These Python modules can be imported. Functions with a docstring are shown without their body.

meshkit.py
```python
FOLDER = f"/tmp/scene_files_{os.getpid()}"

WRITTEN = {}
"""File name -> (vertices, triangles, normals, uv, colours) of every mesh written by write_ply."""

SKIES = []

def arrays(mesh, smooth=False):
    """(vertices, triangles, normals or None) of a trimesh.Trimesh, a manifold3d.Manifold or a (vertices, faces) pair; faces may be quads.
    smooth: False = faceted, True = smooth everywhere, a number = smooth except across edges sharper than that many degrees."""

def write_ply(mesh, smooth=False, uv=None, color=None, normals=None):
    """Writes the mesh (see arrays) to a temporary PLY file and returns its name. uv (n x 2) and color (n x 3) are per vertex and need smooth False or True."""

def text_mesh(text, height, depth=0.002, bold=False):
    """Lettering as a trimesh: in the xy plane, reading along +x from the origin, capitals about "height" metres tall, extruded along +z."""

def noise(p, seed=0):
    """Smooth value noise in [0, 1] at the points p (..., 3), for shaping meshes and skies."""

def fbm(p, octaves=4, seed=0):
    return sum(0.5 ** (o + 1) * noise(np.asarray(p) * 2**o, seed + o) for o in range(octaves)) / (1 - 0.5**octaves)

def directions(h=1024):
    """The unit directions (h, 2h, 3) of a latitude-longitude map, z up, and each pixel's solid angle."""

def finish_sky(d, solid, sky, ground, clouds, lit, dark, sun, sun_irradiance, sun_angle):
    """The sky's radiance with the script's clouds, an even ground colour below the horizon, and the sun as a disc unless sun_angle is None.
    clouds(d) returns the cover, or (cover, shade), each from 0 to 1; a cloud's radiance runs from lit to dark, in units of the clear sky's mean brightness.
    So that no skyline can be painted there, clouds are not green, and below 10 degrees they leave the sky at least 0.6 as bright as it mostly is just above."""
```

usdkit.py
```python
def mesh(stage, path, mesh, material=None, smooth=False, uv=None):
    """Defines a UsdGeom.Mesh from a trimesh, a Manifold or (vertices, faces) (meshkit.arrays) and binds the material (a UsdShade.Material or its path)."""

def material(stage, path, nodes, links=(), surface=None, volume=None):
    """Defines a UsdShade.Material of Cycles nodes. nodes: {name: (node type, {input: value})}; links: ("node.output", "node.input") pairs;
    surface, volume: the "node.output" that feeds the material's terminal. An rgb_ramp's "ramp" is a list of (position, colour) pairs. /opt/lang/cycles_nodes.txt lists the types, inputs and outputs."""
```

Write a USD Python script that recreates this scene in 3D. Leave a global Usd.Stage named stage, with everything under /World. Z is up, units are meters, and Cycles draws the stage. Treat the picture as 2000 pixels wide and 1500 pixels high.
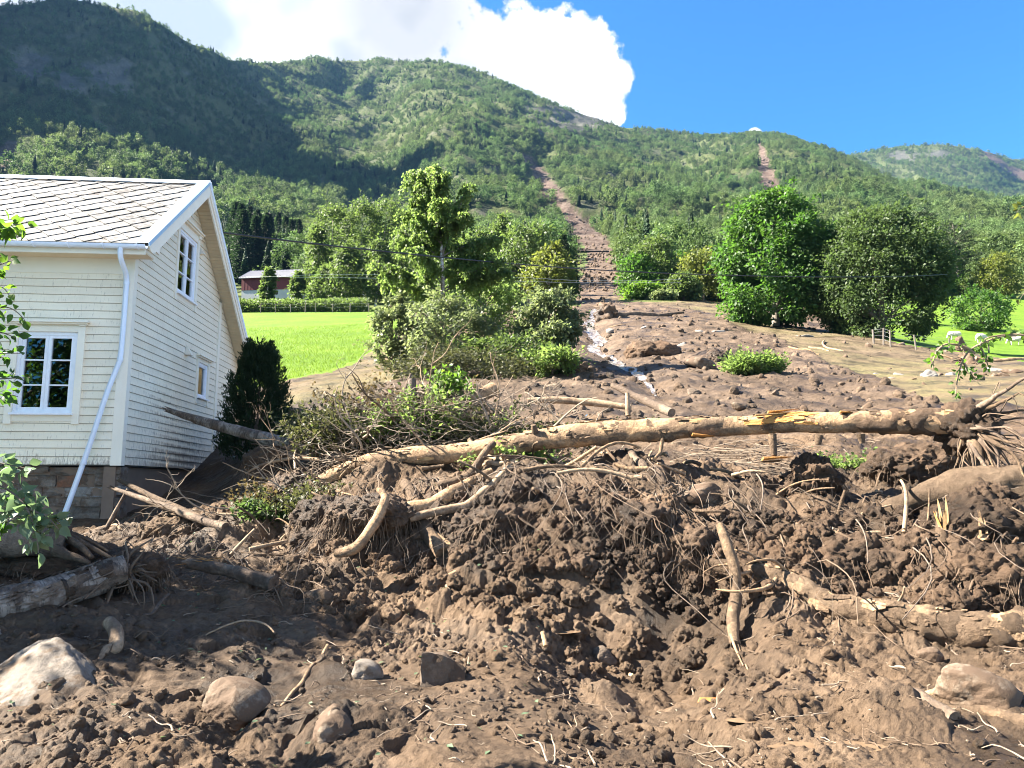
import math, random
import numpy as np
import trimesh, usdkit, meshkit
import shapely.geometry as sg
from scipy.interpolate import RBFInterpolator, PchipInterpolator
from scipy.spatial import cKDTree
from pxr import Usd, UsdGeom, UsdLux, UsdShade, Gf, Sdf, Vt

stage = Usd.Stage.CreateInMemory()
UsdGeom.SetStageUpAxis(stage, 'Z'); UsdGeom.SetStageMetersPerUnit(stage, 1.0)
UsdGeom.Xform.Define(stage, '/World'); UsdGeom.Scope.Define(stage, '/World/Looks')
random.seed(7)

# ------------------------------------------------------------------ camera
FPX, PITCH, CZ = 1440.0, math.radians(7.75), 1.65      # focal length in pixels of a 2000 pixel wide picture
cp, sp = math.cos(PITCH), math.sin(PITCH)
cam = UsdGeom.Camera.Define(stage, '/World/camera')
cam.CreateHorizontalApertureAttr(36.0); cam.CreateVerticalApertureAttr(27.0)
cam.CreateFocalLengthAttr(36.0 * FPX / 2000)
cam.CreateClippingRangeAttr((0.05, 20000.0))
cam.CreateExposureAttr(3.08)
cam.AddTransformOp().Set(Gf.Matrix4d(1,0,0,0, 0,-sp,cp,0, 0,-cp,-sp,0, 0,0,CZ,1))

# ------------------------------------------------------------------ sun and sky
SUN_AZ, SUN_EL = math.radians(-88), math.radians(40)   # azimuth from +y towards +x
S = np.array([math.sin(SUN_AZ)*math.cos(SUN_EL), math.cos(SUN_AZ)*math.cos(SUN_EL), math.sin(SUN_EL)])
sun = UsdLux.DistantLight.Define(stage, '/World/sun')
sun.CreateIntensityAttr(1.25); sun.CreateAngleAttr(0.5); sun.CreateColorAttr(Gf.Vec3f(1.0, 0.91, 0.78))
sun.CreateNormalizeAttr(True)
_r = Gf.Rotation(Gf.Vec3d(0,0,1), Gf.Vec3d(*S)); _m = Gf.Matrix4d(); _m.SetRotate(_r)
sun.AddTransformOp().Set(_m)

def ray(px, py):
    r = np.array([(px-1000)/FPX, 0, 0]) + np.array([0, cp, sp]) - (py-750)/FPX*np.array([0, -sp, cp])
    return r/r[1]
C0 = np.array([0, 0, CZ])
def at(px, py, d):
    return C0 + ray(px, py)*d
def project(P):
    P = np.asarray(P, float) - C0
    f = P[..., 1]*cp + P[..., 2]*sp; up = -P[..., 1]*sp + P[..., 2]*cp
    f = np.maximum(f, 1e-3)
    return 1000 + FPX*P[..., 0]/f, 750 - FPX*up/f

CLOUDS = [(1010,155,160),(1110,118,108),(1150,132,82),(1172,205,60),(932,168,125),(1088,66,52),(1030,62,46),(965,82,52),(1205,150,46),(1196,228,30),(1150,215,70),(785,5,158),(600,0,340),(250,-60,440),(-250,-100,600),
          (1308,267,11),(1458,270,13),(1474,264,18),(1490,269,11)]
nodes = {"tc": ("texture_coordinate", {}),
         "sky": ("sky_texture", {"sky_type": "single_scattering", "sun_disc": False, "sun_elevation": SUN_EL, "sun_rotation": SUN_AZ, "altitude": 100.0, "air_density": 1.0, "aerosol_density": 0.6, "ozone_density": 2.5}),
         "n1": ("noise_texture", {"scale": 13.0, "detail": 9.0, "roughness": 0.6}),
         "n2": ("noise_texture", {"scale": 30.0, "detail": 5.0, "roughness": 0.6}),
         "n3": ("noise_texture", {"scale": 6.0, "detail": 3.0, "roughness": 0.5})}
links = [("tc.generated", "n1.vector"), ("tc.generated", "n2.vector"), ("tc.generated", "n3.vector")]
prev = None
for i, (px, py, r) in enumerate(CLOUDS):
    d = ray(px, py); d = d/np.linalg.norm(d); s = 1440.0/r/1.0
    nodes[f"m{i}"] = ("mapping", {"mapping_type": "point", "location": tuple(-d*s), "scale": (s, s, s)})
    nodes[f"g{i}"] = ("gradient_texture", {"gradient_type": "spherical"})
    links += [("tc.generated", f"m{i}.vector"), (f"m{i}.vector", f"g{i}.vector")]
    if prev is None: prev = f"g{i}.fac"
    else:
        nodes[f"x{i}"] = ("math", {"math_type": "smoothmax", "value3": 0.12})
        links += [(prev, f"x{i}.value1"), (f"g{i}.fac", f"x{i}.value2")]; prev = f"x{i}.value"
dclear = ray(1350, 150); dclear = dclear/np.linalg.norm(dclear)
DG = ray(790, 20); DG = DG/np.linalg.norm(DG)
nodes.update({
    "n4": ("noise_texture", {"scale": 2.6, "detail": 7.0, "roughness": 0.58}),  # added clouds in the unseen sky, a neutral fill for the shaded walls
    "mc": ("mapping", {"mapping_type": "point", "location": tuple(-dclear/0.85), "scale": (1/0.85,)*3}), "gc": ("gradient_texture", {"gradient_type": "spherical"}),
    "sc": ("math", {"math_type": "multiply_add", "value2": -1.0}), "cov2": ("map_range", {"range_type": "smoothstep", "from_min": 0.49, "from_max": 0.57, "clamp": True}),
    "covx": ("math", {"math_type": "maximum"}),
    "a1": ("math", {"math_type": "multiply_add", "value2": 0.75, "value3": -0.375}),
    "a2": ("math", {"math_type": "multiply_add", "value2": 0.80, "value3": -0.40}),
    "s1": ("math", {"math_type": "add"}), "s2": ("math", {"math_type": "multiply_add"}), "k": ("math", {"math_type": "multiply", "value2": 7.0, "use_clamp": True}),
    "cov": ("map_range", {"range_type": "smoothstep", "from_min": 0.20, "from_max": 0.35, "to_min": 0.0, "to_max": 1.0, "clamp": True}),
    "shade": ("rgb_ramp", {"ramp": [(0.38, (0.50, 0.57, 0.66)), (0.54, (1.0, 1.0, 1.0))]}),
    "cl": ("mix_color", {"blend_type": "multiply", "fac": 1.0, "b": (3.3, 3.3, 3.35), "use_clamp": False}),
    "gm": ("mapping", {"mapping_type": "point", "location": tuple(-DG*6.2), "scale": (6.2,)*3}), "gg": ("gradient_texture", {"gradient_type": "spherical"}), "gs": ("map_range", {"from_min": 0.0, "from_max": 0.7, "to_min": 1.0, "to_max": 0.60, "clamp": True}), "gc2": ("mix_color", {"blend_type": "multiply", "fac": 1.0, "use_clamp": False}),
    "tint": ("mix_color", {"blend_type": "multiply", "fac": 1.0, "b": (0.18, 0.50, 0.78), "use_clamp": False}),
    "mix": ("mix_color", {"blend_type": "mix", "use_clamp": False}),
    "bg": ("background_shader", {"strength": 0.05})})
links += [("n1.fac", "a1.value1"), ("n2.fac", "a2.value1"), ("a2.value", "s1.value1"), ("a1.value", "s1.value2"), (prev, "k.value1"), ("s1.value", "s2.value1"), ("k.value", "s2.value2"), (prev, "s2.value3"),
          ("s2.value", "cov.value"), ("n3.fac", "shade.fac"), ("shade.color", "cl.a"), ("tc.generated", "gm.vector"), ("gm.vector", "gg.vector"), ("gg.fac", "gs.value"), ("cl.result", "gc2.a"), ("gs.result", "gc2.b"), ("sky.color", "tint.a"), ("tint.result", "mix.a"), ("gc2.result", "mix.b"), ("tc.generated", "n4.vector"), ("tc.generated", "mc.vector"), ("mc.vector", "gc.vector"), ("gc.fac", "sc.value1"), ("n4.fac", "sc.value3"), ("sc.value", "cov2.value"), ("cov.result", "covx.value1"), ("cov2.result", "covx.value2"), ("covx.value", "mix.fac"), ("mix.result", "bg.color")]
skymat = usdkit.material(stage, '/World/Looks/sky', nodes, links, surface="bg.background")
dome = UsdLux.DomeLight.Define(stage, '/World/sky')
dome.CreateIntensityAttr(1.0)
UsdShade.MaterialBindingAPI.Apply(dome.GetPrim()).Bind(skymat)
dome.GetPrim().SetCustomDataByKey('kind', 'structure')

# ------------------------------------------------------------------ helpers
noise, fbm = meshkit.noise, meshkit.fbm
_used = {}
def numbered(parent, name):
    n = _used.get((parent, name), 0); _used[(parent, name)] = n+1
    return name if n == 0 else f'{name}_{n:03d}'
def mats(m): return f'/World/Looks/{m}'
def tag(p, label=None, cat=None, group=None, kind=None):
    p = p.GetPrim() if hasattr(p, 'GetPrim') else p
    for k, v in (('label', label), ('category', cat), ('group', group), ('kind', kind)):
        if v: p.SetCustomDataByKey(k, v)
    return p
def obj(name, mesh, mat, parent=None, smooth=False, uv=None, label=None, cat=None, group=None, kind=None):
    par = '/World' if parent is None else str(parent.GetPath())
    path = f'{par}/{numbered(par, name)}'
    m = usdkit.mesh(stage, path, mesh, mats(mat), smooth=True if uv is not None else smooth, uv=uv)
    tag(m, label, cat, group, kind)
    return m.GetPrim()
def thing(name, label=None, cat=None, loc=(0,0,0), rotz=0, scale=1, group=None, kind=None):
    x = UsdGeom.Xform.Define(stage, '/World/' + numbered('/World', name))
    x.AddTranslateOp().Set(Gf.Vec3d(*map(float, loc)))
    if rotz: x.AddRotateZOp().Set(float(rotz))
    if np.ndim(scale) or scale != 1: x.AddScaleOp().Set(Gf.Vec3f(*(np.ones(3)*scale).tolist()))
    return tag(x, label, cat, group, kind)
def copy_of(src, name, label, cat, loc, rotz, scale, group=None):
    r = thing(name, label, cat, loc, rotz, scale, group)
    r.GetReferences().AddInternalReference(src.GetPath()); r.SetInstanceable(True)
    return r
def cat_meshes(ms):
    vs, fs, n = [], [], 0
    for v, f in ms:
        vs.append(np.asarray(v, float)); fs.append(np.asarray(f, int)+n); n += len(v)
    return np.vstack(vs), np.vstack(fs)
def quads(f):
    f = np.asarray(f); return np.vstack([f[:, [0,1,2]], f[:, [0,2,3]]])
def box(x0, x1, y0, y1, z0, z1):
    v = np.array([[x,y,z] for z in (z0,z1) for y in (y0,y1) for x in (x0,x1)], float)
    return v, quads([[0,2,3,1],[4,5,7,6],[0,1,5,4],[2,6,7,3],[0,4,6,2],[1,3,7,5]])
def spline(P, n):
    """Catmull-Rom through P (k, m), n samples."""
    P = np.asarray(P, float)
    if len(P) == 2: return P[0] + (P[1]-P[0])*np.linspace(0,1,n)[:,None]
    s = np.r_[0, np.cumsum(np.linalg.norm(np.diff(P[:, :3], axis=0), axis=1))]
    return PchipInterpolator(s, P)(np.linspace(0, s[-1], n))
def tube(P, R, sides=8, cap=True, lump=0.0, lscale=4.0, seed=0, squash=None):
    """Tube along the points P with radii R; lump displaces it with noise. Returns (v, f), uv."""
    P = np.asarray(P, float); n = len(P); R = np.broadcast_to(np.asarray(R, float), n)
    T = np.gradient(P, axis=0); T /= np.linalg.norm(T, axis=1, keepdims=True)+1e-12
    a = np.array([0,0,1.0]) if abs(T[0][2]) < 0.9 else np.array([1.0,0,0])
    N = np.empty_like(P); N[0] = np.cross(a, T[0]); N[0] /= np.linalg.norm(N[0])
    for i in range(1, n):
        w = N[i-1]-T[i]*np.dot(N[i-1], T[i]); N[i] = w/(np.linalg.norm(w)+1e-12)
    B = np.cross(T, N)
    th = np.linspace(0, 2*np.pi, sides, endpoint=False)
    D = N[:,None]*np.cos(th)[None,:,None] + B[:,None]*np.sin(th)[None,:,None]
    rr = np.repeat(R[:,None], sides, 1)
    if lump:
        Q = (P[:,None]+D*rr[...,None])*lscale
        rr = rr*(1 + lump*(fbm(Q, 4, seed)-0.5)*2.4)
    V = (P[:,None]+D*rr[...,None]).reshape(-1,3)
    i = np.arange(n-1)[:,None]*sides; j = np.arange(sides)[None]; k = (j+1) % sides
    F = np.stack([i+j, i+k, i+k+sides, i+j+sides], -1).reshape(-1,4)
    F = quads(F)
    L = np.r_[0, np.cumsum(np.linalg.norm(np.diff(P, axis=0), axis=1))]
    UV = np.stack([np.repeat(np.arange(sides)[None]/sides, n, 0), np.repeat(L[:,None], sides, 1)], -1).reshape(-1,2)
    if cap:
        m = len(V); V = np.vstack([V, P[0], P[-1]]); UV = np.vstack([UV, [[0.5, 0],[0.5, L[-1]]]])
        F = np.vstack([F, np.stack([j[0]*0+m, k[0], j[0]], 1), np.stack([j[0]*0+m+1, j[0]+(n-1)*sides, k[0]+(n-1)*sides], 1)])
    return V, F, UV
def tb(*a, **k): return tube(*a, **k)[:2]
_ico = {k: trimesh.creation.icosphere(k) for k in (1,2,3,4,5)}
def blob(center, size, sub=4, amp=0.25, scale=2.0, seed=0, rot=0):
    """A lumpy mass: an ellipsoid pushed in and out along its normals by noise that is the same size in all directions."""
    m = _ico[sub]; v0 = np.array(m.vertices); size = np.asarray(size, float); mean = float(np.cbrt(size.prod()))
    v = v0*size; nr = v0/size; nr /= np.linalg.norm(nr, axis=1, keepdims=True)
    q = v/mean*scale*0.9 + seed*7.31
    h = (fbm(q, 5, seed)-0.5)*2.2 + (0.35-np.abs(fbm(q*2.1, 4, seed+5)-0.5)*2.2)*0.6 + (0.3-np.abs(fbm(q*5.5, 3, seed+9)-0.5)*2)*0.22
    v = v + nr*(amp*mean*h)[:,None]
    c, s = math.cos(rot), math.sin(rot)
    v = v @ np.array([[c,s,0],[-s,c,0],[0,0,1.0]])
    return v+np.asarray(center), np.array(m.faces)
def rock(center, size, seed=0, sub=4, planes=14, sharp=9.0, rough=0.05, rot=0):
    rg = np.random.default_rng(seed); m = _ico[sub]; v = np.array(m.vertices)
    n = rg.normal(size=(planes,3)); n /= np.linalg.norm(n, axis=1, keepdims=True)
    h = rg.uniform(0.62, 1.0, planes)
    k = np.maximum(v @ n.T, 0.05)/h
    r = 1/np.power((k**sharp).sum(1), 1/sharp)
    r = r*(1+rough*(fbm(v*3+seed*3.7, 5, seed)-0.5)*2)
    v = v*np.minimum(r, 1.3)[:,None]*np.asarray(size)
    c, s = math.cos(rot), math.sin(rot)
    v = v @ np.array([[c,s,0],[-s,c,0],[0,0,1.0]])
    return v+np.asarray(center), np.array(m.faces)
def leaves(P, D, size, rg, width=0.55, fold=0.25, N=None):
    """Diamond leaves at P with tip directions D. size: length (scalar or per leaf)."""
    n = len(P); L = np.broadcast_to(size, n)[:,None]
    D = D/(np.linalg.norm(D, axis=1, keepdims=True)+1e-9)
    A = rg.normal(size=(n,3)) if N is None else N + 0.35*rg.normal(size=(n,3))
    Sd = np.cross(D, A); Sd /= np.linalg.norm(Sd, axis=1, keepdims=True)+1e-9
    U = np.cross(Sd, D)
    mid = P + D*L*0.45
    w = L*width*0.5
    v = np.stack([P, mid+Sd*w+U*L*fold*0.3, P+D*L, mid-Sd*w+U*L*fold*0.3], 1).reshape(-1,3)
    b = np.arange(n)[:,None]*4
    f = np.vstack([b+[0,1,2], b+[0,2,3]])
    return v, f
def unit(n, rg):
    v = rg.normal(size=(n,3)); return v/np.linalg.norm(v, axis=1, keepdims=True)

def crown_profile(kind):
    if kind == 'round': return lambda t: np.sqrt(np.clip(1-((t-0.45)/0.56)**2, 0, 1))
    if kind == 'dome': return lambda t: np.sqrt(np.clip(1-((t-0.36)/0.65)**2, 0, 1))*np.where(t < 0.1, 0.75+t*2, 1)
    if kind == 'birch': return lambda t: np.clip(np.sin(np.clip(t, 0, 1)**0.75*np.pi)**0.7, 0, 1)*(1-0.25*t)
    if kind == 'tall': return lambda t: np.clip(1-np.abs(2*t-0.8)**2.2/2.2, 0, 1)*0.95
    return lambda t: np.ones_like(t)
def tree_parts(h, r, t0, prof, seed, ls, nclump, per, tr, droop=0.2, rc=0.16, lean=(0,0), shell=0.55, width=0.7, gaps=0.5, limbs=14, shoots=0.25):
    """(trunk mesh, crown mesh) of a tree standing at the origin."""
    rg = np.random.default_rng(seed); pf = crown_profile(prof)
    tz = np.linspace(0, 1, 14)
    lx = lean[0]*tz**1.5*h + 0.02*h*np.sin(tz*5+seed); ly = lean[1]*tz**1.5*h + 0.02*h*np.cos(tz*4+seed*2)
    TP = np.column_stack([lx-lx[0], ly-ly[0], tz*h*0.93])
    tp = PchipInterpolator(tz*0.93, TP)
    parts = [tb(TP, tr*(1-tz)**0.8*0.95+tr*0.06, 9, lump=0.12, seed=seed)]
    n = nclump*3; t = rg.beta(1.25, 1.1, n); a = rg.uniform(0, 2*np.pi, n)
    lob = 0.62+0.65*fbm(np.column_stack([np.cos(a)*1.4+seed, np.sin(a)*1.4, t*3.2]), 3, seed)
    rad = pf(t)*r*lob*(shell+(1-shell)*np.sqrt(rg.random(n)))
    keep = fbm(np.column_stack([np.cos(a)*2.1, np.sin(a)*2.1+seed, t*5.0]), 2, seed+8) > 0.30+0.2*gaps*rg.random(n)
    sel = np.where(keep)[0][:nclump]
    t, a, rad = t[sel], a[sel], rad[sel]
    zz = h*(t0+(1-t0)*t)
    cen = np.column_stack([rad*np.cos(a), rad*np.sin(a), zz]); ax = tp(np.clip(zz/h, 0, 0.93)); cen[:, :2] += ax[:, :2]
    for i in rg.permutation(len(cen))[:limbs]:
        c = cen[i]; z0 = np.clip(c[2]-0.75*np.hypot(*(c[:2]-ax[i,:2]))-0.03*h, 0.12*h, 0.9*h); p0 = tp(z0/h)
        k = 1-z0/h
        parts.append(tb(spline(np.array([p0, (p0+c)/2+np.array([0,0,0.06*np.linalg.norm(c-p0)]), c]), 8), np.linspace(tr*0.45*k+0.012, 0.012+0.002*h, 8), 6))
    m = len(cen); R = rc*r*rg.uniform(0.7, 1.35, m)*(0.75+0.5*pf(t))
    N = unit(m*per, rg); ci = np.repeat(np.arange(m), per)
    rr_ = R[ci]*rg.random(m*per)**0.45
    P = cen[ci]+N*rr_[:,None]*np.array([1,1,0.85])
    if droop > 0.4: P[:,2] -= rg.random(m*per)**1.5*droop*R[ci]*1.6
    D = N*0.8+unit(m*per, rg)*0.7+np.array([0,0,-droop])
    up = N+np.array([0,0,0.5])
    ns = int(m*shoots); k = max(8, per//5)
    if ns:
        si = rg.integers(0, m, ns); axc = np.column_stack([ax[si,0], ax[si,1], cen[si,2]-0.35*r])
        o = cen[si]-axc; o /= np.linalg.norm(o, axis=1, keepdims=True)+1e-9; o = o+rg.normal(size=o.shape)*0.35
        L = R[si]*rg.uniform(1.0, 2.1, ns); uu = rg.random((ns, k))
        SPt = cen[si][:,None]+o[:,None]*(L[:,None]*(0.35+0.65*uu))[...,None]-np.array([0,0,1.0])*(droop*L[:,None]*uu**2*0.7)[...,None]+rg.normal(size=(ns,k,3))*ls*0.6
        P = np.vstack([P, SPt.reshape(-1,3)]); D = np.vstack([D, np.repeat(o, k, 0)+rg.normal(size=(ns*k,3))*0.7-np.array([0,0,droop])]); up = np.vstack([up, np.repeat(o, k, 0)*0.4+np.array([0,0,0.7])])
    lv = leaves(P, D, ls*rg.uniform(0.6,1.4,len(P)), rg, width=width, N=up)
    return cat_meshes(parts), lv
# ------------------------------------------------------------------ materials
def mat(name, nodes, links, surface="p.BSDF", volume=None):
    return usdkit.material(stage, mats(name), nodes, links, surface=surface, volume=volume)
def plain(name, col, rough=0.6, var=0.12, scale=6.0, bump=0.0, bscale=40.0, metallic=0.0, spec=0.5, island=0.0, obj_random=0.0, dist=0.01, detail=6.0, extra=None):
    """Principled with noise-mottled colour."""
    c = np.array(col)
    nd = {"g": ("geometry", {}), "n": ("noise_texture", {"scale": scale, "detail": detail, "roughness": 0.6}),
          "r": ("rgb_ramp", {"ramp": [(0.25, tuple(c*(1-var))), (0.5, tuple(c)), (0.75, tuple(np.minimum(c*(1+var), 0.95)))]}),
          "p": ("principled_bsdf", {"roughness": rough, "metallic": metallic, "specular_ior_level": spec})}
    ln = [("g.position", "n.vector"), ("n.fac", "r.fac")]
    out = "r.color"
    if island or obj_random:
        nd["oi"] = ("object_info", {})
        src = "g.random_per_island" if island else "oi.random"
        a = island or obj_random
        nd["mr"] = ("map_range", {"from_min": 0.0, "from_max": 1.0, "to_min": 1-a, "to_max": 1+a, "clamp": True})
        nd["h"] = ("hsv", {})
        ln += [(src, "mr.value"), ("mr.result", "h.value"), (out, "h.color")]; out = "h.color"
    ln.append((out, "p.base_color"))
    if bump:
        nd["n2"] = ("noise_texture", {"scale": bscale, "detail": 5.0, "roughness": 0.65})
        nd["b"] = ("bump", {"strength": bump, "distance": dist})
        ln += [("g.position", "n2.vector"), ("n2.fac", "b.height"), ("b.normal", "p.normal")]
    return mat(name, nd, ln)
def leafmat(name, col, tr, var=0.35, hue=0.02, rough=0.5, spec=0.35, thin=0.46):
    c = np.array(col)
    nd = {"g": ("geometry", {}), "oi": ("object_info", {}),
          "n": ("noise_texture", {"scale": 0.9, "detail": 2.0}),
          "mr": ("map_range", {"to_min": 1-var, "to_max": 1+var, "clamp": True}),
          "mh": ("map_range", {"to_min": 0.5-hue, "to_max": 0.5+hue, "clamp": True}),
          "h": ("hsv", {"color": tuple(c)}), "ht": ("hsv", {"color": tuple(tr)}),
          "p": ("principled_bsdf", {"roughness": rough, "specular_ior_level": spec}), "t": ("translucent_bsdf", {}),
          "mx": ("mix_closure", {"fac": thin})}
    ln = [("g.random_per_island", "mr.value"), ("mr.result", "h.value"), ("mr.result", "ht.value"), ("g.position", "n.vector"), ("n.fac", "mh.value"), ("mh.result", "h.hue"), ("mh.result", "ht.hue"),
          ("h.color", "p.base_color"), ("ht.color", "t.color"), ("p.BSDF", "mx.closure1"), ("t.BSDF", "mx.closure2")]
    return mat(name, nd, ln, surface="mx.closure")
leafmat('leaf_birch', (0.118,0.175,0.052), (0.32,0.48,0.11), hue=0.010, thin=0.58)
leafmat('leaf_birch_far', (0.086,0.132,0.042), (0.21,0.32,0.07), hue=0.018)
leafmat('leaf_maple', (0.055,0.12,0.028), (0.15,0.34,0.04))
leafmat('leaf_olive', (0.072,0.118,0.04), (0.15,0.24,0.06), hue=0.010)
leafmat('leaf_yellow', (0.115,0.145,0.032), (0.30,0.36,0.06), hue=0.014)
leafmat('leaf_grey', (0.16,0.20,0.105), (0.30,0.38,0.14), rough=0.4, thin=0.55)
leafmat('leaf_fresh', (0.07,0.15,0.02), (0.22,0.42,0.04))
leafmat('leaf_dusty', (0.11,0.12,0.055), (0.17,0.19,0.06), var=0.45)
leafmat('leaf_withered', (0.15,0.12,0.06), (0.20,0.15,0.06), var=0.45)
leafmat('leaf_pale', (0.17,0.25,0.15), (0.16,0.25,0.10), var=0.25, rough=0.4)
leafmat('needle_dark', (0.032,0.062,0.022), (0.05,0.10,0.025))
leafmat('needle_pine', (0.05,0.085,0.035), (0.06,0.10,0.03))
leafmat('needle_spruce', (0.03,0.058,0.024), (0.03,0.06,0.02))
leafmat('grass_blades', (0.125,0.215,0.018), (0.26,0.42,0.03), var=0.3)
def forestmat(name, col, tr):
    nd = {"g": ("geometry", {}), "oi": ("object_info", {}),
          "n": ("noise_texture", {"scale": 0.012, "detail": 3.0}), "n2": ("noise_texture", {"scale": 1.4, "detail": 3.0}),
          "mr": ("map_range", {"to_min": 0.62, "to_max": 1.38, "clamp": True}),
          "m2": ("map_range", {"from_min": 0.3, "from_max": 0.7, "to_min": 0.7, "to_max": 1.3, "clamp": True}),
          "mu": ("math", {"math_type": "multiply"}),
          "mh": ("map_range", {"from_min": 0.3, "from_max": 0.7, "to_min": 0.48, "to_max": 0.53, "clamp": True}),
          "h": ("hsv", {"color": col}), "ht": ("hsv", {"color": tr}),
          "p": ("principled_bsdf", {"roughness": 0.6, "specular_ior_level": 0.2}), "t": ("translucent_bsdf", {}), "mx": ("mix_closure", {"fac": 0.3})}
    ln = [("oi.random", "mr.value"), ("g.position", "n2.vector"), ("n2.fac", "m2.value"), ("mr.result", "mu.value1"), ("m2.result", "mu.value2"), ("mu.value", "h.value"), ("mu.value", "ht.value"),
          ("g.position", "n.vector"), ("n.fac", "mh.value"), ("mh.result", "h.hue"), ("mh.result", "ht.hue"), ("h.color", "p.base_color"), ("ht.color", "t.color"), ("p.BSDF", "mx.closure1"), ("t.BSDF", "mx.closure2")]
    mat(name, nd, ln, surface="mx.closure")
forestmat('forest_leaf', (0.074,0.112,0.038), (0.125,0.185,0.05))
forestmat('forest_spruce', (0.03,0.055,0.025), (0.03,0.05,0.02))

def mudmat(name, dark, mid, light, wet=True, s=1.0):
    nd = {"g": ("geometry", {}),
          "n1": ("noise_texture", {"scale": 0.9*s, "detail": 8.0, "roughness": 0.62}),
          "n2": ("noise_texture", {"scale": 14.0*s, "detail": 6.0, "roughness": 0.7}),
          "n3": ("noise_texture", {"scale": 95.0*s, "detail": 6.0, "roughness": 0.75}),
          "r": ("rgb_ramp", {"ramp": [(0.28, dark), (0.5, mid), (0.74, light)]}),
          "r2": ("rgb_ramp", {"ramp": [(0.3, (0.62,0.60,0.58)), (0.7, (1.3,1.3,1.3))]}),
          "m": ("mix_color", {"blend_type": "multiply", "fac": 1.0, "use_clamp": False}),
          "at": ("attribute", {"attribute": "grassy"}),
          "rg": ("rgb_ramp", {"ramp": [(0.3, (0.135,0.098,0.060)), (0.6, (0.155,0.138,0.060))]}),
          "ng": ("noise_texture", {"scale": 0.6, "detail": 7.0, "roughness": 0.7}),
          "mg": ("mix_color", {"blend_type": "mix"}),
          "rr": ("map_range", {"from_min": 0.36, "from_max": 0.6, "to_min": 0.36 if wet else 0.7, "to_max": 0.95, "clamp": True}),
          "nw": ("noise_texture", {"scale": 0.8, "detail": 6.0, "roughness": 0.62}), "rw": ("map_range", {"from_min": 0.38, "from_max": 0.52, "to_min": 0.50 if wet else 0.85, "to_max": 1.0, "clamp": True}), "hw": ("hsv", {}),
          "b1": ("bump", {"strength": 1.0, "distance": 0.05/s}), "b2": ("bump", {"strength": 1.0, "distance": 0.016/s}),
          "p": ("principled_bsdf", {"specular_ior_level": 0.2})}
    ln = [("g.position", "n1.vector"), ("g.position", "n2.vector"), ("g.position", "n3.vector"), ("g.position", "nw.vector"), ("g.position", "ng.vector"),
          ("n1.fac", "r.fac"), ("n2.fac", "r2.fac"), ("r.color", "m.a"), ("r2.color", "m.b"), ("m.result", "mg.a"), ("ng.fac", "rg.fac"), ("rg.color", "mg.b"), ("at.fac", "mg.fac"), ("mg.result", "hw.color"), ("nw.fac", "rw.value"), ("rw.result", "hw.value"), ("hw.color", "p.base_color"),
          ("nw.fac", "rr.value"), ("rr.result", "p.roughness"), ("n2.fac", "b1.height"), ("n3.fac", "b2.height"), ("b1.normal", "b2.normal"), ("b2.normal", "p.normal")]
    mat(name, nd, ln)
mudmat('mud', (0.045,0.030,0.019), (0.106,0.072,0.046), (0.178,0.126,0.084))
mudmat('mud_slope', (0.060,0.041,0.028), (0.106,0.075,0.052), (0.165,0.121,0.086), s=0.45)
mudmat('soil', (0.040,0.026,0.016), (0.085,0.055,0.035), (0.16,0.108,0.070))
mudmat('soil_dry', (0.075,0.052,0.034), (0.130,0.091,0.060), (0.20,0.145,0.098), wet=False)
plain('root', (0.15,0.10,0.062), rough=0.85, var=0.4, scale=9, bump=0.6, bscale=60, island=0.35)
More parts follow.
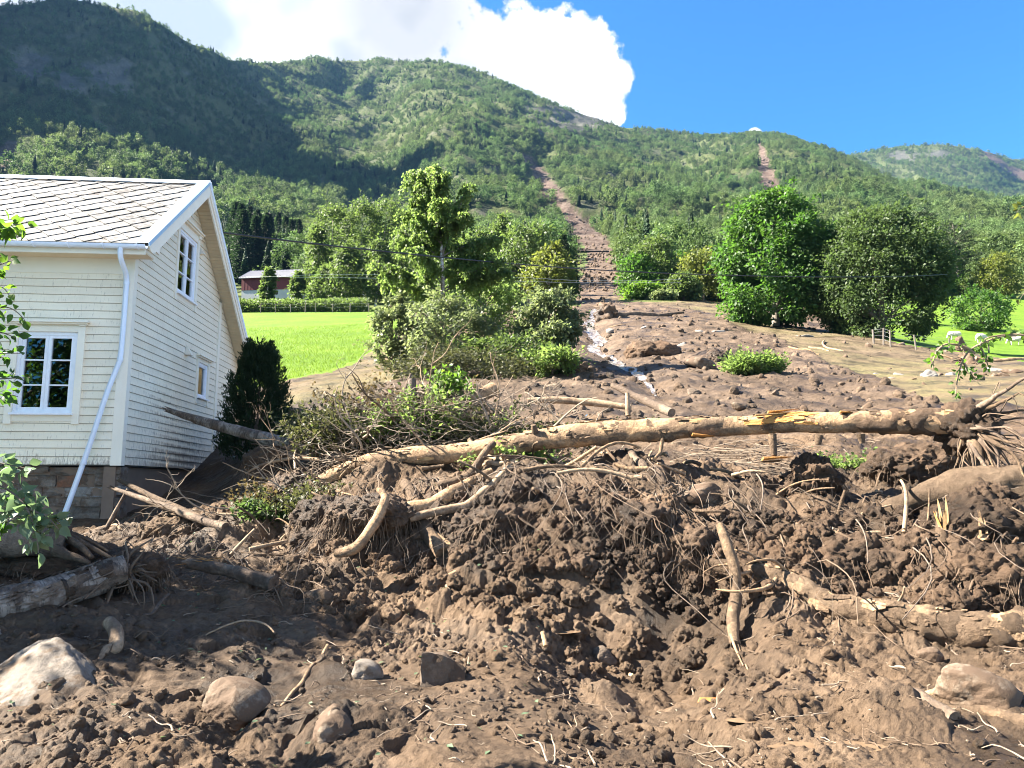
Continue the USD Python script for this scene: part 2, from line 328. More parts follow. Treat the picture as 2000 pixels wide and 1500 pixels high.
plain('twig', (0.27,0.21,0.15), rough=0.8, var=0.35, scale=7, bump=0.5, bscale=70, island=0.3)
plain('twig_dark', (0.10,0.075,0.055), rough=0.85, var=0.3, scale=9, bump=0.5, bscale=60)
plain('wood_raw', (0.28,0.18,0.08), rough=0.7, var=0.25, scale=14, bump=0.5, bscale=50)
plain('wood_orange', (0.42,0.20,0.05), rough=0.7, var=0.35, scale=16, bump=0.5, bscale=50)
plain('bark_dark', (0.085,0.065,0.05), rough=0.9, var=0.4, scale=8, bump=1.0, bscale=30, dist=0.02)
plain('bark_tree', (0.13,0.11,0.09), rough=0.9, var=0.4, scale=5, bump=0.8, bscale=20, dist=0.02)
plain('paint_cream', (0.76,0.70,0.56), rough=0.55, var=0.05, scale=3.0, bump=0.15, bscale=60, spec=0.3, dist=0.004)
plain('paint_trim', (0.78,0.73,0.61), rough=0.55, var=0.04, scale=3.0, spec=0.3)
plain('paint_white', (0.74,0.77,0.82), rough=0.45, var=0.07, scale=9.0, spec=0.4)
plain('paint_soffit', (0.66,0.55,0.38), rough=0.6, var=0.08, scale=4.0)
plain('metal_white', (0.68,0.75,0.84), rough=0.35, var=0.06, scale=5.0)
plain('metal_blue', (0.34,0.48,0.62), rough=0.35, var=0.06, scale=5.0)
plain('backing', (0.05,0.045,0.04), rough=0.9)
plain('interior', (0.10,0.09,0.08), rough=0.9)
plain('curtain', (0.55,0.55,0.52), rough=0.9, var=0.3, scale=12)
plain('cable', (0.012,0.012,0.014), rough=0.5)
plain('wire', (0.36,0.38,0.38), rough=0.5)
plain('barn_red', (0.13,0.022,0.024), rough=0.7, var=0.15, scale=0.8)
plain('barn_wall', (0.42,0.44,0.45), rough=0.9, var=0.15, scale=0.6)
plain('barn_roof', (0.33,0.32,0.335), rough=0.6, var=0.12, scale=0.7)
plain('post_wood', (0.10,0.085,0.07), rough=0.85, var=0.3, scale=6)
plain('wool', (0.45,0.42,0.37), rough=0.95, var=0.2, scale=12, bump=0.6, bscale=20, dist=0.03)
plain('hide_dark', (0.06,0.055,0.05), rough=0.8)
plain('chip', (0.44,0.18,0.05), rough=0.6, var=0.2, scale=20, bump=0.3, bscale=80)
plain('pole_grey', (0.35,0.32,0.28), rough=0.8)

def barkmat(name, base, mudc, cover, bump=0.8):
    """Tan trunk with patches of clinging mud."""
    nd = {"g": ("geometry", {}), "n": ("noise_texture", {"scale": 3.2, "detail": 9.0, "roughness": 0.68}), "n2": ("noise_texture", {"scale": 26.0, "detail": 6.0, "roughness": 0.7}),
          "r": ("rgb_ramp", {"ramp": [(cover-0.05, base), (cover+0.05, mudc)]}), "r2": ("rgb_ramp", {"ramp": [(0.3, (0.6,0.58,0.55)), (0.7, (1.3,1.3,1.3))]}),
          "m": ("mix_color", {"blend_type": "multiply", "fac": 1.0, "use_clamp": False}), "ad": ("math", {"math_type": "multiply_add", "value2": 1.6}),
          "b": ("bump", {"strength": bump, "distance": 0.03}), "p": ("principled_bsdf", {"roughness": 0.85, "specular_ior_level": 0.25})}
    mat(name, nd, [("g.position", "n.vector"), ("g.position", "n2.vector"), ("n.fac", "r.fac"), ("n2.fac", "r2.fac"), ("r.color", "m.a"), ("r2.color", "m.b"), ("m.result", "p.base_color"),
                   ("n.fac", "ad.value1"), ("n2.fac", "ad.value3"), ("ad.value", "b.height"), ("b.normal", "p.normal")])
barkmat('bark_tan', (0.285,0.19,0.11), (0.13,0.088,0.056), 0.52)
barkmat('bark_muddy', (0.165,0.113,0.070), (0.078,0.053,0.034), 0.45)
barkmat('bark_wet', (0.16,0.12,0.088), (0.085,0.062,0.046), 0.46)
barkmat('branch_pale', (0.26,0.19,0.125), (0.14,0.098,0.066), 0.55, 0.5)
def birchmat(name, white, dark, sc):
    nd = {"a": ("texture_coordinate", {}), "mp": ("mapping", {"mapping_type": "point", "scale": (1.3, sc, 1.0)}), "n": ("noise_texture", {"scale": 5.0, "detail": 6.0, "roughness": 0.7}),
          "g": ("geometry", {}), "n2": ("noise_texture", {"scale": 4.0, "detail": 7.0, "roughness": 0.7}),
          "r": ("rgb_ramp", {"ramp": [(0.40, dark), (0.52, white)]}), "r2": ("rgb_ramp", {"ramp": [(0.42, (1,1,1)), (0.55, (0.36,0.28,0.22))]}),
          "m": ("mix_color", {"blend_type": "multiply", "fac": 1.0}), "b": ("bump", {"strength": 0.5, "distance": 0.015}), "p": ("principled_bsdf", {"roughness": 0.7})}
    mat(name, nd, [("a.UV", "mp.vector"), ("mp.vector", "n.vector"), ("n.fac", "r.fac"), ("g.position", "n2.vector"), ("n2.fac", "r2.fac"), ("r.color", "m.a"), ("r2.color", "m.b"), ("m.result", "p.base_color"), ("n2.fac", "b.height"), ("b.normal", "p.normal")])
birchmat('birch_bark', (0.62,0.58,0.53), (0.10,0.085,0.07), 7.0)
birchmat('birch_bark_dirty', (0.225,0.185,0.15), (0.055,0.043,0.034), 6.5)
def stonemat(name, a, b, mudc=None, level=0.5, scale=2.5):
    nd = {"g": ("geometry", {}), "oi": ("object_info", {}), "n": ("noise_texture", {"scale": scale, "detail": 9.0, "roughness": 0.65}), "n2": ("noise_texture", {"scale": 30.0, "detail": 6.0, "roughness": 0.75}),
          "r": ("rgb_ramp", {"ramp": [(0.3, a), (0.7, b)]}), "r2": ("rgb_ramp", {"ramp": [(0.3, (0.65,0.65,0.65)), (0.7, (1.25,1.25,1.25))]}), "m": ("mix_color", {"blend_type": "multiply", "fac": 1.0, "use_clamp": False}),
          "n3": ("noise_texture", {"scale": 4.5, "detail": 8.0, "roughness": 0.7}), "r3": ("rgb_ramp", {"ramp": [(level-0.04, (0,0,0)), (level+0.04, (1,1,1))]}),
          "mm": ("mix_color", {"blend_type": "mix", "b": mudc or a}), "b": ("bump", {"strength": 0.7, "distance": 0.02}), "p": ("principled_bsdf", {"roughness": 0.85, "specular_ior_level": 0.25})}
    mat(name, nd, [("g.position", "n.vector"), ("g.position", "n2.vector"), ("g.position", "n3.vector"), ("n.fac", "r.fac"), ("n2.fac", "r2.fac"), ("r.color", "m.a"), ("r2.color", "m.b"),
                   ("m.result", "mm.a"), ("n3.fac", "r3.fac"), ("r3.color", "mm.fac"), ("mm.result", "p.base_color"), ("n2.fac", "b.height"), ("b.normal", "p.normal")])
stonemat('stone_pale', (0.11,0.093,0.076), (0.18,0.157,0.133), (0.09,0.063,0.042), 0.53)
stonemat('stone_muddy', (0.10,0.076,0.055), (0.175,0.138,0.103), (0.075,0.050,0.033), 0.45)
stonemat('stone_brown', (0.065,0.048,0.035), (0.115,0.088,0.066), (0.07,0.048,0.033), 0.52)
stonemat('stone_grey', (0.15,0.137,0.122), (0.25,0.23,0.21), (0.20,0.15,0.11), 0.62)
stonemat('foundation', (0.095,0.076,0.060), (0.185,0.155,0.128), (0.10,0.07,0.05), 0.52, 4.0)
stonemat('foundation_lime', (0.17,0.155,0.138), (0.28,0.26,0.24), (0.11,0.08,0.058), 0.56, 6.0)
stonemat('foundation_rust', (0.13,0.07,0.045), (0.20,0.09,0.05), (0.10,0.07,0.05), 0.50, 6.0)
plain('plaster', (0.15,0.105,0.075), rough=0.9, var=0.2, scale=3, bump=0.5, bscale=25)
# ------------------------------------------------------------------ ground
CP = [ # pixel x, pixel y, distance
 (0,1500,4.3),(500,1500,4.4),(1000,1500,4.4),(1500,1500,4.4),(2000,1500,4.3),
 (0,1300,5.8),(400,1320,5.9),(1000,1300,6.2),(1500,1330,6.0),(2000,1310,5.8),
 (100,1190,7.0),(300,1150,8.3),(600,1170,8.2),(1000,1200,7.6),(1500,1255,6.9),(2000,1290,6.3),
 (30,1110,8.6),(200,1042,11.2),(450,1045,10.6),(330,1020,12.0),(600,1060,10.2),(420,985,13.0),
 (700,1120,9.0),(850,1110,8.9),(1000,1130,8.6),(1150,1130,8.55),(1300,1180,8.2),(1420,1180,8.0),(1650,1150,8.0),(1850,1170,7.5),(2000,1190,7.2),
 (660,1000,9.9),(850,990,9.7),(1000,985,9.25),(1150,985,9.1),(1300,1005,8.8),(1430,1030,8.65),(1600,1045,8.5),(1760,1060,8.3),(1900,1055,8.1),(2000,1060,7.9),
 (520,925,12.6),(700,905,12.0),(900,905,11.6),(1100,915,11.2),(1300,930,11.0),(1500,945,10.4),(1700,960,9.9),(1850,950,9.7),(2000,945,9.6),
 (520,870,16),(650,835,16),(800,825,16),(1000,825,15),(1200,835,14.5),(1400,860,13.5),(1650,880,12.5),(1900,890,12.0),(2000,890,12),
 (560,800,19),(700,780,20),(900,770,20),(1050,775,19),(1200,780,19),(1400,800,17.5),(1650,815,16.5),(1850,810,16.5),(2000,800,17),
 (540,745,25),(640,728,27),(760,735,25),(900,725,26),(1100,725,26),(1250,735,25),(1450,740,25),(1650,755,24),(1850,750,24),(2000,735,26),
 (480,700,32),(700,690,33),(900,675,36),(1120,680,36),(1230,690,34),(1400,685,36),(1560,690,36),(1740,700,38),(1900,715,36),(2000,705,38),
 (480,660,46),(650,650,48),(770,640,50),(1150,640,50),(1250,632,50),(1420,640,52),(1560,648,55),(1740,664,52),(1860,685,56),(2000,688,62),
 (480,612,86),(760,610,86),(900,606,86),(1130,600,74),(1200,597,74),(1330,592,78),(1420,605,74),(1560,618,85),(1740,630,90),(1850,625,95),(2000,630,95),
 (480,590,125),(760,584,125),(950,575,125),(1150,565,120),(1300,565,120),(1500,570,125),(1700,580,130),(1850,579,135),(2000,580,135),
 (480,545,200),(760,540,200),(1000,535,200),(1170,525,190),(1400,535,200),(1600,540,200),(1850,540,210),(2000,540,210),
 (480,490,330),(760,490,330),(1000,490,320),(1180,490,310),(1400,490,320),(1700,490,330),(2000,485,350),
 (-100,620,86),(200,625,80),(-100,700,40),(200,690,40),(-100,590,125),(200,590,125),(0,545,200),(0,490,330),(200,490,330),(0,880,18),(250,900,18),(0,780,26),(250,790,26),(0,1040,11.5),
]
CP += [(-500, y, d) for x, y, d in CP if x == 0] + [(2500, y, d) for x, y, d in CP if x == 2000]
CP += [(-500,690,40),(-500,620,86),(-500,590,125)]
_A = np.array([at(*c) for c in CP])
_X = np.stack([_A[:,0]/_A[:,1]*2.0, np.log(_A[:,1])], 1)
_rbf = RBFInterpolator(_X, (_A[:,2]-CZ)/_A[:,1], kernel='thin_plate_spline', smoothing=2e-4, neighbors=None)
def base_z(x, y):
    x, y = np.broadcast_arrays(np.asarray(x, float), np.asarray(y, float))
    sh = x.shape; x = x.ravel(); y = np.maximum(y.ravel(), 2.0)
    q = np.stack([np.clip(x/y*2.0, -2.6, 2.6), np.log(np.clip(y, 3.6, 500))], 1)
    out = np.empty(len(q))
    for i in range(0, len(q), 40000): out[i:i+40000] = _rbf(q[i:i+40000])
    return (CZ + out*y).reshape(sh)

MEADOW_L = sg.Polygon([(425,600),(712,604),(780,606),(778,645),(774,662),(722,686),(700,704),(640,724),(560,737),(543,745),(430,775),(-600,800),(-600,600)])
SILT_L = sg.Polygon([(425,775),(540,735),(640,718),(712,680),(790,672),(850,690),(850,720),(740,752),(690,768),(600,788),(545,800),(430,800),(-600,820),(-600,770)])
MEADOW_R = sg.Polygon([(1690,578),(2600,570),(2600,705),(2000,706),(1905,690),(1840,683),(1745,668),(1700,652),(1690,615)])
SILT_R = sg.Polygon([(1180,580),(1400,585),(1480,628),(1560,646),(1700,655),(1745,670),(1840,686),(1905,692),(2600,700),(2600,815),(2000,800),(1860,800),(1800,770),(1700,742),(1620,712),(1540,672),(1440,640),(1400,612),(1300,598)])
WOOD_L = sg.Polygon([(-600,604),(425,602),(712,604),(1000,602),(1128,598),(1120,570),(1150,500),(1100,400),(-600,400)])
WOOD_R = sg.Polygon([(1215,590),(1400,583),(1500,600),(1690,580),(2600,574),(2600,400),(1150,400),(1190,480),(1225,540)])
import shapely
def inside(poly, P, jitter=1.0, seed=0):
    px, py = project(P)
    k = 1+40/np.maximum(P[...,1], 1)
    px = px + (fbm(P*0.35, 4, seed)-0.5)*40*jitter*k*0.6; py = py + (fbm(P*0.35, 4, seed+9)-0.5)*14*jitter*k*0.6
    return shapely.contains_xy(poly, px, py)

_rg = np.random.default_rng(3)
def worley(x, y, cell, seed, jit=0.9):
    gx, gy = x/cell, y/cell
    ix, iy = np.floor(gx).astype(int), np.floor(gy).astype(int)
    best = np.full(x.shape, 9.0); hh = np.zeros(x.shape)
    for dx in (-1,0,1):
        for dy in (-1,0,1):
            cx, cy = ix+dx, iy+dy
            h = (cx*374761393 + cy*668265263 + seed*974711) & 0xFFFFFFFF
            h = ((h ^ (h >> 13))*1274126177) & 0xFFFFFFFF
            a = (h & 1023)/1023.0; b = ((h >> 10) & 1023)/1023.0; c = ((h >> 20) & 1023)/1023.0
            r = np.hypot(gx-(cx+0.5+(a-0.5)*jit), gy-(cy+0.5+(b-0.5)*jit))/(0.45+0.55*c)
            m = r < best; best = np.where(m, r, best); hh = np.where(m, c, hh)
    return best, hh
MOUNDS = [ # px, py, distance, radius, height : lumps of mud that are part of the ground
 (1130,1160,8.5,0.55,0.32),(1200,1125,8.75,0.4,0.26),(1300,1150,8.5,0.4,0.24),(1080,1105,8.85,0.35,0.2),(1390,1165,8.3,0.35,0.2),(1250,1190,8.1,0.3,0.14),(1000,1165,8.4,0.3,0.2),(900,1150,8.5,0.4,0.15),(640,1140,8.7,0.5,0.12),(460,1290,6.3,0.22,0.08),(500,1250,6.6,0.2,0.08),
 (640,1430,5.0,0.28,0.16),(640,1310,6.1,0.25,0.16),(1180,1290,6.4,0.2,0.12),(1500,1400,5.3,0.35,0.10),(1750,1430,5.1,0.5,0.18),
 (1900,1130,7.8,0.7,0.35),(1700,1080,8.4,0.6,0.25),(1600,1100,8.3,0.5,0.22),(1950,1090,8.0,0.5,0.3),(350,1030,11.3,0.7,0.25),(420,1060,10.2,0.6,0.15),(560,1000,11.5,0.8,0.3),
 (1240,1060,9.2,0.5,0.18),(1050,1020,9.5,0.5,0.15),(760,960,10.9,0.8,0.25),(700,860,14,1.4,0.5),(900,840,14,1.3,0.45),(1380,960,10.3,0.5,0.16)]
_M = [(at(a,b,d), r, h) for a,b,d,r,h in MOUNDS]
_STREAM_PX = [(1162,600,73),(1165,615,64),(1150,640,50),(1172,655,44.5),(1160,675,38),(1195,695,33),(1215,715,29),(1245,735,25.3),(1270,755,22.5),(1282,768,20.9)]
_STREAM = np.array([at(*c) for c in _STREAM_PX])
_SP = spline(_STREAM, 400); _ST = cKDTree(_SP[:, :2])
def detail_z(x, y, fine=True):
    """Relief of the mud: heaps, clods, ruts."""
    x = np.asarray(x, float); y = np.asarray(y, float)
    P = np.stack([x, y, np.zeros_like(x)], -1)
    z = np.zeros_like(x)
    near = np.clip((17-y)/4, 0, 1)
    for c, r, h in _M:
        dd = np.hypot(x-c[0], y-c[1])/r
        m = dd < 1.8
        z[m] += (h*np.exp(-(dd[m]**2)*1.6))
    w = P + 0.35*(np.stack([fbm(P*1.3, 3, 11), fbm(P*1.3, 3, 12), np.zeros_like(x)], -1)-0.5)
    amp = 0.75 + 0.5*np.clip((fbm(P*0.5, 2, 20)-0.45)*4, -0.8, 1)
    smooth_zone = np.clip((x-1.2)/0.8, 0, 1)*np.clip((7.6-y)/0.6, 0, 1)      # trampled wet mud in the lower right
    amp = amp*(1-0.35*smooth_zone)
    # near relief
    if (near > 0).any():
        n0 = (fbm(w*1.1, 4, 1)-0.5)*0.42
        n1 = (0.5-np.abs(fbm(w*2.6, 4, 2)-0.5)*2)*0.14
        c1, h1 = worley(w[...,0], w[...,1], 0.42, 5); c2, h2 = worley(w[...,0]+3.1, w[...,1]+1.7, 0.17, 6)
        k1 = np.sqrt(np.clip(1-c1**2, 0, 1))*0.11*h1; k2 = np.sqrt(np.clip(1-c2**2, 0, 1))*0.022*h2
        q = n0*0.55 + n1*0.8 + k1*0.8 + k2 - 0.055
        c5, h5 = worley(w[...,0]+2.3, w[...,1]+6.1, 0.33, 17); q = q - np.clip(1-c5*1.5, 0, 1)**1.5*0.11*np.clip(h5*2-0.8, 0, 1) + 0.006
        if fine:
            fk = 0.55+0.75*np.clip((fbm(P*0.9, 3, 61)-0.42)*7, 0, 1)
            c3, h3 = worley(w[...,0]+7.7, w[...,1]+5.2, 0.075, 8)
            c4, h4 = worley(w[...,0]+1.7, w[...,1]+8.2, 0.036, 9)
            q = q + (np.sqrt(np.clip(1-c3**2, 0, 1))*0.026*h3 + np.sqrt(np.clip(1-c4**2, 0, 1))*0.013*h4 - 0.012)*fk + (fbm(w*13, 4, 4)-0.5)*0.085*fk + (fbm(w*38, 3, 7)-0.5)*0.028*fk
        z += near*amp*q*1.18
    far = 1-near
    if (far > 0).any():
        f0 = (fbm(P*0.22, 4, 31)-0.5)*1.1 + (0.5-np.abs(fbm(P*0.6, 4, 32)-0.5)*2)*0.35
        c1, h1 = worley(x, y, 0.9, 35); f1 = np.sqrt(np.clip(1-c1**2, 0, 1))*0.06*h1
        c2, h2 = worley(x+4, y+9, 0.38, 36); f1 += np.sqrt(np.clip(1-c2**2, 0, 1))*0.045*h2
        z += far*(f0*0.6+f1-0.04+(fbm(P*3.0, 4, 33)-0.5)*0.20)
    dist, _ = _ST.query(np.stack([x.ravel(), y.ravel()], 1)); dist = dist.reshape(x.shape)
    wd = 0.25+0.014*y
    z -= np.where(y > 11, 0.22*np.exp(-(dist/wd)**2)*np.clip(y/20, 0.6, 2.2), 0)
    return z
HOUSE_U = np.array([math.cos(math.radians(4.5)), math.sin(math.radians(4.5)), 0]); HOUSE_V = np.array([-HOUSE_U[1], HOUSE_U[0], 0])
HOUSE_P = at(234.4, 908, 12.5)
def ground_z(x, y):
    b = base_z(x, y); P = np.stack(np.broadcast_arrays(x, y, b), -1).astype(float)
    grass = (inside(MEADOW_L, P) | inside(MEADOW_R, P, 0.5) | inside(WOOD_L, P) | inside(WOOD_R, P)) & (P[...,1] > 19)
    silt = (inside(SILT_L, P) | inside(SILT_R, P)) & (P[...,1] > 17)
    d = detail_z(P[...,0], P[...,1])
    k = np.where(grass, 0.10, np.where(silt, 0.45, 1.0))
    h = P - HOUSE_P; uu, vv = h@HOUSE_U, h@HOUSE_V
    k = np.where((uu < 0.25) & (vv > -1.0) & (vv < 7) & (uu > -9), 0.25, k)
    return b + d*k, grass, silt
def gz(x, y):
    return float(ground_z(np.array([float(x)]), np.array([float(y)]))[0][0])
def hit(px, py, d0=3.5, d1=400):
    """Where the pixel's ray meets the ground."""
    r = ray(px, py); ds = np.geomspace(d0, d1, 500)
    P = C0 + ds[:,None]*r
    below = P[:,2] < base_z(P[:,0], P[:,1])
    i = int(np.argmax(below)) if below.any() else len(ds)-1
    return P[i]
def drop(px, d):
    """Ground point in the pixel's column at distance d."""
    x = at(px, 900, d)[0]
    return np.array([x, d, gz(x, d)])

def grid_mesh(az, rr):
    A, R_ = np.meshgrid(az, rr, indexing='xy')
    return np.tan(A)*R_, R_
def split(name_mask, V, nx, ny):
    i = np.arange(ny-1)[:,None]*nx + np.arange(nx-1)[None]
    F = np.stack([i, i+1, i+1+nx, i+nx], -1).reshape(-1,4)
    return F
def sub(V, F, extra=None):
    u, inv = np.unique(F, return_inverse=True)
    return V[u], inv.reshape(F.shape), (None if extra is None else extra[u])
def ground_obj(name, V, F, mat_, grassy=None, kind='structure', label=None, smooth=True):
    v, f, g = sub(V, F, grassy)
    p = obj(name, (v, quads(f)), mat_, smooth=smooth, kind=kind, label=label)
    if g is not None:
        UsdGeom.PrimvarsAPI(p).CreatePrimvar('grassy', Sdf.ValueTypeNames.FloatArray, 'vertex').Set(Vt.FloatArray.FromNumpy(g.astype(np.float32)))
    return p
# near mud: 3.3 to 16 m
az = np.linspace(math.radians(-42), math.radians(42), 790); rr = np.geomspace(3.5, 16.0, 640)
X, Y = grid_mesh(az, rr); Zn, gm, sm = ground_z(X, Y)
V = np.stack([X, Y, Zn], -1).reshape(-1,3); F = split(None, V, len(az), len(rr))
grassy = np.where(sm.ravel(), 0.6, 0.0)*np.clip((V[:,1]-15)/1.0, 0, 1)
ground_obj('mud_ground', V, F, 'mud', grassy)
# slope: 16 to 430 m
az2 = np.linspace(math.radians(-50), math.radians(50), 540); rr2 = np.geomspace(16.0, 420.0, 450)
X, Y = grid_mesh(az2, rr2); Zf, gm, sm = ground_z(X, Y)
V = np.stack([X, Y, Zf], -1).reshape(-1,3); F = split(None, V, len(az2), len(rr2))
grassV = gm.ravel(); siltV = sm.ravel()
px_, py_ = project(V)
mL = shapely.contains_xy(MEADOW_L, px_, py_) ; 
isl = (inside(MEADOW_L, V) & (V[:,1] > 19)); isr = (inside(MEADOW_R, V, 0.5) & (V[:,1] > 19)); wood = (inside(WOOD_L, V)|inside(WOOD_R, V)) & ~isl & ~isr & (V[:,1] > 60)
gy = np.where(siltV, 0.2+0.6*np.clip((fbm(V*0.25, 4, 77)-0.35)*3, 0, 1), 0.0)
fl = isl[F].sum(1) >= 2; fr = isr[F].sum(1) >= 2; fw = (wood[F].sum(1) >= 2) & ~fl & ~fr
def meadowmat(name, a, b, c):
    mat(name, {"g": ("geometry", {}), "n": ("noise_texture", {"scale": 0.22, "detail": 7.0, "roughness": 0.65}), "n2": ("noise_texture", {"scale": 2.6, "detail": 6.0, "roughness": 0.75}),
               "r": ("rgb_ramp", {"ramp": [(0.3, a), (0.5, b), (0.72, c)]}), "r2": ("rgb_ramp", {"ramp": [(0.3, (0.72,0.75,0.7)), (0.7, (1.2,1.2,1.15))]}), "m": ("mix_color", {"blend_type": "multiply", "fac": 1.0, "use_clamp": False}),
               "b": ("bump", {"strength": 0.9, "distance": 0.12}), "p": ("principled_bsdf", {"roughness": 0.85, "specular_ior_level": 0.15})},
        [("g.position", "n.vector"), ("g.position", "n2.vector"), ("n.fac", "r.fac"), ("n2.fac", "r2.fac"), ("r.color", "m.a"), ("r2.color", "m.b"), ("m.result", "p.base_color"), ("n2.fac", "b.height"), ("b.normal", "p.normal")])
meadowmat('meadow', (0.052,0.102,0.009), (0.077,0.138,0.011), (0.102,0.158,0.015))
meadowmat('undergrowth', (0.03,0.05,0.014), (0.06,0.08,0.022), (0.10,0.11,0.03))
ground_obj('meadow', V, F[fl], 'meadow', label='bright green mown meadow left of the birch')
ground_obj('meadow', V, F[fr], 'meadow', label='bright green sheep pasture behind the round trees')
ground_obj('woodland_floor', V, F[fw], 'undergrowth')
ground_obj('mud_slope', V, F[~fl & ~fr & ~fw], 'mud_slope', gy)

# grass blades on the near part of the meadow, so that its edge is not a painted line
rg = np.random.default_rng(12)
nb = 36000
bx = rg.uniform(-13, -3, nb); by = 21*np.exp(rg.uniform(0, 1.0, nb))*1.0; bx = bx*by/25
P = np.stack([bx, by, base_z(bx, by)], 1)
P = P[inside(MEADOW_L, P)]; P[:,2] = ground_z(P[:,0], P[:,1])[0]-0.01
D = unit(len(P), rg)*0.5+np.array([0,0,1.0])
obj('grass', leaves(P, D, rg.uniform(0.07,0.15,len(P)), rg, width=0.16), 'grass_blades', kind='stuff', label='short grass of the meadow left of the birch')

mat('stream_water', {"g": ("geometry", {}), "n": ("noise_texture", {"scale": 3.5, "detail": 7.0, "roughness": 0.7}), "r": ("rgb_ramp", {"ramp": [(0.46, (0.085,0.062,0.045)), (0.60, (0.34,0.32,0.295))]}),
    "b": ("bump", {"strength": 0.7, "distance": 0.06}), "p": ("principled_bsdf", {"roughness": 0.12})},
    [("g.position", "n.vector"), ("n.fac", "r.fac"), ("r.color", "p.base_color"), ("n.fac", "b.height"), ("b.normal", "p.normal")])

# ------------------------------------------------------------------ stream
sp_ = spline(np.array([[p[0], p[1], 0] for p in _STREAM]), 260)
def stream_z(x, y):
    return ground_z(x, y)[0]
ctr = sp_[:, :2]; tan = np.gradient(ctr, axis=0); tan /= np.linalg.norm(tan, axis=1, keepdims=True); nor = np.stack([-tan[:,1], tan[:,0]], 1)
wid = (0.07+0.0075*ctr[:,1])*(0.45+1.0*fbm(np.stack([ctr[:,1]*0.8, ctr[:,0]*0.8, 0*ctr[:,0]], 1), 3, 41))
ti = np.linspace(0,1,len(ctr)); wid = wid*np.clip(np.minimum(ti/0.06, (1-ti)/0.12), 0.02, 1)**0.7
cz_ = ground_z(ctr[:,0], ctr[:,1])[0]
from scipy.ndimage import uniform_filter1d
zs = uniform_filter1d(cz_, 9)+0.07+0.002*ctr[:,1]
ks = np.linspace(-1, 1, 9)
SV = np.array([[ctr[i,0]+nor[i,0]*k*wid[i], ctr[i,1]+nor[i,1]*k*wid[i], zs[i]] for i in range(len(ctr)) for k in ks])
SV[:,2] += (fbm(SV*3.0, 3, 50)-0.5)*0.10; SV[:,2] = np.minimum(SV[:,2], ground_z(SV[:,0], SV[:,1])[0]+0.05)
obj('stream', (SV, quads(split(None, SV, 9, len(ctr)))), 'stream_water', smooth=True, kind='structure')
# ------------------------------------------------------------------ mountains
COLS = { # pixel x : [(py, distance)...] from the foot to the ridge
 -700: [(510,230),(300,310),(-120,450),(-380,590),(-600,740),(-800,900)],  # this and the next column: unseen peak, raised to shade the left flank
 -300: [(500,250),(400,320),(160,460),(-60,620),(-330,790),(-640,960)],
 0:    [(490,280),(450,330),(350,470),(250,620),(150,780),(18,980)],
 150:  [(490,285),(450,350),(350,500),(250,670),(150,840),(-2,1050)],
 260:  [(490,290),(450,370),(350,560),(250,760),(150,930),(18,1100)],
 400:  [(490,300),(450,420),(350,740),(250,980),(160,1140),(102,1220)],
 500:  [(490,310),(450,470),(350,880),(250,1130),(180,1330),(126,1430)],
 620:  [(490,310),(450,520),(350,960),(250,1250),(180,1440),(116,1600)],
 740:  [(490,310),(450,560),(350,1000),(250,1330),(180,1520),(116,1680)],
 850:  [(490,300),(450,500),(350,820),(250,1080),(190,1330),(124,1620)],
 950:  [(490,300),(450,480),(350,760),(270,1000),(220,1250),(150,1580)],
 1080: [(490,300),(450,480),(370,760),(310,1020),(260,1300),(206,1560)],
 1210: [(490,300),(450,500),(390,780),(340,1050),(290,1350),(240,1620)],
 1350: [(490,300),(450,480),(400,720),(350,1000),(310,1320),(264,1680)],
 1500: [(490,300),(450,470),(400,700),(350,980),(310,1300),(266,1700)],
 1650: [(490,310),(455,470),(410,700),(370,960),(340,1240),(306,1600)],
 1800: [(488,320),(460,470),(430,680),(405,900),(390,1100),(376,1350)],
 2000: [(485,330),(465,460),(445,640),(430,800),(420,960),(411,1150)],
 2300: [(485,330),(465,440),(450,560),(440,700),(435,840),(430,1000)],
 2700: [(485,330),(470,420),(460,520),(452,640),(446,760),(442,900)]}
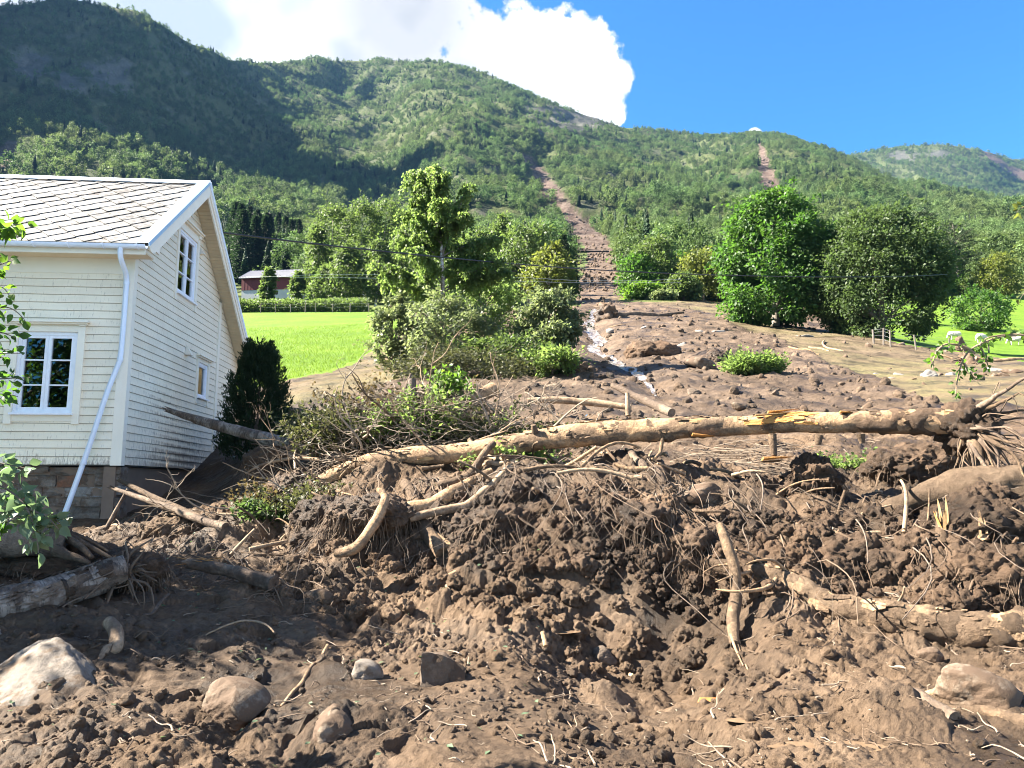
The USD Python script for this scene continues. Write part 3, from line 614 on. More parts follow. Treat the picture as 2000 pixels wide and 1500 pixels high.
def sheet(cols, nu, nt, back=(0.25, 600), amp=1.0, seed=0, tmax=1.0):
    ks = sorted(cols); K = len(cols[ks[0]])
    pu = np.linspace(ks[0], ks[-1], nu)
    # even in angle of view
    tt = np.linspace(0, 1, K)
    knots = np.array([[cols[k][i] for i in range(K)] for k in ks])      # (cols, K, 2)
    kn = PchipInterpolator(ks, knots, axis=0)(pu)                         # (nu, K, 2)
    kn[..., 1] = np.exp(PchipInterpolator(ks, np.log(knots[..., 1]), axis=0)(pu))
    t = np.linspace(0, 1, nt)
    pys = PchipInterpolator(tt, kn[..., 0], axis=1)(t); ds = np.exp(PchipInterpolator(tt, np.log(kn[..., 1]), axis=1)(t))
    r = np.stack([(pu[:,None]-1000)/FPX*np.ones_like(pys), cp-sp*(750-pys)/FPX*-1*-1, sp+cp*(750-pys)/FPX], -1)
    r = r/r[..., 1:2]
    P = C0 + r*ds[..., None]
    # behind the ridge the ground falls away
    nb = 26; s = np.linspace(0, 1, nb+1)[1:]
    R0 = P[:, -1:]
    dirn = R0.copy(); dirn[..., 2] = 0; dirn /= np.linalg.norm(dirn, axis=-1, keepdims=True)
    B = R0 + dirn*(s*back[1])[None,:,None]; B[..., 2] = R0[..., 2] - (s**1.6*back[0]*back[1]*2.2)[None]
    P = np.concatenate([P, B], 1)
    d = P[..., 1]
    k = np.clip((d-340)/260, 0, 1)
    k = k*np.r_[np.ones(nt-24), np.linspace(1, 0.35, 24), np.full(nb, 0.5)][None]
    W = P/130.0
    ridg = 1-np.abs(fbm(W*np.array([1,0.55,0.25]), 5, seed)-0.5)*2
    rel = (fbm(P/260.0, 4, seed+3)-0.5)*80 + (ridg-0.8)*85 + (fbm(P/38.0, 4, seed+6)-0.5)*15
    P[..., 2] += rel*k*amp
    return P.transpose(1,0,2)
M1 = sheet(COLS, 500, 200)
nt1, nu1 = M1.shape[:2]
FAR = { 1450:[(420,1900),(360,2200),(320,2450),(300,2600)], 1600:[(420,1900),(370,2250),(325,2500),(302,2650)], 1650:[(430,1850),(370,2250),(330,2500),(304,2650)],
 1730:[(440,1800),(380,2150),(330,2500),(290,2750)], 1820:[(440,1800),(380,2150),(330,2480),(284,2750)], 1900:[(440,1850),(380,2250),(330,2550),(293,2800)], 2000:[(440,1950),(390,2400),(350,2700),(314,2950)], 2200:[(440,2050),(400,2500),(370,2800),(350,3000)], 2600:[(440,2100),(420,2500),(400,2800),(380,3000)]}
M2 = sheet(FAR, 160, 70, amp=0.8, seed=40)

TRACKS = [ # slide scars as polylines in the picture with half widths
 [(1168,545,46),(1153,500,46),(1137,460,32),(1117,430,20),(1098,400,14),(1075,370,17),(1055,345,13),(1045,325,8),(1020,300,5)],
 [(1512,385,18),(1500,345,16),(1492,310,10),(1485,285,5)],
  [(1925,300,6),(1960,325,7),(2010,350,9)],
 [(20,290,16),(5,310,18)]]
def on_track(P, grow=1.0, add=0.0, which=None):
    px, py = project(P); out = np.zeros(px.shape, bool)
    n = (fbm(P/18.0, 3, 90)-0.5)*14
    for ti, tr in enumerate(TRACKS):
        if which is not None and ti not in which: continue
        for (x0,y0,w0),(x1,y1,w1) in zip(tr[:-1], tr[1:]):
            t = np.clip(((px-x0)*(x1-x0)+(py-y0)*(y1-y0))/((x1-x0)**2+(y1-y0)**2), 0, 1)
            out |= np.hypot(px-x0-t*(x1-x0), py-y0-t*(y1-y0)) + n < (w0+t*(w1-w0))*grow+add
    return out
ROCKY = [ (1130,235,95,26),(1060,215,50,12),(215,150,60,40),(130,170,60,40),(60,130,50,40),(1760,305,40,14),(1830,300,30,10) ]
def rockiness(P):
    px, py = project(P); v = np.zeros(px.shape)
    for x, y, a, b in ROCKY: v = np.maximum(v, 1.25-np.hypot((px-x)/a, (py-y)/b))
    return v + (fbm(P/22.0, 4, 66)-0.5)*2.2 - 0.25
def mountain_mat():
    nd = {"g": ("geometry", {}), "scar": ("attribute", {"attribute": "scar"}), "rk": ("attribute", {"attribute": "rock"}),
      "n": ("noise_texture", {"scale": 0.02, "detail": 9.0, "roughness": 0.7}), "n2": ("noise_texture", {"scale": 0.16, "detail": 8.0, "roughness": 0.75}),
      "r": ("rgb_ramp", {"ramp": [(0.3, (0.035,0.048,0.018)), (0.5, (0.055,0.07,0.025)), (0.7, (0.085,0.085,0.04))]}),
      "rs": ("rgb_ramp", {"ramp": [(0.3, (0.06,0.042,0.034)), (0.5, (0.105,0.075,0.060)), (0.72, (0.21,0.175,0.15))]}),
      "rr": ("rgb_ramp", {"ramp": [(0.35, (0.055,0.06,0.045)), (0.55, (0.085,0.083,0.072)), (0.72, (0.14,0.132,0.125))]}),
      "m1": ("mix_color", {"blend_type": "mix"}), "m2": ("mix_color", {"blend_type": "mix"}), "b": ("bump", {"strength": 1.0, "distance": 6.0}), "p": ("principled_bsdf", {"roughness": 0.9, "specular_ior_level": 0.1})}
    mat('mountain_ground', nd, [("g.position", "n.vector"), ("g.position", "n2.vector"), ("n2.fac", "r.fac"), ("n2.fac", "rs.fac"), ("n2.fac", "rr.fac"), ("r.color", "m1.a"), ("rr.color", "m1.b"), ("rk.fac", "m1.fac"), ("m1.result", "m2.a"), ("rs.color", "m2.b"), ("scar.fac", "m2.fac"), ("m2.result", "p.base_color"), ("n2.fac", "b.height"), ("b.normal", "p.normal")])
mountain_mat()
def mountain(name, M, label):
    nt, nu = M.shape[:2]; V = M.reshape(-1,3)
    F = split(None, V, nu, nt)
    p = obj(name, (V, quads(F)), 'mountain_ground', smooth=True, kind='structure', label=label)
    for nm, val in (('scar', on_track(V).astype(np.float32)), ('rock', np.clip(rockiness(V)*2, 0, 1).astype(np.float32))):
        UsdGeom.PrimvarsAPI(p).CreatePrimvar(nm, Sdf.ValueTypeNames.FloatArray, 'vertex').Set(Vt.FloatArray.FromNumpy(val.astype(np.float32)))
    return V, F
V1, F1 = mountain('mountain', M1, 'long wooded mountainside with a brown landslide scar')
V2, F2 = mountain('far_hill', M2, 'dark rounded hill at the far right')

# forest
def forest_proto(path, kind, seed, detail):
    rg = np.random.default_rng(seed)
    if kind == 'broad':
        tm, cm = tree_parts(h=1.0, r=0.40, t0=0.10, prof=('birch','round','tall')[seed % 3], seed=seed, ls=0.045 if detail else 0.085, nclump=46 if detail else 26, per=36 if detail else 13, tr=0.018, rc=0.27, gaps=0.5, limbs=8, droop=0.3, width=0.8)
        usdkit.mesh(stage, path, cat_meshes([tm, cm]), mats('forest_leaf')); return path
    if kind == 'broad':
        ms = []
        n = 7 if detail else 5
        cs = [np.array([0,0,0.55])]+[np.array([math.cos(a)*0.24, math.sin(a)*0.24, rg.uniform(0.3,0.75)]) for a in np.linspace(0, 6.28, n, endpoint=False)+rg.uniform(0,1)]
        for i, c in enumerate(cs):
            r = rg.uniform(0.14,0.27) if i else 0.30
            v, f = blob(c, np.array([r, r, r*1.25]), 2 if detail else 1, 0.45, 2.2, seed*10+i); ms.append((v, f))
        k = 420 if detail else 170
        P = np.concatenate([v for v, f in ms]); P = P[rg.integers(0, len(P), k)]
        D = (P-np.array([0,0,0.45]))+unit(k, rg)*0.5+np.array([0,0,0.2])
        ms.append(leaves(P, D, rg.uniform(0.08,0.17,k)*(0.8 if detail else 1.0), rg, width=0.9))
        ms.append(tb(np.array([[0,0,-0.15],[0,0,0.5]]), [0.025,0.012], 4))
    else:
        ms = []; k = 16
        for i in range(k):
            z = 0.06+0.92*i/k; r = (1-z)*0.24+0.015
            nb_ = 9
            for j in range(nb_):
                a = 2*np.pi*j/nb_+i*0.7+rg.uniform(-.2,.2); rr_ = r*rg.uniform(0.75,1.15); w = 0.55*r
                p0 = np.array([0,0,z+0.05]); e = np.array([math.cos(a), math.sin(a), 0]); s = np.array([-e[1], e[0], 0])
                ms.append((np.array([p0, e*rr_*0.7+s*w+[0,0,z], e*rr_+[0,0,z-0.04], e*rr_*0.7-s*w+[0,0,z]]), np.array([[0,1,2],[0,2,3]])))
        ms.append(tb(np.array([[0,0,-0.1],[0,0,0.95]]), [0.018,0.004], 4))
    m = usdkit.mesh(stage, path, cat_meshes(ms), mats('forest_leaf' if kind == 'broad' else 'forest_spruce'))
    return path
def scatter(name, V, F, n, rg, accept, sizes, kinds, label, spruce=None):
    f3 = quads(F); a = V[f3[:,1]]-V[f3[:,0]]; b = V[f3[:,2]]-V[f3[:,0]]; ar = np.linalg.norm(np.cross(a, b), axis=1)
    c = V[f3].mean(1); ar = ar*accept(c)
    idx = rg.choice(len(f3), n, p=ar/ar.sum()); u_, v_ = rg.random(n), rg.random(n); fl = u_+v_ > 1; u_[fl], v_[fl] = 1-u_[fl], 1-v_[fl]
    P = V[f3[idx,0]] + a[idx]*u_[:,None] + b[idx]*v_[:,None]
    s = sizes(P, rg)
    pi = UsdGeom.PointInstancer.Define(stage, '/World/'+numbered('/World', name)); protos = []
    for q, (k, sd, dt) in enumerate(kinds):
        path = f'{pi.GetPath()}/{"broadleaf_tree" if k == "broad" else "spruce_tree"}_{q:03d}'
        forest_proto(path, k, sd, dt); protos.append(path)
    pi.CreatePrototypesRel().SetTargets([Sdf.Path(x) for x in protos])
    nbroad = [i for i, k in enumerate(kinds) if k[0] == 'broad']; nsp = [i for i, k in enumerate(kinds) if k[0] != 'broad']
    ids = rg.choice(nbroad, n)
    if spruce is not None and nsp:
        isp = spruce(P, rg); ids = np.where(isp, rg.choice(nsp, n), ids); s = np.where(isp[:,None], s*np.array([0.95,0.95,1.25]), s)
    pi.CreateProtoIndicesAttr(Vt.IntArray.FromNumpy(ids.astype(np.int32)))
    pi.CreatePositionsAttr(Vt.Vec3fArray.FromNumpy(P.astype(np.float32)))
    th = rg.uniform(0, 2*np.pi, n)
    q = np.zeros((n,4), np.float16); q[:,3] = np.cos(th/2); q[:,2] = np.sin(th/2)
    pi.CreateOrientationsAttr(Vt.QuathArray.FromNumpy(q))
    pi.CreateScalesAttr(Vt.Vec3fArray.FromNumpy(s.astype(np.float32)))
    tag(pi, label, None, None, 'stuff')
    return P
def accept_far(c):
    px, py = project(c)
    vis = (px > -260) & (px < 2260) & (c[:,1] > 395)
    r = rockiness(c)
    ok = vis & ~on_track(c, 1.0)
    w = np.where(r > 0.45, 0.06, np.where(r > 0.15, 0.4, 1.0))
    hid = (c[:,2] > 0) & (np.arange(len(c)) >= 0)
    return ok*w*np.clip(0.25+(fbm(c/28.0, 3, 14)-0.36)*5, 0.1, 1)
def size_far(P, rg):
    h = (4.2+8.8*rg.random(len(P))**1.5)*(0.7+0.6*fbm(P/40.0, 3, 12))*np.where(P[:,2] > 480, 0.75, 1.0)*np.where(rockiness(P) > 0.15, 0.55, 1)
    w = h*rg.uniform(0.65,1.2,len(P))
    return np.stack([w, w, h], 1)
rg = np.random.default_rng(21)
Ff = F1[:(200-1+3)*(nu1-1)]
KB = [('broad', s, False) for s in (1,2,3,4,5,6)]+[('spruce', 7, False)]
scatter('forest', V1, Ff, 44000, rg, accept_far, size_far, KB, 'birch woods covering the mountainside', lambda P, r: r.random(len(P)) < 0.35*np.clip((fbm(P/70.0, 3, 15)-0.5)*5, 0, 1)+0.02)
def accept_f2(c):
    px, py = project(c); return ((px > 1600) & (px < 2250) & ~on_track(c))*np.where(rockiness(c) > 0.3, 0.1, 1.0)
scatter('forest', V2, F2[:(70+2)*(160-1)], 5000, rg, accept_f2, lambda P, r: np.stack([r.uniform(9,14,len(P))]*3, 1), KB, 'dark woods on the far hill')
# ------------------------------------------------------------------ house
house = thing('house', 'cream clapboard house with pale slate roof and crooked white downpipe', 'house', HOUSE_P, 4.5)
mat('slate', {"g": ("geometry", {}), "oi": ("object_info", {}), "n": ("noise_texture", {"scale": 9.0, "detail": 9.0, "roughness": 0.75}), "n2": ("noise_texture", {"scale": 1.1, "detail": 4.0}),
    "ad": ("math", {"math_type": "multiply_add", "value2": 0.5, "value3": -0.25}), "a2": ("math", {"math_type": "add"}),
    "r": ("rgb_ramp", {"ramp": [(0.35, (0.045,0.04,0.037)), (0.46, (0.12,0.118,0.113)), (0.57, (0.19,0.192,0.192)), (0.8, (0.265,0.268,0.27))]}),
    "mr": ("map_range", {"to_min": 0.78, "to_max": 1.12}), "ms": ("map_range", {"to_min": 0.6, "to_max": 1.5}), "h": ("hsv", {}), "b": ("bump", {"strength": 0.4, "distance": 0.008}), "p": ("principled_bsdf", {"roughness": 0.65, "specular_ior_level": 0.3})},
    [("g.position", "n.vector"), ("g.position", "n2.vector"), ("n2.fac", "ad.value1"), ("n.fac", "a2.value1"), ("ad.value", "a2.value2"), ("a2.value", "r.fac"), ("oi.random", "mr.value"), ("mr.result", "h.value"), ("oi.random", "ms.value"), ("ms.result", "h.saturation"), ("r.color", "h.color"), ("h.color", "p.base_color"), ("n.fac", "b.height"), ("b.normal", "p.normal")])
# clapboards with splashed mud: stains keep their own shape on the paint
mat('clapboard', {"g": ("geometry", {}), "oi": ("object_info", {}), "n": ("noise_texture", {"scale": 2.5, "detail": 6.0}), "mp": ("mapping", {"mapping_type": "point", "scale": (40.0, 40.0, 6.0)}), "n2": ("noise_texture", {"scale": 1.0, "detail": 5.0, "roughness": 0.7}),
    "st": ("attribute", {"attribute": "stain"}), "ad": ("math", {"math_type": "multiply_add", "value2": 1.0, "value3": -0.42}), "rs": ("map_range", {"from_min": 0.16, "from_max": 0.34, "clamp": True}), "sm": ("math", {"math_type": "add"}),
    "r": ("rgb_ramp", {"ramp": [(0.3, (0.74,0.665,0.52)), (0.7, (0.81,0.74,0.59))]}), "mr": ("map_range", {"to_min": 0.96, "to_max": 1.03}), "h": ("hsv", {}),
    "mx": ("mix_color", {"blend_type": "mix", "b": (0.27,0.225,0.18)}), "p": ("principled_bsdf", {"roughness": 0.55, "specular_ior_level": 0.3})},
    [("g.position", "n.vector"), ("n.fac", "r.fac"), ("oi.random", "mr.value"), ("mr.result", "h.value"), ("r.color", "h.color"), ("h.color", "mx.a"), ("g.position", "mp.vector"), ("mp.vector", "n2.vector"),
     ("n2.fac", "ad.value1"), ("ad.value", "sm.value1"), ("st.fac", "sm.value2"), ("sm.value", "rs.value"), ("rs.result", "mx.fac"), ("mx.color" if False else "mx.result", "p.base_color")])
mat('window_glass', {"tr": ("transparent_bsdf", {"color": (0.75,0.78,0.78)}), "gl": ("glossy_bsdf", {"color": (1,1,1), "roughness": 0.02}), "fr": ("fresnel", {"IOR": 1.6}), "mx": ("mix_closure", {})},
    [("fr.fac", "mx.fac"), ("tr.BSDF", "mx.closure1"), ("gl.BSDF", "mx.closure2")], surface="mx.closure")
TAN = 0.81; RZ, RY = 6.01, 2.40
def roof_z(y): return RZ-TAN*abs(y-RY)
def map_plane(v, plane, z0, h, th, lip, off):
    s, z, t = v[:,0], v[:,1], v[:,2]
    o = off + np.where(t > th*0.5, th + lip*(1-(z-z0)/h), 0.0)
    return np.stack([s, -o, z], 1) if plane == 'front' else np.stack([o, s, z], 1)
def stain_of(plane, v):
    if plane == 'front': return np.clip(0.18-(v[:,2])*0.9, 0, 0.18)
    y, z = v[:,1], v[:,2]
    a = 0.42-z*0.30 - np.abs(y-2.7)*0.13
    b = 0.24*np.exp(-((y-1.7)/0.6)**2-((z-1.1)/0.45)**2)
    return np.clip(np.maximum(a, b), 0, 0.5)
def plane_piece(name, poly, plane, th, off, mat_, lip=0.0, z0=0.0, h=1.0, fine=False, parent=house):
    g = [p for p in getattr(poly, 'geoms', [poly]) if p.area > 1e-3]
    for p in g:
        if fine and plane == 'side': p = p.segmentize(0.35)
        m = trimesh.creation.extrude_polygon(p, th, engine='earcut')
        v = map_plane(np.array(m.vertices), plane, z0, h, th, lip, off); f = np.array(m.faces)
        if plane == 'front': f = f[:, ::-1] if False else f
        pr = obj(name, (v, f), mat_, parent)
        if mat_ == 'clapboard':
            UsdGeom.PrimvarsAPI(pr).CreatePrimvar('stain', Sdf.ValueTypeNames.FloatArray, 'vertex').Set(Vt.FloatArray.FromNumpy(stain_of(plane, v).astype(np.float32)))
WF = (-1.80, -0.83, 0.86, 2.26); WU = (1.90, 2.93, 3.50, 4.85); WL = (3.41, 4.03, 1.56, 2.33)
XL = -6.2
front = sg.box(XL, 0, -0.155, 3.60)
# in front coordinates s = x, z
front = sg.Polygon([(XL,0),(-0.155,0),(-0.155,3.62),(XL,3.62)])
hole_f = sg.box(WF[0]-0.10, WF[2]-0.12, WF[1]+0.10, WF[3]+0.09)
side_main = sg.Polygon([(0.11,0),(4.60,0),(4.60,roof_z(4.60)-0.16),(RY,RZ-0.16),(0.11,roof_z(0.11)-0.16)])
side_lean = sg.Polygon([(4.76,0.0),(6.30,0.0),(6.30,roof_z(6.30)-0.16),(4.76,roof_z(4.76)-0.16)])
hole_s = sg.box(WU[0]-0.08, WU[2]-0.12, WU[1]+0.08, WU[3]+0.08).union(sg.box(WL[0]-0.08, WL[2]-0.12, WL[1]+0.08, WL[3]+0.09))
H = 0.139
k = 0
while k*H < 5.9:
    z0 = k*H; band = lambda a, b: sg.box(a, z0+0.004, b, z0+H-0.003)
    if z0 < 3.6:
        for q in (front.intersection(band(XL, -0.155)).difference(hole_f),):
            plane_piece('clapboard', q, 'front', 0.014, 0.004, 'clapboard', 0.013, z0, H)
    q = side_main.intersection(band(0.11, 4.60)).difference(hole_s)
    if not q.is_empty: plane_piece('clapboard', q, 'side', 0.014, 0.004, 'clapboard', 0.013, z0, H, True)
    q = side_lean.intersection(band(4.76, 6.30))
    if not q.is_empty: plane_piece('clapboard', q, 'side', 0.014, 0.004, 'clapboard', 0.013, z0, H, True)
    k += 1
# wall behind the boards, with window openings; floor and far walls close the rooms
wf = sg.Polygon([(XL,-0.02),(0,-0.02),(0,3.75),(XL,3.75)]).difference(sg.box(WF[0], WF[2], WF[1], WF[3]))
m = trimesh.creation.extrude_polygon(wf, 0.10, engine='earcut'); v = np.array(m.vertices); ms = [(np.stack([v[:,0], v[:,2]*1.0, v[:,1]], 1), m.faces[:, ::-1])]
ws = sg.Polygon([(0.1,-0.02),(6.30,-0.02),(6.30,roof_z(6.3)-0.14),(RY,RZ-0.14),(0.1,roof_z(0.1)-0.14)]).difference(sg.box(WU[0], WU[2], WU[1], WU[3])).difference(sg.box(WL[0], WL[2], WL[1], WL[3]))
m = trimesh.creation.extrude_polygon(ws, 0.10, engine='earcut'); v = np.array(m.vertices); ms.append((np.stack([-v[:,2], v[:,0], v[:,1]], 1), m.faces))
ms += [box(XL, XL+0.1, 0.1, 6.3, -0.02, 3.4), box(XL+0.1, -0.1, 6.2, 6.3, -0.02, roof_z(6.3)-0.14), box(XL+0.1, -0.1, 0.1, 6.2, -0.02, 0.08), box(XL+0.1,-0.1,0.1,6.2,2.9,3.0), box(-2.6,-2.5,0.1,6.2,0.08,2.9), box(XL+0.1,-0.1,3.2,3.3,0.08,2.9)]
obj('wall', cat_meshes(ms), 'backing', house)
# corner boards and trim
cb = [sg.box(-0.155, -0.01, 0.026, 3.62)]
obj('corner_board', box(-0.152, 0.028, -0.030, -0.001, -0.012, 3.62), 'paint_trim', house)
obj('corner_board', box(0.001, 0.0285, 0.0, 0.105, -0.012, 3.80), 'paint_trim', house)
obj('corner_board', box(0.001, 0.045, 4.605, 4.755, -0.015, roof_z(4.7)-0.18), 'paint_trim', house)
obj('frieze_board', box(XL, -0.16, -0.036, -0.001, 3.30, 3.58), 'paint_trim', house)

def window(name, plane, w, rows, cols, label, cornice, casing=0.12, below=0.18):
    a, b, z0, z1 = w
    def bx(s0, s1, q0, q1, o0, o1):      # along the wall, up, outwards
        return box(s0, s1, -o1, -o0, q0, q1) if plane == 'front' else box(o0, o1, s0, s1, q0, q1)
    fr = 0.055
    W = obj(name, cat_meshes([bx(a,a+fr,z0,z1,-0.06,0.014), bx(b-fr,b,z0,z1,-0.06,0.014), bx(a+fr,b-fr,z1-fr,z1,-0.06,0.013), bx(a+fr,b-fr,z0,z0+fr,-0.06,0.013)]), 'paint_white', house, label=label)
    x0, x1, q0, q1 = a+fr, b-fr, z0+fr, z1-fr
    cw = (x1-x0)/cols; g = 0.052 if cols > 1 else 0.03
    for c in range(cols):
        s0, s1 = x0+c*cw+0.002, x0+(c+1)*cw-0.002
        obj('sash', cat_meshes([bx(s0,s0+g,q0,q1,-0.05,0.004), bx(s1-g,s1,q0,q1,-0.05,0.004), bx(s0+g,s1-g,q0,q0+g,-0.05,0.003), bx(s0+g,s1-g,q1-g,q1,-0.05,0.003)]
            + [bx(s0+g,s1-g,q0+(q1-q0)*i/rows-0.012,q0+(q1-q0)*i/rows+0.012,-0.045,0.001) for i in range(1, rows)]), 'paint_white', W)
        hh = (q1-q0)/rows
        for i in range(rows):
            obj('pane', bx(s0+g-0.004,s1-g+0.004,q0+i*hh+(g if i == 0 else 0.010),q0+(i+1)*hh-(g if i == rows-1 else 0.010),-0.031,-0.027), 'window_glass', W)
    c = casing
    obj('casing', bx(a-c,a-0.002,z0-below,z1+0.10,-0.01,0.046), 'paint_trim', W); obj('casing', bx(b+0.002,b+c,z0-below,z1+0.10,-0.01,0.046), 'paint_trim', W)
    obj('casing', bx(a-0.001,b+0.001,z1+0.002,z1+0.10,-0.01,0.040), 'paint_trim', W); obj('casing', bx(a-0.001,b+0.001,z0-0.13,z0-0.028,-0.01,0.036), 'paint_trim', W)
    obj('sill', bx(a-0.02,b+0.02,z0-0.027,z0+0.006,-0.01,0.095), 'paint_white', W)
    obj('cornice', cat_meshes([bx(a-c-0.07,b+c+0.07,z1+cornice,z1+cornice+0.035,-0.01,0.125), bx(a-c-0.04,b+c+0.04,z1+cornice-0.03,z1+cornice-0.001,-0.01,0.09),
        bx(a-c-0.012,a-c+0.10,z1+0.103,z1+cornice-0.032,-0.01,0.075), bx(b+c-0.10,b+c+0.012,z1+0.103,z1+cornice-0.032,-0.01,0.075), bx(a-c+0.10,b+c-0.10,z1+0.103,z1+cornice-0.032,-0.01,0.03)]), 'paint_trim', W)
    return W
W1 = window('window', 'front', WF, 3, 2, 'two-sash window on the long wall', 0.155)
W2 = window('window', 'side', WU, 3, 2, 'upper gable window with curtains', 0.20, 0.10, 0.16)
W3 = window('window', 'side', WL, 1, 1, 'small mud-splashed window low on the gable', 0.12, 0.10, 0.14)
def curtain(s0, s1, z0, z1, x):
    ss = np.linspace(s0, s1, 40); zz = np.linspace(z0, z1, 6)
    V = np.array([[x+0.02*math.sin(s*60)+0.01*math.sin(s*23), s, z] for z in zz for s in ss])
    return V, quads(split(None, V, 40, 6))
obj('curtain', curtain(WU[0]+0.05, WU[1]-0.05, WU[2]+0.05, WU[3]-0.05, -0.18), 'curtain', W2); obj('curtain', curtain(WL[0]+0.05, WL[1]-0.05, WL[2]+0.05, WL[3]-0.05, -0.16), 'curtain', W3)
for (y, z, s) in ((2.63, 2.34, 1.0), (3.12, 4.66, 0.75)):
    v = np.array([[0.03,y-0.09*s,z],[0.03,y+0.09*s,z],[0.03,y,z+0.24*s],[0.13*s+0.03,y-0.07*s,z],[0.13*s+0.03,y+0.07*s,z]])
    obj('vent_hood', (v, np.array([[0,2,3],[1,4,2],[2,4,3],[0,3,4],[0,4,1],[0,1,2]])), 'paint_trim', house)
# foundation
rg = np.random.default_rng(31)
z = -0.03
for r, hgt in enumerate((0.13, 0.20, 0.17, 0.16, 0.24, 0.25, 0.25)):
    x = 0.02
    while x > XL:
        w = rg.uniform(0.22, 0.75); x1 = x-w
        b = trimesh.creation.box((w-0.006, 0.24, hgt-0.006)).subdivide().subdivide(); v = np.array(b.vertices)
        P = v+np.array([x, r, 3.0])
        v = v*0.97+ (np.stack([fbm(P*6, 3, 1), fbm(P*6, 3, 2)*1.5, fbm(P*6, 3, 3)], 1)-0.5)*0.10
        v = v+np.array([(x+x1)/2, 0.15+rg.uniform(-0.02,0.02), z-hgt/2+rg.uniform(-0.02,0.02)])
        obj('foundation_stone', (v, b.faces), 'foundation_lime' if (r == 2 and rg.random() < 0.6) else ('foundation_rust' if (r == 1 and -0.75 < x < -0.2) else 'foundation'), house, smooth=50)
        x = x1
    z -= hgt
v = np.array(trimesh.creation.box((0.2, 6.3, 1.42)).subdivide().subdivide().subdivide().vertices); fb = trimesh.creation.box((0.2, 6.3, 1.42)).subdivide().subdivide().subdivide().faces
v = v+np.array([-0.16, 3.15, -0.74]); v[:,0] += (fbm(v*3, 4, 4)-0.5)*0.05*(v[:,0] > -0.12)
obj('foundation_wall', (v, fb), 'plaster', house, smooth=60)
obj('foundation_core', box(XL, -0.2, 0.075, 6.25, -1.5, -0.04), 'plaster', house)
# roof
L1 = math.hypot(RY+0.42, TAN*(RY+0.42)); nrm = np.array([0, -TAN, 1.0])/math.hypot(1, TAN); upv = np.array([0, 1.0, TAN])/math.hypot(1, TAN)
eave = np.array([0, -0.42, roof_z(-0.42)])
def on_roof(a, b, h): return eave + np.array([a, 0, 0]) + upv*b + nrm*h
def roof_box(a0, a1, b0, b1, h0, h1):
    c = [on_roof(a, b, h) for h in (h0, h1) for b in (b0, b1) for a in (a0, a1)]
    return np.array(c), quads([[0,2,3,1],[4,5,7,6],[0,1,5,4],[2,6,7,3],[0,4,6,2],[1,3,7,5]])
upb = np.array([0, -1.0, TAN])/math.hypot(1, TAN); nrb = np.array([0, TAN, 1.0])/math.hypot(1, TAN); ridge = np.array([0, RY, RZ]); L2 = 4.15*math.hypot(1, TAN)
def back_box(a0, a1, b0, b1, h0, h1):
    c = [ridge + np.array([a,0,0]) - upb*b + nrb*h for h in (h0, h1) for b in (b0, b1) for a in (a0, a1)]
    return np.array(c), quads([[0,1,3,2],[4,6,7,5],[0,4,5,1],[2,3,7,6],[0,2,6,4],[1,5,7,3]])
RX0, RX1 = XL-0.3, 0.36
roof = obj('roof', cat_meshes([roof_box(RX0, RX1, 0.0, L1-0.05, -0.07, -0.028), back_box(RX0, RX1, 0.02, L2, -0.07, 0.0)]), 'backing', house)
obj('roof_soffit', cat_meshes([roof_box(RX0+0.01, RX1-0.004, 0.03+i*0.09, 0.03+i*0.09+0.085, -0.100, -0.0715) for i in range(int((L1-0.2)/0.09))]+[back_box(RX0+0.01, RX1-0.004, 0.1+i*0.09, 0.1+i*0.09+0.085, -0.100, -0.0715) for i in range(int((L2-0.14)/0.09))]), 'paint_soffit', house, kind='stuff')
D_ = 0.222; T = 0.245
nt = 0
for r in range(-1, 18):
    b = r*D_
    for c in range(-15, 3):
        a = c*2*D_ + (D_ if r % 2 else 0)
        sq = sg.Polygon([(a, b-D_), (a+D_, b), (a, b+D_+0.03), (a-D_, b)]).buffer(-0.004).intersection(sg.box(RX0+0.02, 0.004, RX1-0.16, L1-0.10))
        if sq.is_empty or sq.area < 0.003: continue
        m = trimesh.creation.extrude_polygon(sq, 0.008, engine='earcut'); v = np.array(m.vertices)
        jit = rg.uniform(-0.004, 0.004)
        hgt = 0.020 - (v[:,1]-b)*0.062 + v[:,2] + jit - 0.014
        P = eave[None] + v[:,0:1]*np.array([[1.0,0,0]]) + v[:,1:2]*upv + hgt[:,None]*nrm
        obj('roof_tile', (P, m.faces), 'slate', roof); nt += 1
obj('ridge_cap', cat_meshes([roof_box(RX0, RX1+0.05, L1-0.19, L1+0.004, 0.036, 0.046), back_box(RX0, RX1+0.05, 0.006, 0.19, 0.030, 0.046)]), 'metal_white', house)
obj('verge_flashing', cat_meshes([roof_box(RX1-0.175, RX1+0.052, -0.02, L1-0.191, 0.030, 0.040), roof_box(RX1+0.040, RX1+0.052, -0.02, L1-0.01, -0.03, 0.0295)]), 'metal_blue', house)
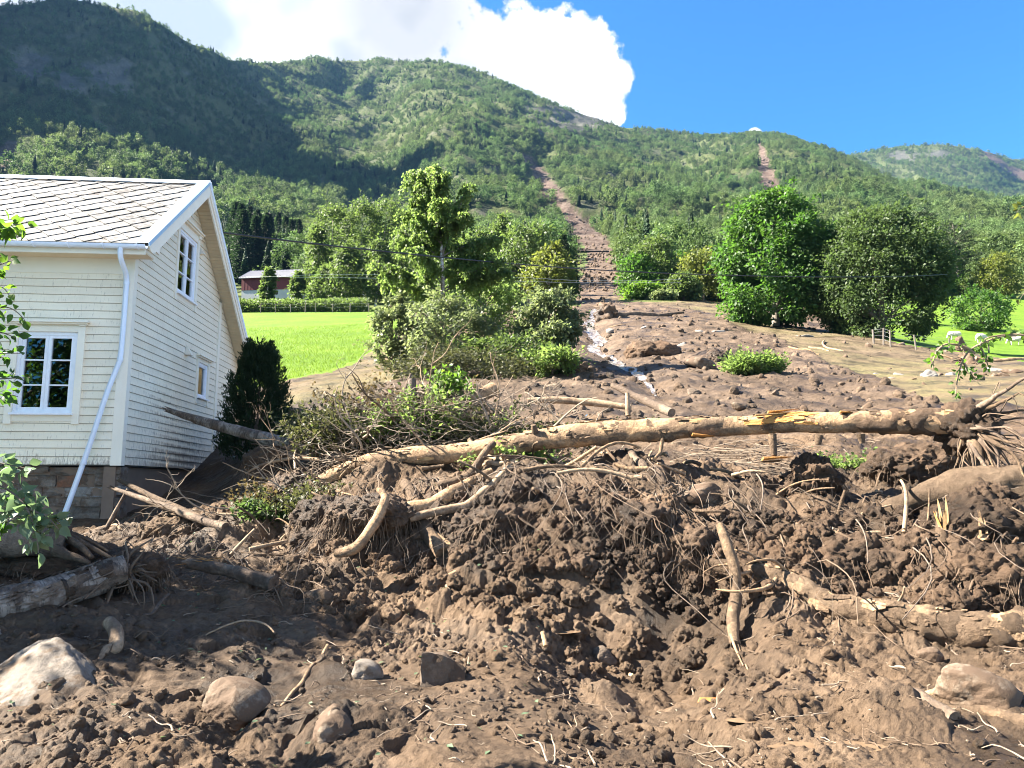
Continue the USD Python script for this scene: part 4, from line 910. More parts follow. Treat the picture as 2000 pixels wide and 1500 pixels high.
# barge boards; the lower end of the front one is cut to a curl
pr = [(-0.03,0.0),(L1,0.0),(L1-0.0,-0.21),(0.62,-0.21),(0.45,-0.30),(0.38,-0.24),(0.25,-0.22),(0.10,-0.15),(-0.03,-0.16)]
pr = [(0.0,-0.03),(L1,-0.03),(L1-0.17,-0.235),(0.42,-0.235),(0.33,-0.33),(0.25,-0.235),(0.08,-0.20),(0.02,-0.14)]
m = trimesh.creation.extrude_polygon(sg.Polygon(pr), 0.028, engine='earcut'); v = np.array(m.vertices)
obj('barge_board', (eave[None]+v[:,0:1]*upv+v[:,1:2]*nrm+(RX1+0.010+v[:,2:3])*np.array([[1.0,0,0]]), m.faces), 'paint_trim', house)
obj('barge_board', cat_meshes([back_box(RX1+0.010, RX1+0.036, 0.0, L2+0.02, -0.16, -0.012), back_box(RX1-0.022, RX1+0.0098, 0.0, L2+0.02, -0.24, -0.02)]), 'paint_trim', house)
obj('barge_trim', cat_meshes([back_box(RX1+0.0365, RX1+0.052, 0.0, L2+0.03, -0.075, 0.012)]), 'metal_white', house)
obj('eave_board', box(RX0, RX1-0.03, -0.40, -0.02, 3.575, 3.60), 'paint_soffit', house)
obj('fascia', box(RX0, RX1-0.01, -0.425, -0.402, 3.54, 3.68), 'paint_trim', house)
th = np.linspace(math.pi*1.02, math.pi*2.02, 10); gy0, gz0, gr = -0.495, 3.685, 0.068
outer = np.stack([gy0+gr*np.cos(th), gz0+gr*np.sin(th)], 1); inner = np.stack([gy0+(gr-0.006)*np.cos(th[::-1]), gz0+(gr-0.006)*np.sin(th[::-1])], 1)
prof = np.vstack([outer, inner]); n = len(prof)
gv = np.vstack([np.column_stack([np.full(n, x), prof]) for x in (RX0, RX1+0.03)])
gf = quads([[i, (i+1) % n, (i+1) % n+n, i+n] for i in range(n)])
gut = obj('gutter', (gv, gf), 'metal_white', house, smooth=40)
for x in np.arange(-5.9, 0.3, 0.56):
    a = np.linspace(math.pi*1.0, math.pi*2.05, 8); obj('bracket', tb(np.column_stack([np.full(8, x), gy0+(gr+0.006)*np.cos(a), gz0+(gr+0.006)*np.sin(a)]), 0.010, 5), 'metal_white', gut)
dp = np.array([[-0.03,-0.495,3.63],[-0.03,-0.49,3.54],[-0.03,-0.46,3.46],[-0.045,-0.30,3.36],[-0.065,-0.13,3.25],[-0.072,-0.085,3.15],[-0.072,-0.085,2.6],[-0.085,-0.085,1.80],[-0.11,-0.09,1.70],[-0.22,-0.13,1.28],[-0.44,-0.19,0.28],[-0.71,-0.32,-0.93]])
obj('downpipe', tb(spline(dp, 60), 0.043, 14), 'metal_white', house, smooth=40)
for z, p0 in ((3.12, (-0.072,-0.085)), (1.78, (-0.087,-0.086)), (0.02, (-0.492,-0.212))):
    obj('pipe_collar', tb(np.array([[p0[0]+0.004,p0[1],z+0.035],[p0[0]-0.004,p0[1],z-0.02]]), 0.049, 14), 'metal_white', house, smooth=40)
# ------------------------------------------------------------------ trees
def tree(name, label, base, leafm, bark, group=None, cat='tree', rotz=0, **k):
    tm, cm = tree_parts(**k)
    t = thing(name, label, cat, base, rotz, 1, group)
    obj('trunk', tm, bark, t, smooth=60); obj('crown', cm, leafm, t)
    return t
def px_h(py_top, py_base, d): return at(1000, py_top, d)[2]-at(1000, py_base, d)[2]

# the two big round trees on the right
b = drop(1528, 58); tree('maple_tree', 'tall bright green maple with rounded dense crown right of the mud slope', b, 'leaf_maple', 'bark_tree', h=at(1528,383,58)[2]-b[2], r=4.5, t0=0.03, prof='dome', seed=5, ls=0.27, nclump=330, per=130, tr=0.32, rc=0.165, shell=0.66, gaps=0.75, droop=0.35)
b = drop(1738, 54); tree('round_tree', 'broad dark olive round-crowned tree beside the sheep pasture', b, 'leaf_olive', 'bark_tree', h=at(1738,418,54)[2]-b[2], r=4.3, t0=0.02, prof='round', seed=11, ls=0.21, nclump=470, per=125, tr=0.35, rc=0.165, shell=0.72, gaps=0.25)
# the big birch
b = drop(858, 27.5); hb = at(850,312,27.5)[2]-b[2]
def birch_big(base, h, seed):
    rg = np.random.default_rng(seed); t = thing('birch_tree', 'tall loose birch with white trunk and hanging leaves left of the mud slope', 'tree', base)
    trunk = spline(np.array([[0,0,-0.3],[0.05,0,h*0.25],[-0.02,0.05,h*0.55],[-0.28,0,h*0.78],[-0.38,0.05,h*0.97]]), 24)
    v, f, uv = tube(trunk, np.linspace(0.13, 0.02, 24), 10, lump=0.08, seed=1); obj('trunk', (v, f), 'birch_bark', t, smooth=True, uv=uv)
    lead = spline(np.array([[0,0.02,h*0.52],[0.35,0.1,h*0.68],[0.75,0.05,h*0.80],[0.95,0.0,h*0.90]]), 14)
    limbs = [(lead, 0.055)]; ends = []
    spec = [(0.30,-1.15,0.3,0.42),(0.34,1.2,-0.2,0.50),(0.42,-0.95,-0.5,0.58),(0.45,0.95,0.6,0.56),(0.5,-1.0,0.2,0.66),(0.52,1.3,0.1,0.62),(0.58,-0.8,-0.3,0.73),(0.6,0.65,-0.6,0.70),(0.66,-0.75,0.3,0.80),(0.70,0.25,0.5,0.80),(0.76,-0.75,-0.1,0.88),(0.80,0.10,-0.3,0.91),(0.86,-0.7,0.2,0.95),(0.88,-0.1,0,0.97),(0.38,-0.5,-1.2,0.5),(0.4,0.4,1.3,0.52),(0.34,-1.35,-0.4,0.47),(0.36,1.45,0.4,0.47),(0.55,-0.2,1.0,0.68),(0.62,0.1,-1.0,0.74)]
    ft = PchipInterpolator(np.linspace(-0.3/h, 0.97, 24), trunk)
    for z0, x, y, z1 in spec:
        p0 = ft(z0); e = np.array([x*(2.5-1.1*z1)+p0[0]*0.6, y*1.4, z1*h]); limbs.append((spline(np.array([p0, (p0+e)/2+np.array([0,0,0.12]), e]), 12), 0.035))
    obj('limb', cat_meshes([tb(P, np.linspace(r, 0.010, len(P)), 7, lump=0.1) for P, r in limbs]), 'bark_tree', t, smooth=True)
    Ps, Ds, tw = [], [], []
    for P, r in limbs+[(trunk[15:], 0.03)]:
        for i in range(38):
            q = P[int(len(P)*rg.uniform(0.35, 1.0))-1]
            a = rg.uniform(0, 2*np.pi); o = np.array([math.cos(a), math.sin(a), 0])
            L = rg.uniform(0.25, 0.75); out = rg.uniform(0.15, 0.55)
            s = np.linspace(0, 1, 9)
            S_ = q + o*(out*np.sqrt(s))[:,None] + np.array([0,0,1.0])*(0.12*np.sin(s*2.2) - L*s**2)[:,None]
            tw.append(tb(S_, np.linspace(0.006, 0.002, 9), 3, cap=False))
            m = 46; u = rg.random(m)**0.8
            B = np.column_stack([np.interp(u, s, S_[:,k]) for k in range(3)])+rg.normal(size=(m,3))*0.055
            Ps.append(B); Ds.append(rg.normal(size=(m,3))*0.6+np.array([0,0,-0.8]))
    obj('twig', cat_meshes(tw), 'twig_dark', t, kind='stuff')
    P, D = np.vstack(Ps), np.vstack(Ds)
    obj('crown', leaves(P, D, rg.uniform(0.085,0.15,len(P)), rg, width=0.75), 'leaf_birch', t)
birch_big(b, hb, 4)
# bushes round the birch's foot and the fallen leafy crowns beside it
def bush(name, label, base, h, r, leafm, seed, ls, nclump, per, cat='bush', sq=(1,1), group=None, prof='round', droop=0.15, rc=0.24, bark='twig_dark', t0=0.02, gaps=0.7):
    tm, cm = tree_parts(h=h, r=r, t0=t0, prof=prof, seed=seed, ls=ls, nclump=int(nclump*0.75), per=per, tr=0.03*r+0.01, rc=rc*0.8, droop=droop, limbs=26, shell=0.35, gaps=gaps+0.3, shoots=1.1)
    s = np.array([sq[0], sq[1], 1.0])
    t = thing(name, label, cat, base, 0, 1, group)
    obj('stem', (tm[0]*s, tm[1]), bark, t, smooth=60); obj('foliage', (cm[0]*s, cm[1]), leafm, t)
    return t
bush('willow_bush', 'grey-green willow bush drooping at the left foot of the tall birch', drop(765,27), at(765,575,27)[2]-drop(765,27)[2], 0.75, 'leaf_grey', 21, 0.12, 110, 60, droop=0.5)
bush('willow_bush', 'dense grey-green bush round the trunk of the tall birch', drop(865,26.3), at(865,585,26.3)[2]-drop(865,26.3)[2], 1.6, 'leaf_grey', 22, 0.11, 150, 90, sq=(1.1,0.8), droop=0.5, gaps=1.0)
bush('willow_bush', 'dark green bush behind the tall birch towards the barn side', drop(930,30), at(930,540,30)[2]-drop(930,30)[2], 1.7, 'leaf_birch', 23, 0.12, 150, 80, droop=0.5, gaps=1.0)
bush('leafy_bush', 'glossy leafed bush leaning over the stream right of the tall birch', drop(1070,26), at(1075,568,26)[2]-drop(1070,26)[2], 1.1, 'leaf_grey', 24, 0.13, 150, 85, sq=(1.0,0.8), prof='dome', gaps=1.0, droop=0.4)
bush('leafy_bush', 'dark low bush in the shade at the right foot of the birch', drop(985,25.0), 1.1, 1.3, 'leaf_birch_far', 25, 0.12, 150, 60, sq=(1.2,0.7))
bush('leafy_bush', 'low dusty brushwood below the bushes at the edge of the debris', drop(900,23.5), 0.75, 1.9, 'leaf_dusty', 26, 0.10, 130, 50, sq=(1.3,0.5))
bush('leafy_bush', 'low bright green sprouts in front of the glossy bush', drop(1080,24), 0.8, 0.8, 'leaf_birch', 27, 0.12, 90, 45)
# fallen crown lying on the slope, small and green
b = drop(1480, 25.5); bush('fallen_treetop', 'small green leafy treetop lying alone on the mud slope', b, 0.62, 0.72, 'leaf_birch', 31, 0.09, 200, 60, sq=(1.35,0.8), prof='dome', cat='fallen treetop', gaps=0.3)
# thuja beside the house
def conifer_bush():
    base = drop(497, 15.2); base[2] = at(497, 905, 15.2)[2]
    h = at(497, 672, 15.2)[2]-base[2]; rg = np.random.default_rng(9)
    t = thing('conifer_bush', 'dark feathery conifer bush pressed against the back of the cream house', 'bush', base)
    obj('stem', cat_meshes([tb(spline(np.array([[0,0,-0.2],[x*0.5,y*0.5,h*0.45],[x,y,z*h]]), 10), np.linspace(0.04,0.008,10), 6) for x,y,z in ((-.3,0,.9),(0.05,0,.98),(.25,.1,.8),(-.45,-.1,.7),(.4,-.1,.6),(-.2,.3,.8))]), 'twig_dark', t)
    Ps, Ds = [], []
    for i in range(520):
        z = rg.random()**0.85; a = rg.uniform(0, 6.28); R = (0.46*(1-z)**0.5+0.09)*(0.6+0.8*rg.random())*(1.05 if z < 0.75 else 0.8)
        o = np.array([math.cos(a)*R*0.88, math.sin(a)*R*0.8, z*h*0.9]); d = np.array([math.cos(a)*0.5, math.sin(a)*0.5, 1.0])
        m = 52; s = rg.random(m)
        Ps.append(o+d*s[:,None]*0.32+rg.normal(size=(m,3))*0.05*(1-s[:,None]*0.7)); Ds.append(d+rg.normal(size=(m,3))*0.45)
    P, D = np.vstack(Ps), np.vstack(Ds)
    obj('foliage', leaves(P, D, rg.uniform(0.05,0.10,len(P)), rg, width=0.30), 'needle_dark', t)
conifer_bush()

# woods behind the meadow and beside the slide
LB = 'leaf_birch_far'
def proto_tree(name, label, px, d, top, leafm, bark, group=None, **k):
    b = drop(px, d); return tree(name, label, b, leafm, bark, group, h=at(px, top, d)[2]-b[2], **k)
spec = [ # px, distance, top py, radius, label
 (508,100,522,1.0,'slender pale birch standing in front of the red barn'),(566,104,530,1.0,'thin birch at the right end of the red barn'),(602,110,440,2.4,'tall narrow birch right of the red barn'),
 (640,112,402,3.6,'broad tall yellow-green birch left of the middle of the grove'),(700,110,396,3.9,'tallest birch of the grove behind the meadow'),(745,112,392,3.4,'birch at the right end of the grove behind the tall near birch'),
 (668,98,480,2.8,'lower birch at the front of the grove behind the meadow'),(620,99,520,2.2,'small bright birch over the hedge'),(725,97,470,2.9,'dark-stemmed birch at the front right of the grove'),
 (935,90,452,3.0,'birch behind the tall near birch on its right'),(985,88,420,2.6,'narrow light birch with a pointed top near the slide'),(1035,84,433,3.6,'full birch left of the slide track'),(1078,80,478,2.8,'birch with some yellowed leaves at the left edge of the slide'),(890,95,455,3.0,'birch hidden behind the tall near birch'),
 (1108,82,520,1.3,'low young birch on the bank of the slide track'),(800,100,440,3.2,'birch just left of the tall near birch')]
for i, (px, d, top, r, lab) in enumerate(spec):
    proto_tree('birch_tree', lab, px, d, top, 'leaf_yellow' if px == 1078 else LB, 'birch_bark', r=r, t0=0.16, prof='birch' if r < 3 else 'tall', seed=60+i, ls=0.34, nclump=int(60+r*26), per=46, tr=0.12+0.02*r, droop=0.45, rc=0.27, gaps=0.6)
spec = [(1254,92,500,2.4,'leaf_maple','dark green alder at the right edge of the slide track'),(1285,94,468,3.0,LB,'light rounded tree right of the slide track'),(1330,98,500,2.8,'leaf_maple','dark tree behind the roadside bushes right of the slide'),(1385,90,495,3.2,'leaf_yellow','rowan with yellow-green crown left of the tall maple'),
 (1345,86,540,1.9,LB,'small round tree left of the yellow-green rowan'),(1425,92,505,2.4,'leaf_olive','dull green tree half behind the tall maple'),(1640,90,470,3.0,'leaf_olive','tree showing between the maple and the round tree'),
 (1265,86,560,2.0,'leaf_fresh','pale fresh bush at the top edge of the mud slope'),(1300,84,575,1.2,'leaf_grey','low silvery bush at the top edge of the mud slope')]
for i, (px, d, top, r, lm, lab) in enumerate(spec):
    proto_tree('broadleaf_tree', lab, px, d, top, lm, 'bark_tree', r=r, t0=0.05, prof='round', seed=90+i, ls=0.32, nclump=int(60+r*26), per=48, tr=0.16, rc=0.27, gaps=0.5)
def pine(label, px, d, top, r, seed):
    b = drop(px, d); h = at(px, top, d)[2]-b[2]; rg = np.random.default_rng(seed)
    t = thing('pine_tree', label, 'tree', b)
    obj('trunk', cat_meshes([tb(spline(np.array([[0,0,-0.3],[0.1,0,h*0.5],[0,0.1,h*0.97]]), 12), np.linspace(0.24,0.05,12), 8)]), 'bark_tree', t, smooth=True)
    Ps, Ds, br = [], [], []
    for i in range(70):
        z = 0.30+0.68*rg.random()**0.9; a = rg.uniform(0, 6.28); R = r*np.sqrt(max(0.05, 1-((z-0.55)/0.5)**2))*rg.uniform(0.55,1.05)
        e = np.array([math.cos(a)*R, math.sin(a)*R, z*h+0.1*R]); br.append(tb(np.array([[0,0,z*h-0.1*R], e*0.55+np.array([0,0,z*h*0.45-0.05]), e]), [0.05,0.03,0.015], 5))
        for q in (0.45,0.6,0.75,0.9,1.0):
            c = np.array([e[0]*q, e[1]*q, z*h+0.1*R*q+0.1]); m = 34; Ps.append(c+rg.normal(size=(m,3))*np.array([0.32,0.32,0.14])*(0.6+0.5*q)); Ds.append(rg.normal(size=(m,3))*0.7+np.array([0,0,0.7]))
    obj('limb', cat_meshes(br), 'bark_tree', t)
    P, D = np.vstack(Ps), np.vstack(Ds); obj('crown', leaves(P, D, rg.uniform(0.22,0.42,len(P)), rg, width=0.4), 'needle_pine', t)
pine('tall thin pine right of the round dark tree', 1840, 135, 415, 3.2, 1)
pine('broad layered pine near the right edge above the pasture', 1900, 140, 432, 4.2, 2)
b = drop(1940, 84); bush('shrub', 'rounded shrub growing alone in the sheep pasture', b, at(1940,572,84)[2]-b[2], 3.0, 'leaf_maple', 41, 0.26, 120, 55, cat='bush')
for i, (px, d, top, r, lm, lab) in enumerate([(1985,132,500,3.4,'leaf_yellow','yellow-green tree at the right edge behind the pasture'),(1945,138,540,3.2,LB,'light tree below the broad pine'),(1865,142,545,3.4,'leaf_maple','dark tree left of the broad pine'),(1815,150,520,3.6,LB,'tree behind the round dark tree on its right'),(1700,140,440,3.4,LB,'pale tree behind the top of the round dark tree'),(1960,165,470,4.0,LB,'hazy tree behind the broad pine')]):
    proto_tree('broadleaf_tree', lab, px, d, top, lm, 'bark_tree', r=r, t0=0.03, prof='round', seed=120+i, ls=0.40, nclump=110, per=46, tr=0.2, rc=0.28)
b = drop(1108, 105)
# spruces: one by the slide, a dark stand above the barn
def spruce_mesh(h, r, seed, dense=1.0):
    rg = np.random.default_rng(seed); Ps, Ds = [], []
    for i in range(int(26*dense)):
        z = 0.05+0.93*i/(26*dense); R = r*(1-z)**0.85+0.05
        for j in range(9):
            a = j*0.7+i*1.3+rg.uniform(-.25,.25); m = 16; s = rg.random(m)**0.7; w = rg.normal(size=m)*0.16*R
            Ps.append(np.column_stack([math.cos(a)*R*s-math.sin(a)*w, math.sin(a)*R*s+math.cos(a)*w, z*h-0.28*R*s+rg.normal(size=m)*0.03*h/8])); Ds.append(np.tile([math.cos(a), math.sin(a), -0.35], (m,1))+rg.normal(size=(m,3))*0.35)
    P, D = np.vstack(Ps), np.vstack(Ds); return leaves(P, D, rg.uniform(0.25,0.5,len(P))*h/11, rg, width=0.45)
def spruce(label, px, d, top, seed):
    b = drop(px, d); h = at(px, top, d)[2]-b[2]; t = thing('spruce_tree', label, 'tree', b)
    obj('trunk', tb(np.array([[0,0,-0.2],[0,0,h*0.96]]), [0.16,0.02], 8), 'bark_tree', t); obj('crown', spruce_mesh(h, h*0.24, seed), 'needle_spruce', t)
    return t
spruce('single young spruce at the left edge of the slide track', 1104, 100, 452, 1)
base_sp = None; rg = np.random.default_rng(77)
for i in range(26):
    px = 436+rg.uniform(0, 130); d = 185+rg.uniform(0, 60)
    if px > 505: d += 25
    p = drop(px, d); top = np.interp(px, [430,470,520,570],[392,400,412,432])+rg.uniform(-8,14); h = at(px, top, d)[2]-p[2]
    if base_sp is None:
        base_sp = thing('spruce_tree', 'dark spruce of the stand above the barn', 'tree', p, 0, h/20.0, 'spruces of the stand above the barn')
        obj('trunk', tb(np.array([[0,0,-0.5],[0,0,19.4]]), [0.22,0.02], 6), 'bark_tree', base_sp); obj('crown', spruce_mesh(20.0, 4.2, 5), 'needle_spruce', base_sp)
    else: copy_of(base_sp, 'spruce_tree', 'dark spruce of the stand above the barn', 'tree', p, rg.uniform(0,360), (h/20.0)*np.array([rg.uniform(.85,1.15)]*2+[1.0]), 'spruces of the stand above the barn')

# lower woods: nearer, finer trees of the forest
px_, py_ = project(V)
Fw = F[fw]
def acc_w(c):
    px, py = project(c); return ((c[:,1] > 118) & (px > -250) & (px < 2250) & ~on_track(c, 1.0, 4.0, [0]) & ~((px > 425) & (px < 600) & (c[:,1] < 170)) & ~((px>1150)&(px<1222)&(c[:,1]<260)) & ~((px > 1750) & (c[:,1] < 155)))*1.0
def size_w(P, rg):
    h = rg.uniform(8, 13, len(P)); return np.stack([h*rg.uniform(.8,1.05,len(P))]*2+[h], 1)
KD = [('broad', s, True) for s in (11,12,13)]+[('spruce', 14, True)]
scatter('forest', V, Fw, 2600, np.random.default_rng(5), acc_w, size_w, KD, 'mixed woods at the foot of the mountain', lambda P, r: (r.random(len(P)) < 0.10) | ((project(P)[0] < 560) & (r.random(len(P)) < 0.6)))
plain('puddle', (0.14,0.095,0.06), rough=0.06, var=0.1)
# ------------------------------------------------------------------ barn, hedge, fences, sheep, wires
bp = drop(508, 128); bw = 11.0
BH = at(0,512,128)[2]
barn = thing('barn', 'red barn with grey stone base and pale ribbed roof behind the meadow', 'barn', (bp[0], bp[1], 0), -6)
z0, z1, z2, z3 = bp[2]-1.5, at(500,566,128)[2], at(500,541,128)[2], at(500,515,128)[2]
obj('base_wall', box(-4.9,6.5,0,8,z0,z1), 'barn_wall', barn)
for i in range(40):
    x = -4.98+i*0.29; obj('plank', box(x,x+0.272,-0.05-0.012*(i%2),0.12,z1+0.02,z2+0.1), 'barn_red', barn)
obj('gable_wall', cat_meshes([box(-4.95,-4.75,0.13,8,z1+0.02,z2+0.1), box(6.4,6.6,0.13,8,z1+0.02,z2+0.1), box(-4.7,6.35,0.14,0.3,z1+0.02,z2+0.1)]), 'barn_red', barn)
for x in (1.0, 4.2): obj('window', box(x,x+0.9,-0.02,0.05,z0+2.6,z0+3.3), 'backing', barn)
rf = np.array([[-5.3,-0.6,z2-0.15],[7.0,-0.6,z2-0.15],[7.0,4,z3],[-5.3,4,z3],[7.0,8.6,z2-0.15],[-5.3,8.6,z2-0.15]])
sh = []
for i in range(42):
    x = -5.3+i*0.293; sh.append(tb(np.array([[x,-0.6,z2-0.10],[x,4,z3+0.05]]), 0.035, 4))
roofb = obj('roof', (np.vstack([rf, rf-np.array([0,0,0.12])]), np.array([[0,1,2],[0,2,3],[3,2,4],[3,4,5],[6,8,7],[6,9,8],[9,10,8],[9,11,10],[0,7,1],[0,6,7],[1,8,2],[1,7,8],[0,3,9],[0,9,6]])), 'barn_roof', barn)
obj('roof_rib', cat_meshes(sh), 'barn_roof', barn, kind='stuff')
# hedge at the top of the meadow
rg = np.random.default_rng(50); n = 26000
px = rg.uniform(300, 715, n); d = 88+rg.uniform(0, 5, n); x = (px-1000)/FPX*d/ (cp)*1.0
zb = base_z(x, d); hh = 1.35*(0.75+0.6*fbm(np.column_stack([x*0.5, d*0.5, 0*x]), 3, 3))
P = np.column_stack([x, d, zb+hh*rg.random(n)**0.8]); D = unit(n, rg)+np.array([0,0,0.4])
obj('hedge', leaves(P, D, rg.uniform(0.2,0.4,n), rg, width=0.6), 'leaf_birch_far', label='low unclipped hedge along the top edge of the bright meadow', cat='hedge')
def fence(label, pts, hpost, r, wires, mat_='post_wood', tilt=0.05, seed=0, seg=1):
    rg = np.random.default_rng(seed); base = np.array(pts[0]); t = thing('fence', label, 'fence', base)
    tops = []
    for p in pts:
        q = np.array(p)-base; e = q+np.array([rg.normal()*tilt, rg.normal()*tilt, hpost*rg.uniform(0.9,1.1)])
        obj('post', tb(np.array([q-[0,0,0.3], (q+e)/2, e]), r*rg.uniform(0.85,1.15), 7, lump=0.2), mat_, t); tops.append((q, e))
    for w in wires:
        obj('wire', tb(np.array([q+(e-q)*w for q, e in tops]), max(r*0.06, 0.004), 4), 'wire', t)
    return t
fence('grey wire fence with leaning posts below the round dark tree', [drop(x, d) for x, d in ((1722,46),(1741,45.6),(1755,45.2),(1806,45),(1872,48),(1950,53))], 1.0, 0.05, (0.3,0.55,0.8,0.97), seed=1, tilt=0.12)
0 and fence('line of fence posts among dry stalks under the two big trees', [drop(x, d) for x, d in ((1598,56),(1629,53),(1650,51),(1684,48))], 0.9, 0.035, (0.6,), seed=2)
fence('post and wire fence in front of the hedge beyond the meadow', [drop(x, 86.5) for x in (495,525,555,585,605,640,675,712)], 1.15, 0.05, (0.6,0.95), seed=3)
0 and fence('small fence across the pasture behind the shrub', [drop(x, 112) for x in (1845,1856,1873,1900,1975,1996)], 1.1, 0.05, (0.9,), seed=4)
def chain_mesh(bones, refine=0.05):
    import manifold3d as m3
    out = None
    for (a, ra), (b, rb) in bones:
        s = [m3.Manifold.sphere(r, 14).translate(tuple(map(float, p))) for p, r in ((a, ra), (b, rb))]
        h = m3.Manifold.batch_hull(s); out = h if out is None else out+h
    m = out.refine_to_length(refine).to_mesh(); t = trimesh.Trimesh(m.vert_properties[:, :3], m.tri_verts)
    trimesh.smoothing.filter_taubin(t, iterations=8); return t
def sheep_parts():
    body = chain_mesh([(((-0.42,0,0.62),0.21),((0.0,0,0.62),0.27)),(((0.0,0,0.62),0.27),((0.38,0,0.64),0.22)),(((0.36,0,0.66),0.17),((0.50,0,0.60),0.13))]
        + [(((x,y,0.50),0.08),((x+dx,y,0.28),0.045)) for x,y,dx in ((-0.34,-0.12,-0.03),(-0.34,0.12,0.02),(0.30,-0.11,0.02),(0.30,0.11,-0.02))]
        + [(((x,y,0.28),0.045),((x2,y,0.03),0.035)) for x,y,x2 in ((-0.37,-0.12,-0.34),(-0.32,0.12,-0.30),(0.32,-0.11,0.31),(0.28,0.11,0.29))]
        + [(((0.50,0,0.60),0.12),((0.62,0,0.42),0.075)),(((0.62,0,0.42),0.075),((0.68,0,0.25),0.05)),(((0.58,-0.05,0.52),0.03),((0.57,-0.17,0.50),0.02)),(((0.58,0.05,0.52),0.03),((0.57,0.17,0.50),0.02)),(((-0.55,0,0.62),0.06),((-0.64,0,0.48),0.03))])
    v = np.array(body.vertices); f = np.array(body.faces)
    wool = (v[:,2] > 0.42) & (v[:,0] < 0.46)
    v2 = v.copy(); nrm = np.array(body.vertex_normals); v2 += nrm*(wool*(fbm(v*9, 3, 2)-0.3)*0.07)[:,None]
    return v2, f
sv, sf = sheep_parts(); first = None
for lab, px, d, rz, s in (('pale sheep grazing in the tree shadow, leftmost of the three', 1884, 72, 170, 1.0), ('pale sheep grazing in the tree shadow, middle of the three', 1938, 70.5, 195, 1.05), ('sheep at the right edge of the photo beside the fence', 2003, 70, 160, 1.0)):
    p = drop(px, d)
    if first is None:
        first = thing('sheep', lab, 'sheep', p, rz, s, 'sheep grazing in the pasture'); obj('body', (sv, sf), 'wool', first, smooth=True)
    else: copy_of(first, 'sheep', lab, 'sheep', p, rz, s, 'sheep grazing in the pasture')
obj('power_cable', tb(spline(np.array([at(*c) for c in ((400,450,17.5),(560,470,19.5),(760,492,23),(1000,515,28),(1200,529,33),(1400,537,38),(1600,541,42),(1750,540,46),(1850,536,50))]), 60), 0.024, 6), 'cable', label='black power cable sagging from the house gable across the valley', cat='cable')
for lab, pts in (('upper of two pale thin wires crossing in front of the grove', ((560,538,72),(800,536,72),(1000,541,72),(1150,548,72),(1330,545,74))), ('lower of two pale thin wires crossing in front of the grove', ((480,540,74),(560,541,72),(800,544,72),(1000,549,72),(1150,552,72),(1330,551,74)))):
    obj('overhead_wire', tb(spline(np.array([at(*c) for c in pts]), 40), 0.014, 5), 'wire', label=lab, cat='wire')

# ------------------------------------------------------------------ logs and branches
def ctrl(pts): return np.array([at(*p[:3]) for p in pts])
def path(pts, n): return spline(ctrl(pts), n)
def rad(rs, n): return np.interp(np.linspace(0,1,n), np.linspace(0,1,len(rs)), rs)
def roots_at(t, p, dirs, rg, n, L, r, mat_='root', name='root', spread=0.7, droop=0.4):
    for i in range(n):
        d = np.array(dirs)+rg.normal(size=3)*spread; d /= np.linalg.norm(d); l = L*rg.uniform(0.4,1.2)
        s = np.linspace(0,1,9)[:,None]; w = rg.normal(size=3)*0.25*l; w2 = rg.normal(size=3)*0.14*l
        P = p+rg.normal(size=3)*0.05+d*l*s+w*np.sin(s*2.5)*s+w2*np.sin(s*7)*s+np.array([0,0,-1.0])*droop*l*s**2
        obj(name, tb(P, np.linspace(r*rg.uniform(0.6,1.3), 0.004, 9), 6, lump=0.3, lscale=12, seed=i), mat_, t, smooth=True)
def log(label, pts, rs, mat_, n=60, sides=18, lump=0.16, lscale=5.0, seed=0, name='fallen_log', cat='log', uv=False, wob=0.0, jag=(0,0), part='trunk', rest=0.35):
    P = path(pts, n); R = rad(rs, n)
    if rest:
        need = ground_z(P[:,0], P[:,1])[0]+R*rest-P[:,2]; P[:,2] += uniform_filter1d(np.clip(need, 0, 0.45), max(3, n//6))
    base = P[0].copy(); t = thing(name, label, cat, base)
    Q = P-base
    if wob: Q = Q+(np.stack([fbm(P*1.7, 3, seed+k) for k in range(3)], 1)-0.5)*wob
    v, f, u = tube(Q, R, sides, lump=lump, lscale=lscale, seed=seed)
    rg = np.random.default_rng(seed)
    for e, j in enumerate(jag):                                        # splintered ends
        if j:
            tn = (Q[0]-Q[1] if e == 0 else Q[-1]-Q[-2]); tn /= np.linalg.norm(tn)
            sl = slice(0, sides) if e == 0 else slice((n-1)*sides, n*sides)
            v[sl] += tn*(rg.random(sides)*j)[:,None]
    obj(part, (v, f), mat_, t, smooth=50, uv=u if uv else None)
    return t, Q, R
def splinter(t, p, d, L, w, mat_, rg):
    d = np.array(d, float); d /= np.linalg.norm(d); s = np.cross(d, [0.2,0.3,1.0]); s /= np.linalg.norm(s); u = np.cross(s, d); th = w*0.25
    v = np.array([p+s*w/2, p-s*w/2, p-s*w/2+u*th, p+s*w/2+u*th, p+d*L*0.7+s*w*0.35, p+d*L*0.6-s*w*0.4, p+d*L*0.65+u*th*0.6, p+d*L*1.0])
    m = trimesh.convex.convex_hull(v); obj('splinter', (m.vertices, m.faces), mat_, t)
rg = np.random.default_rng(101)
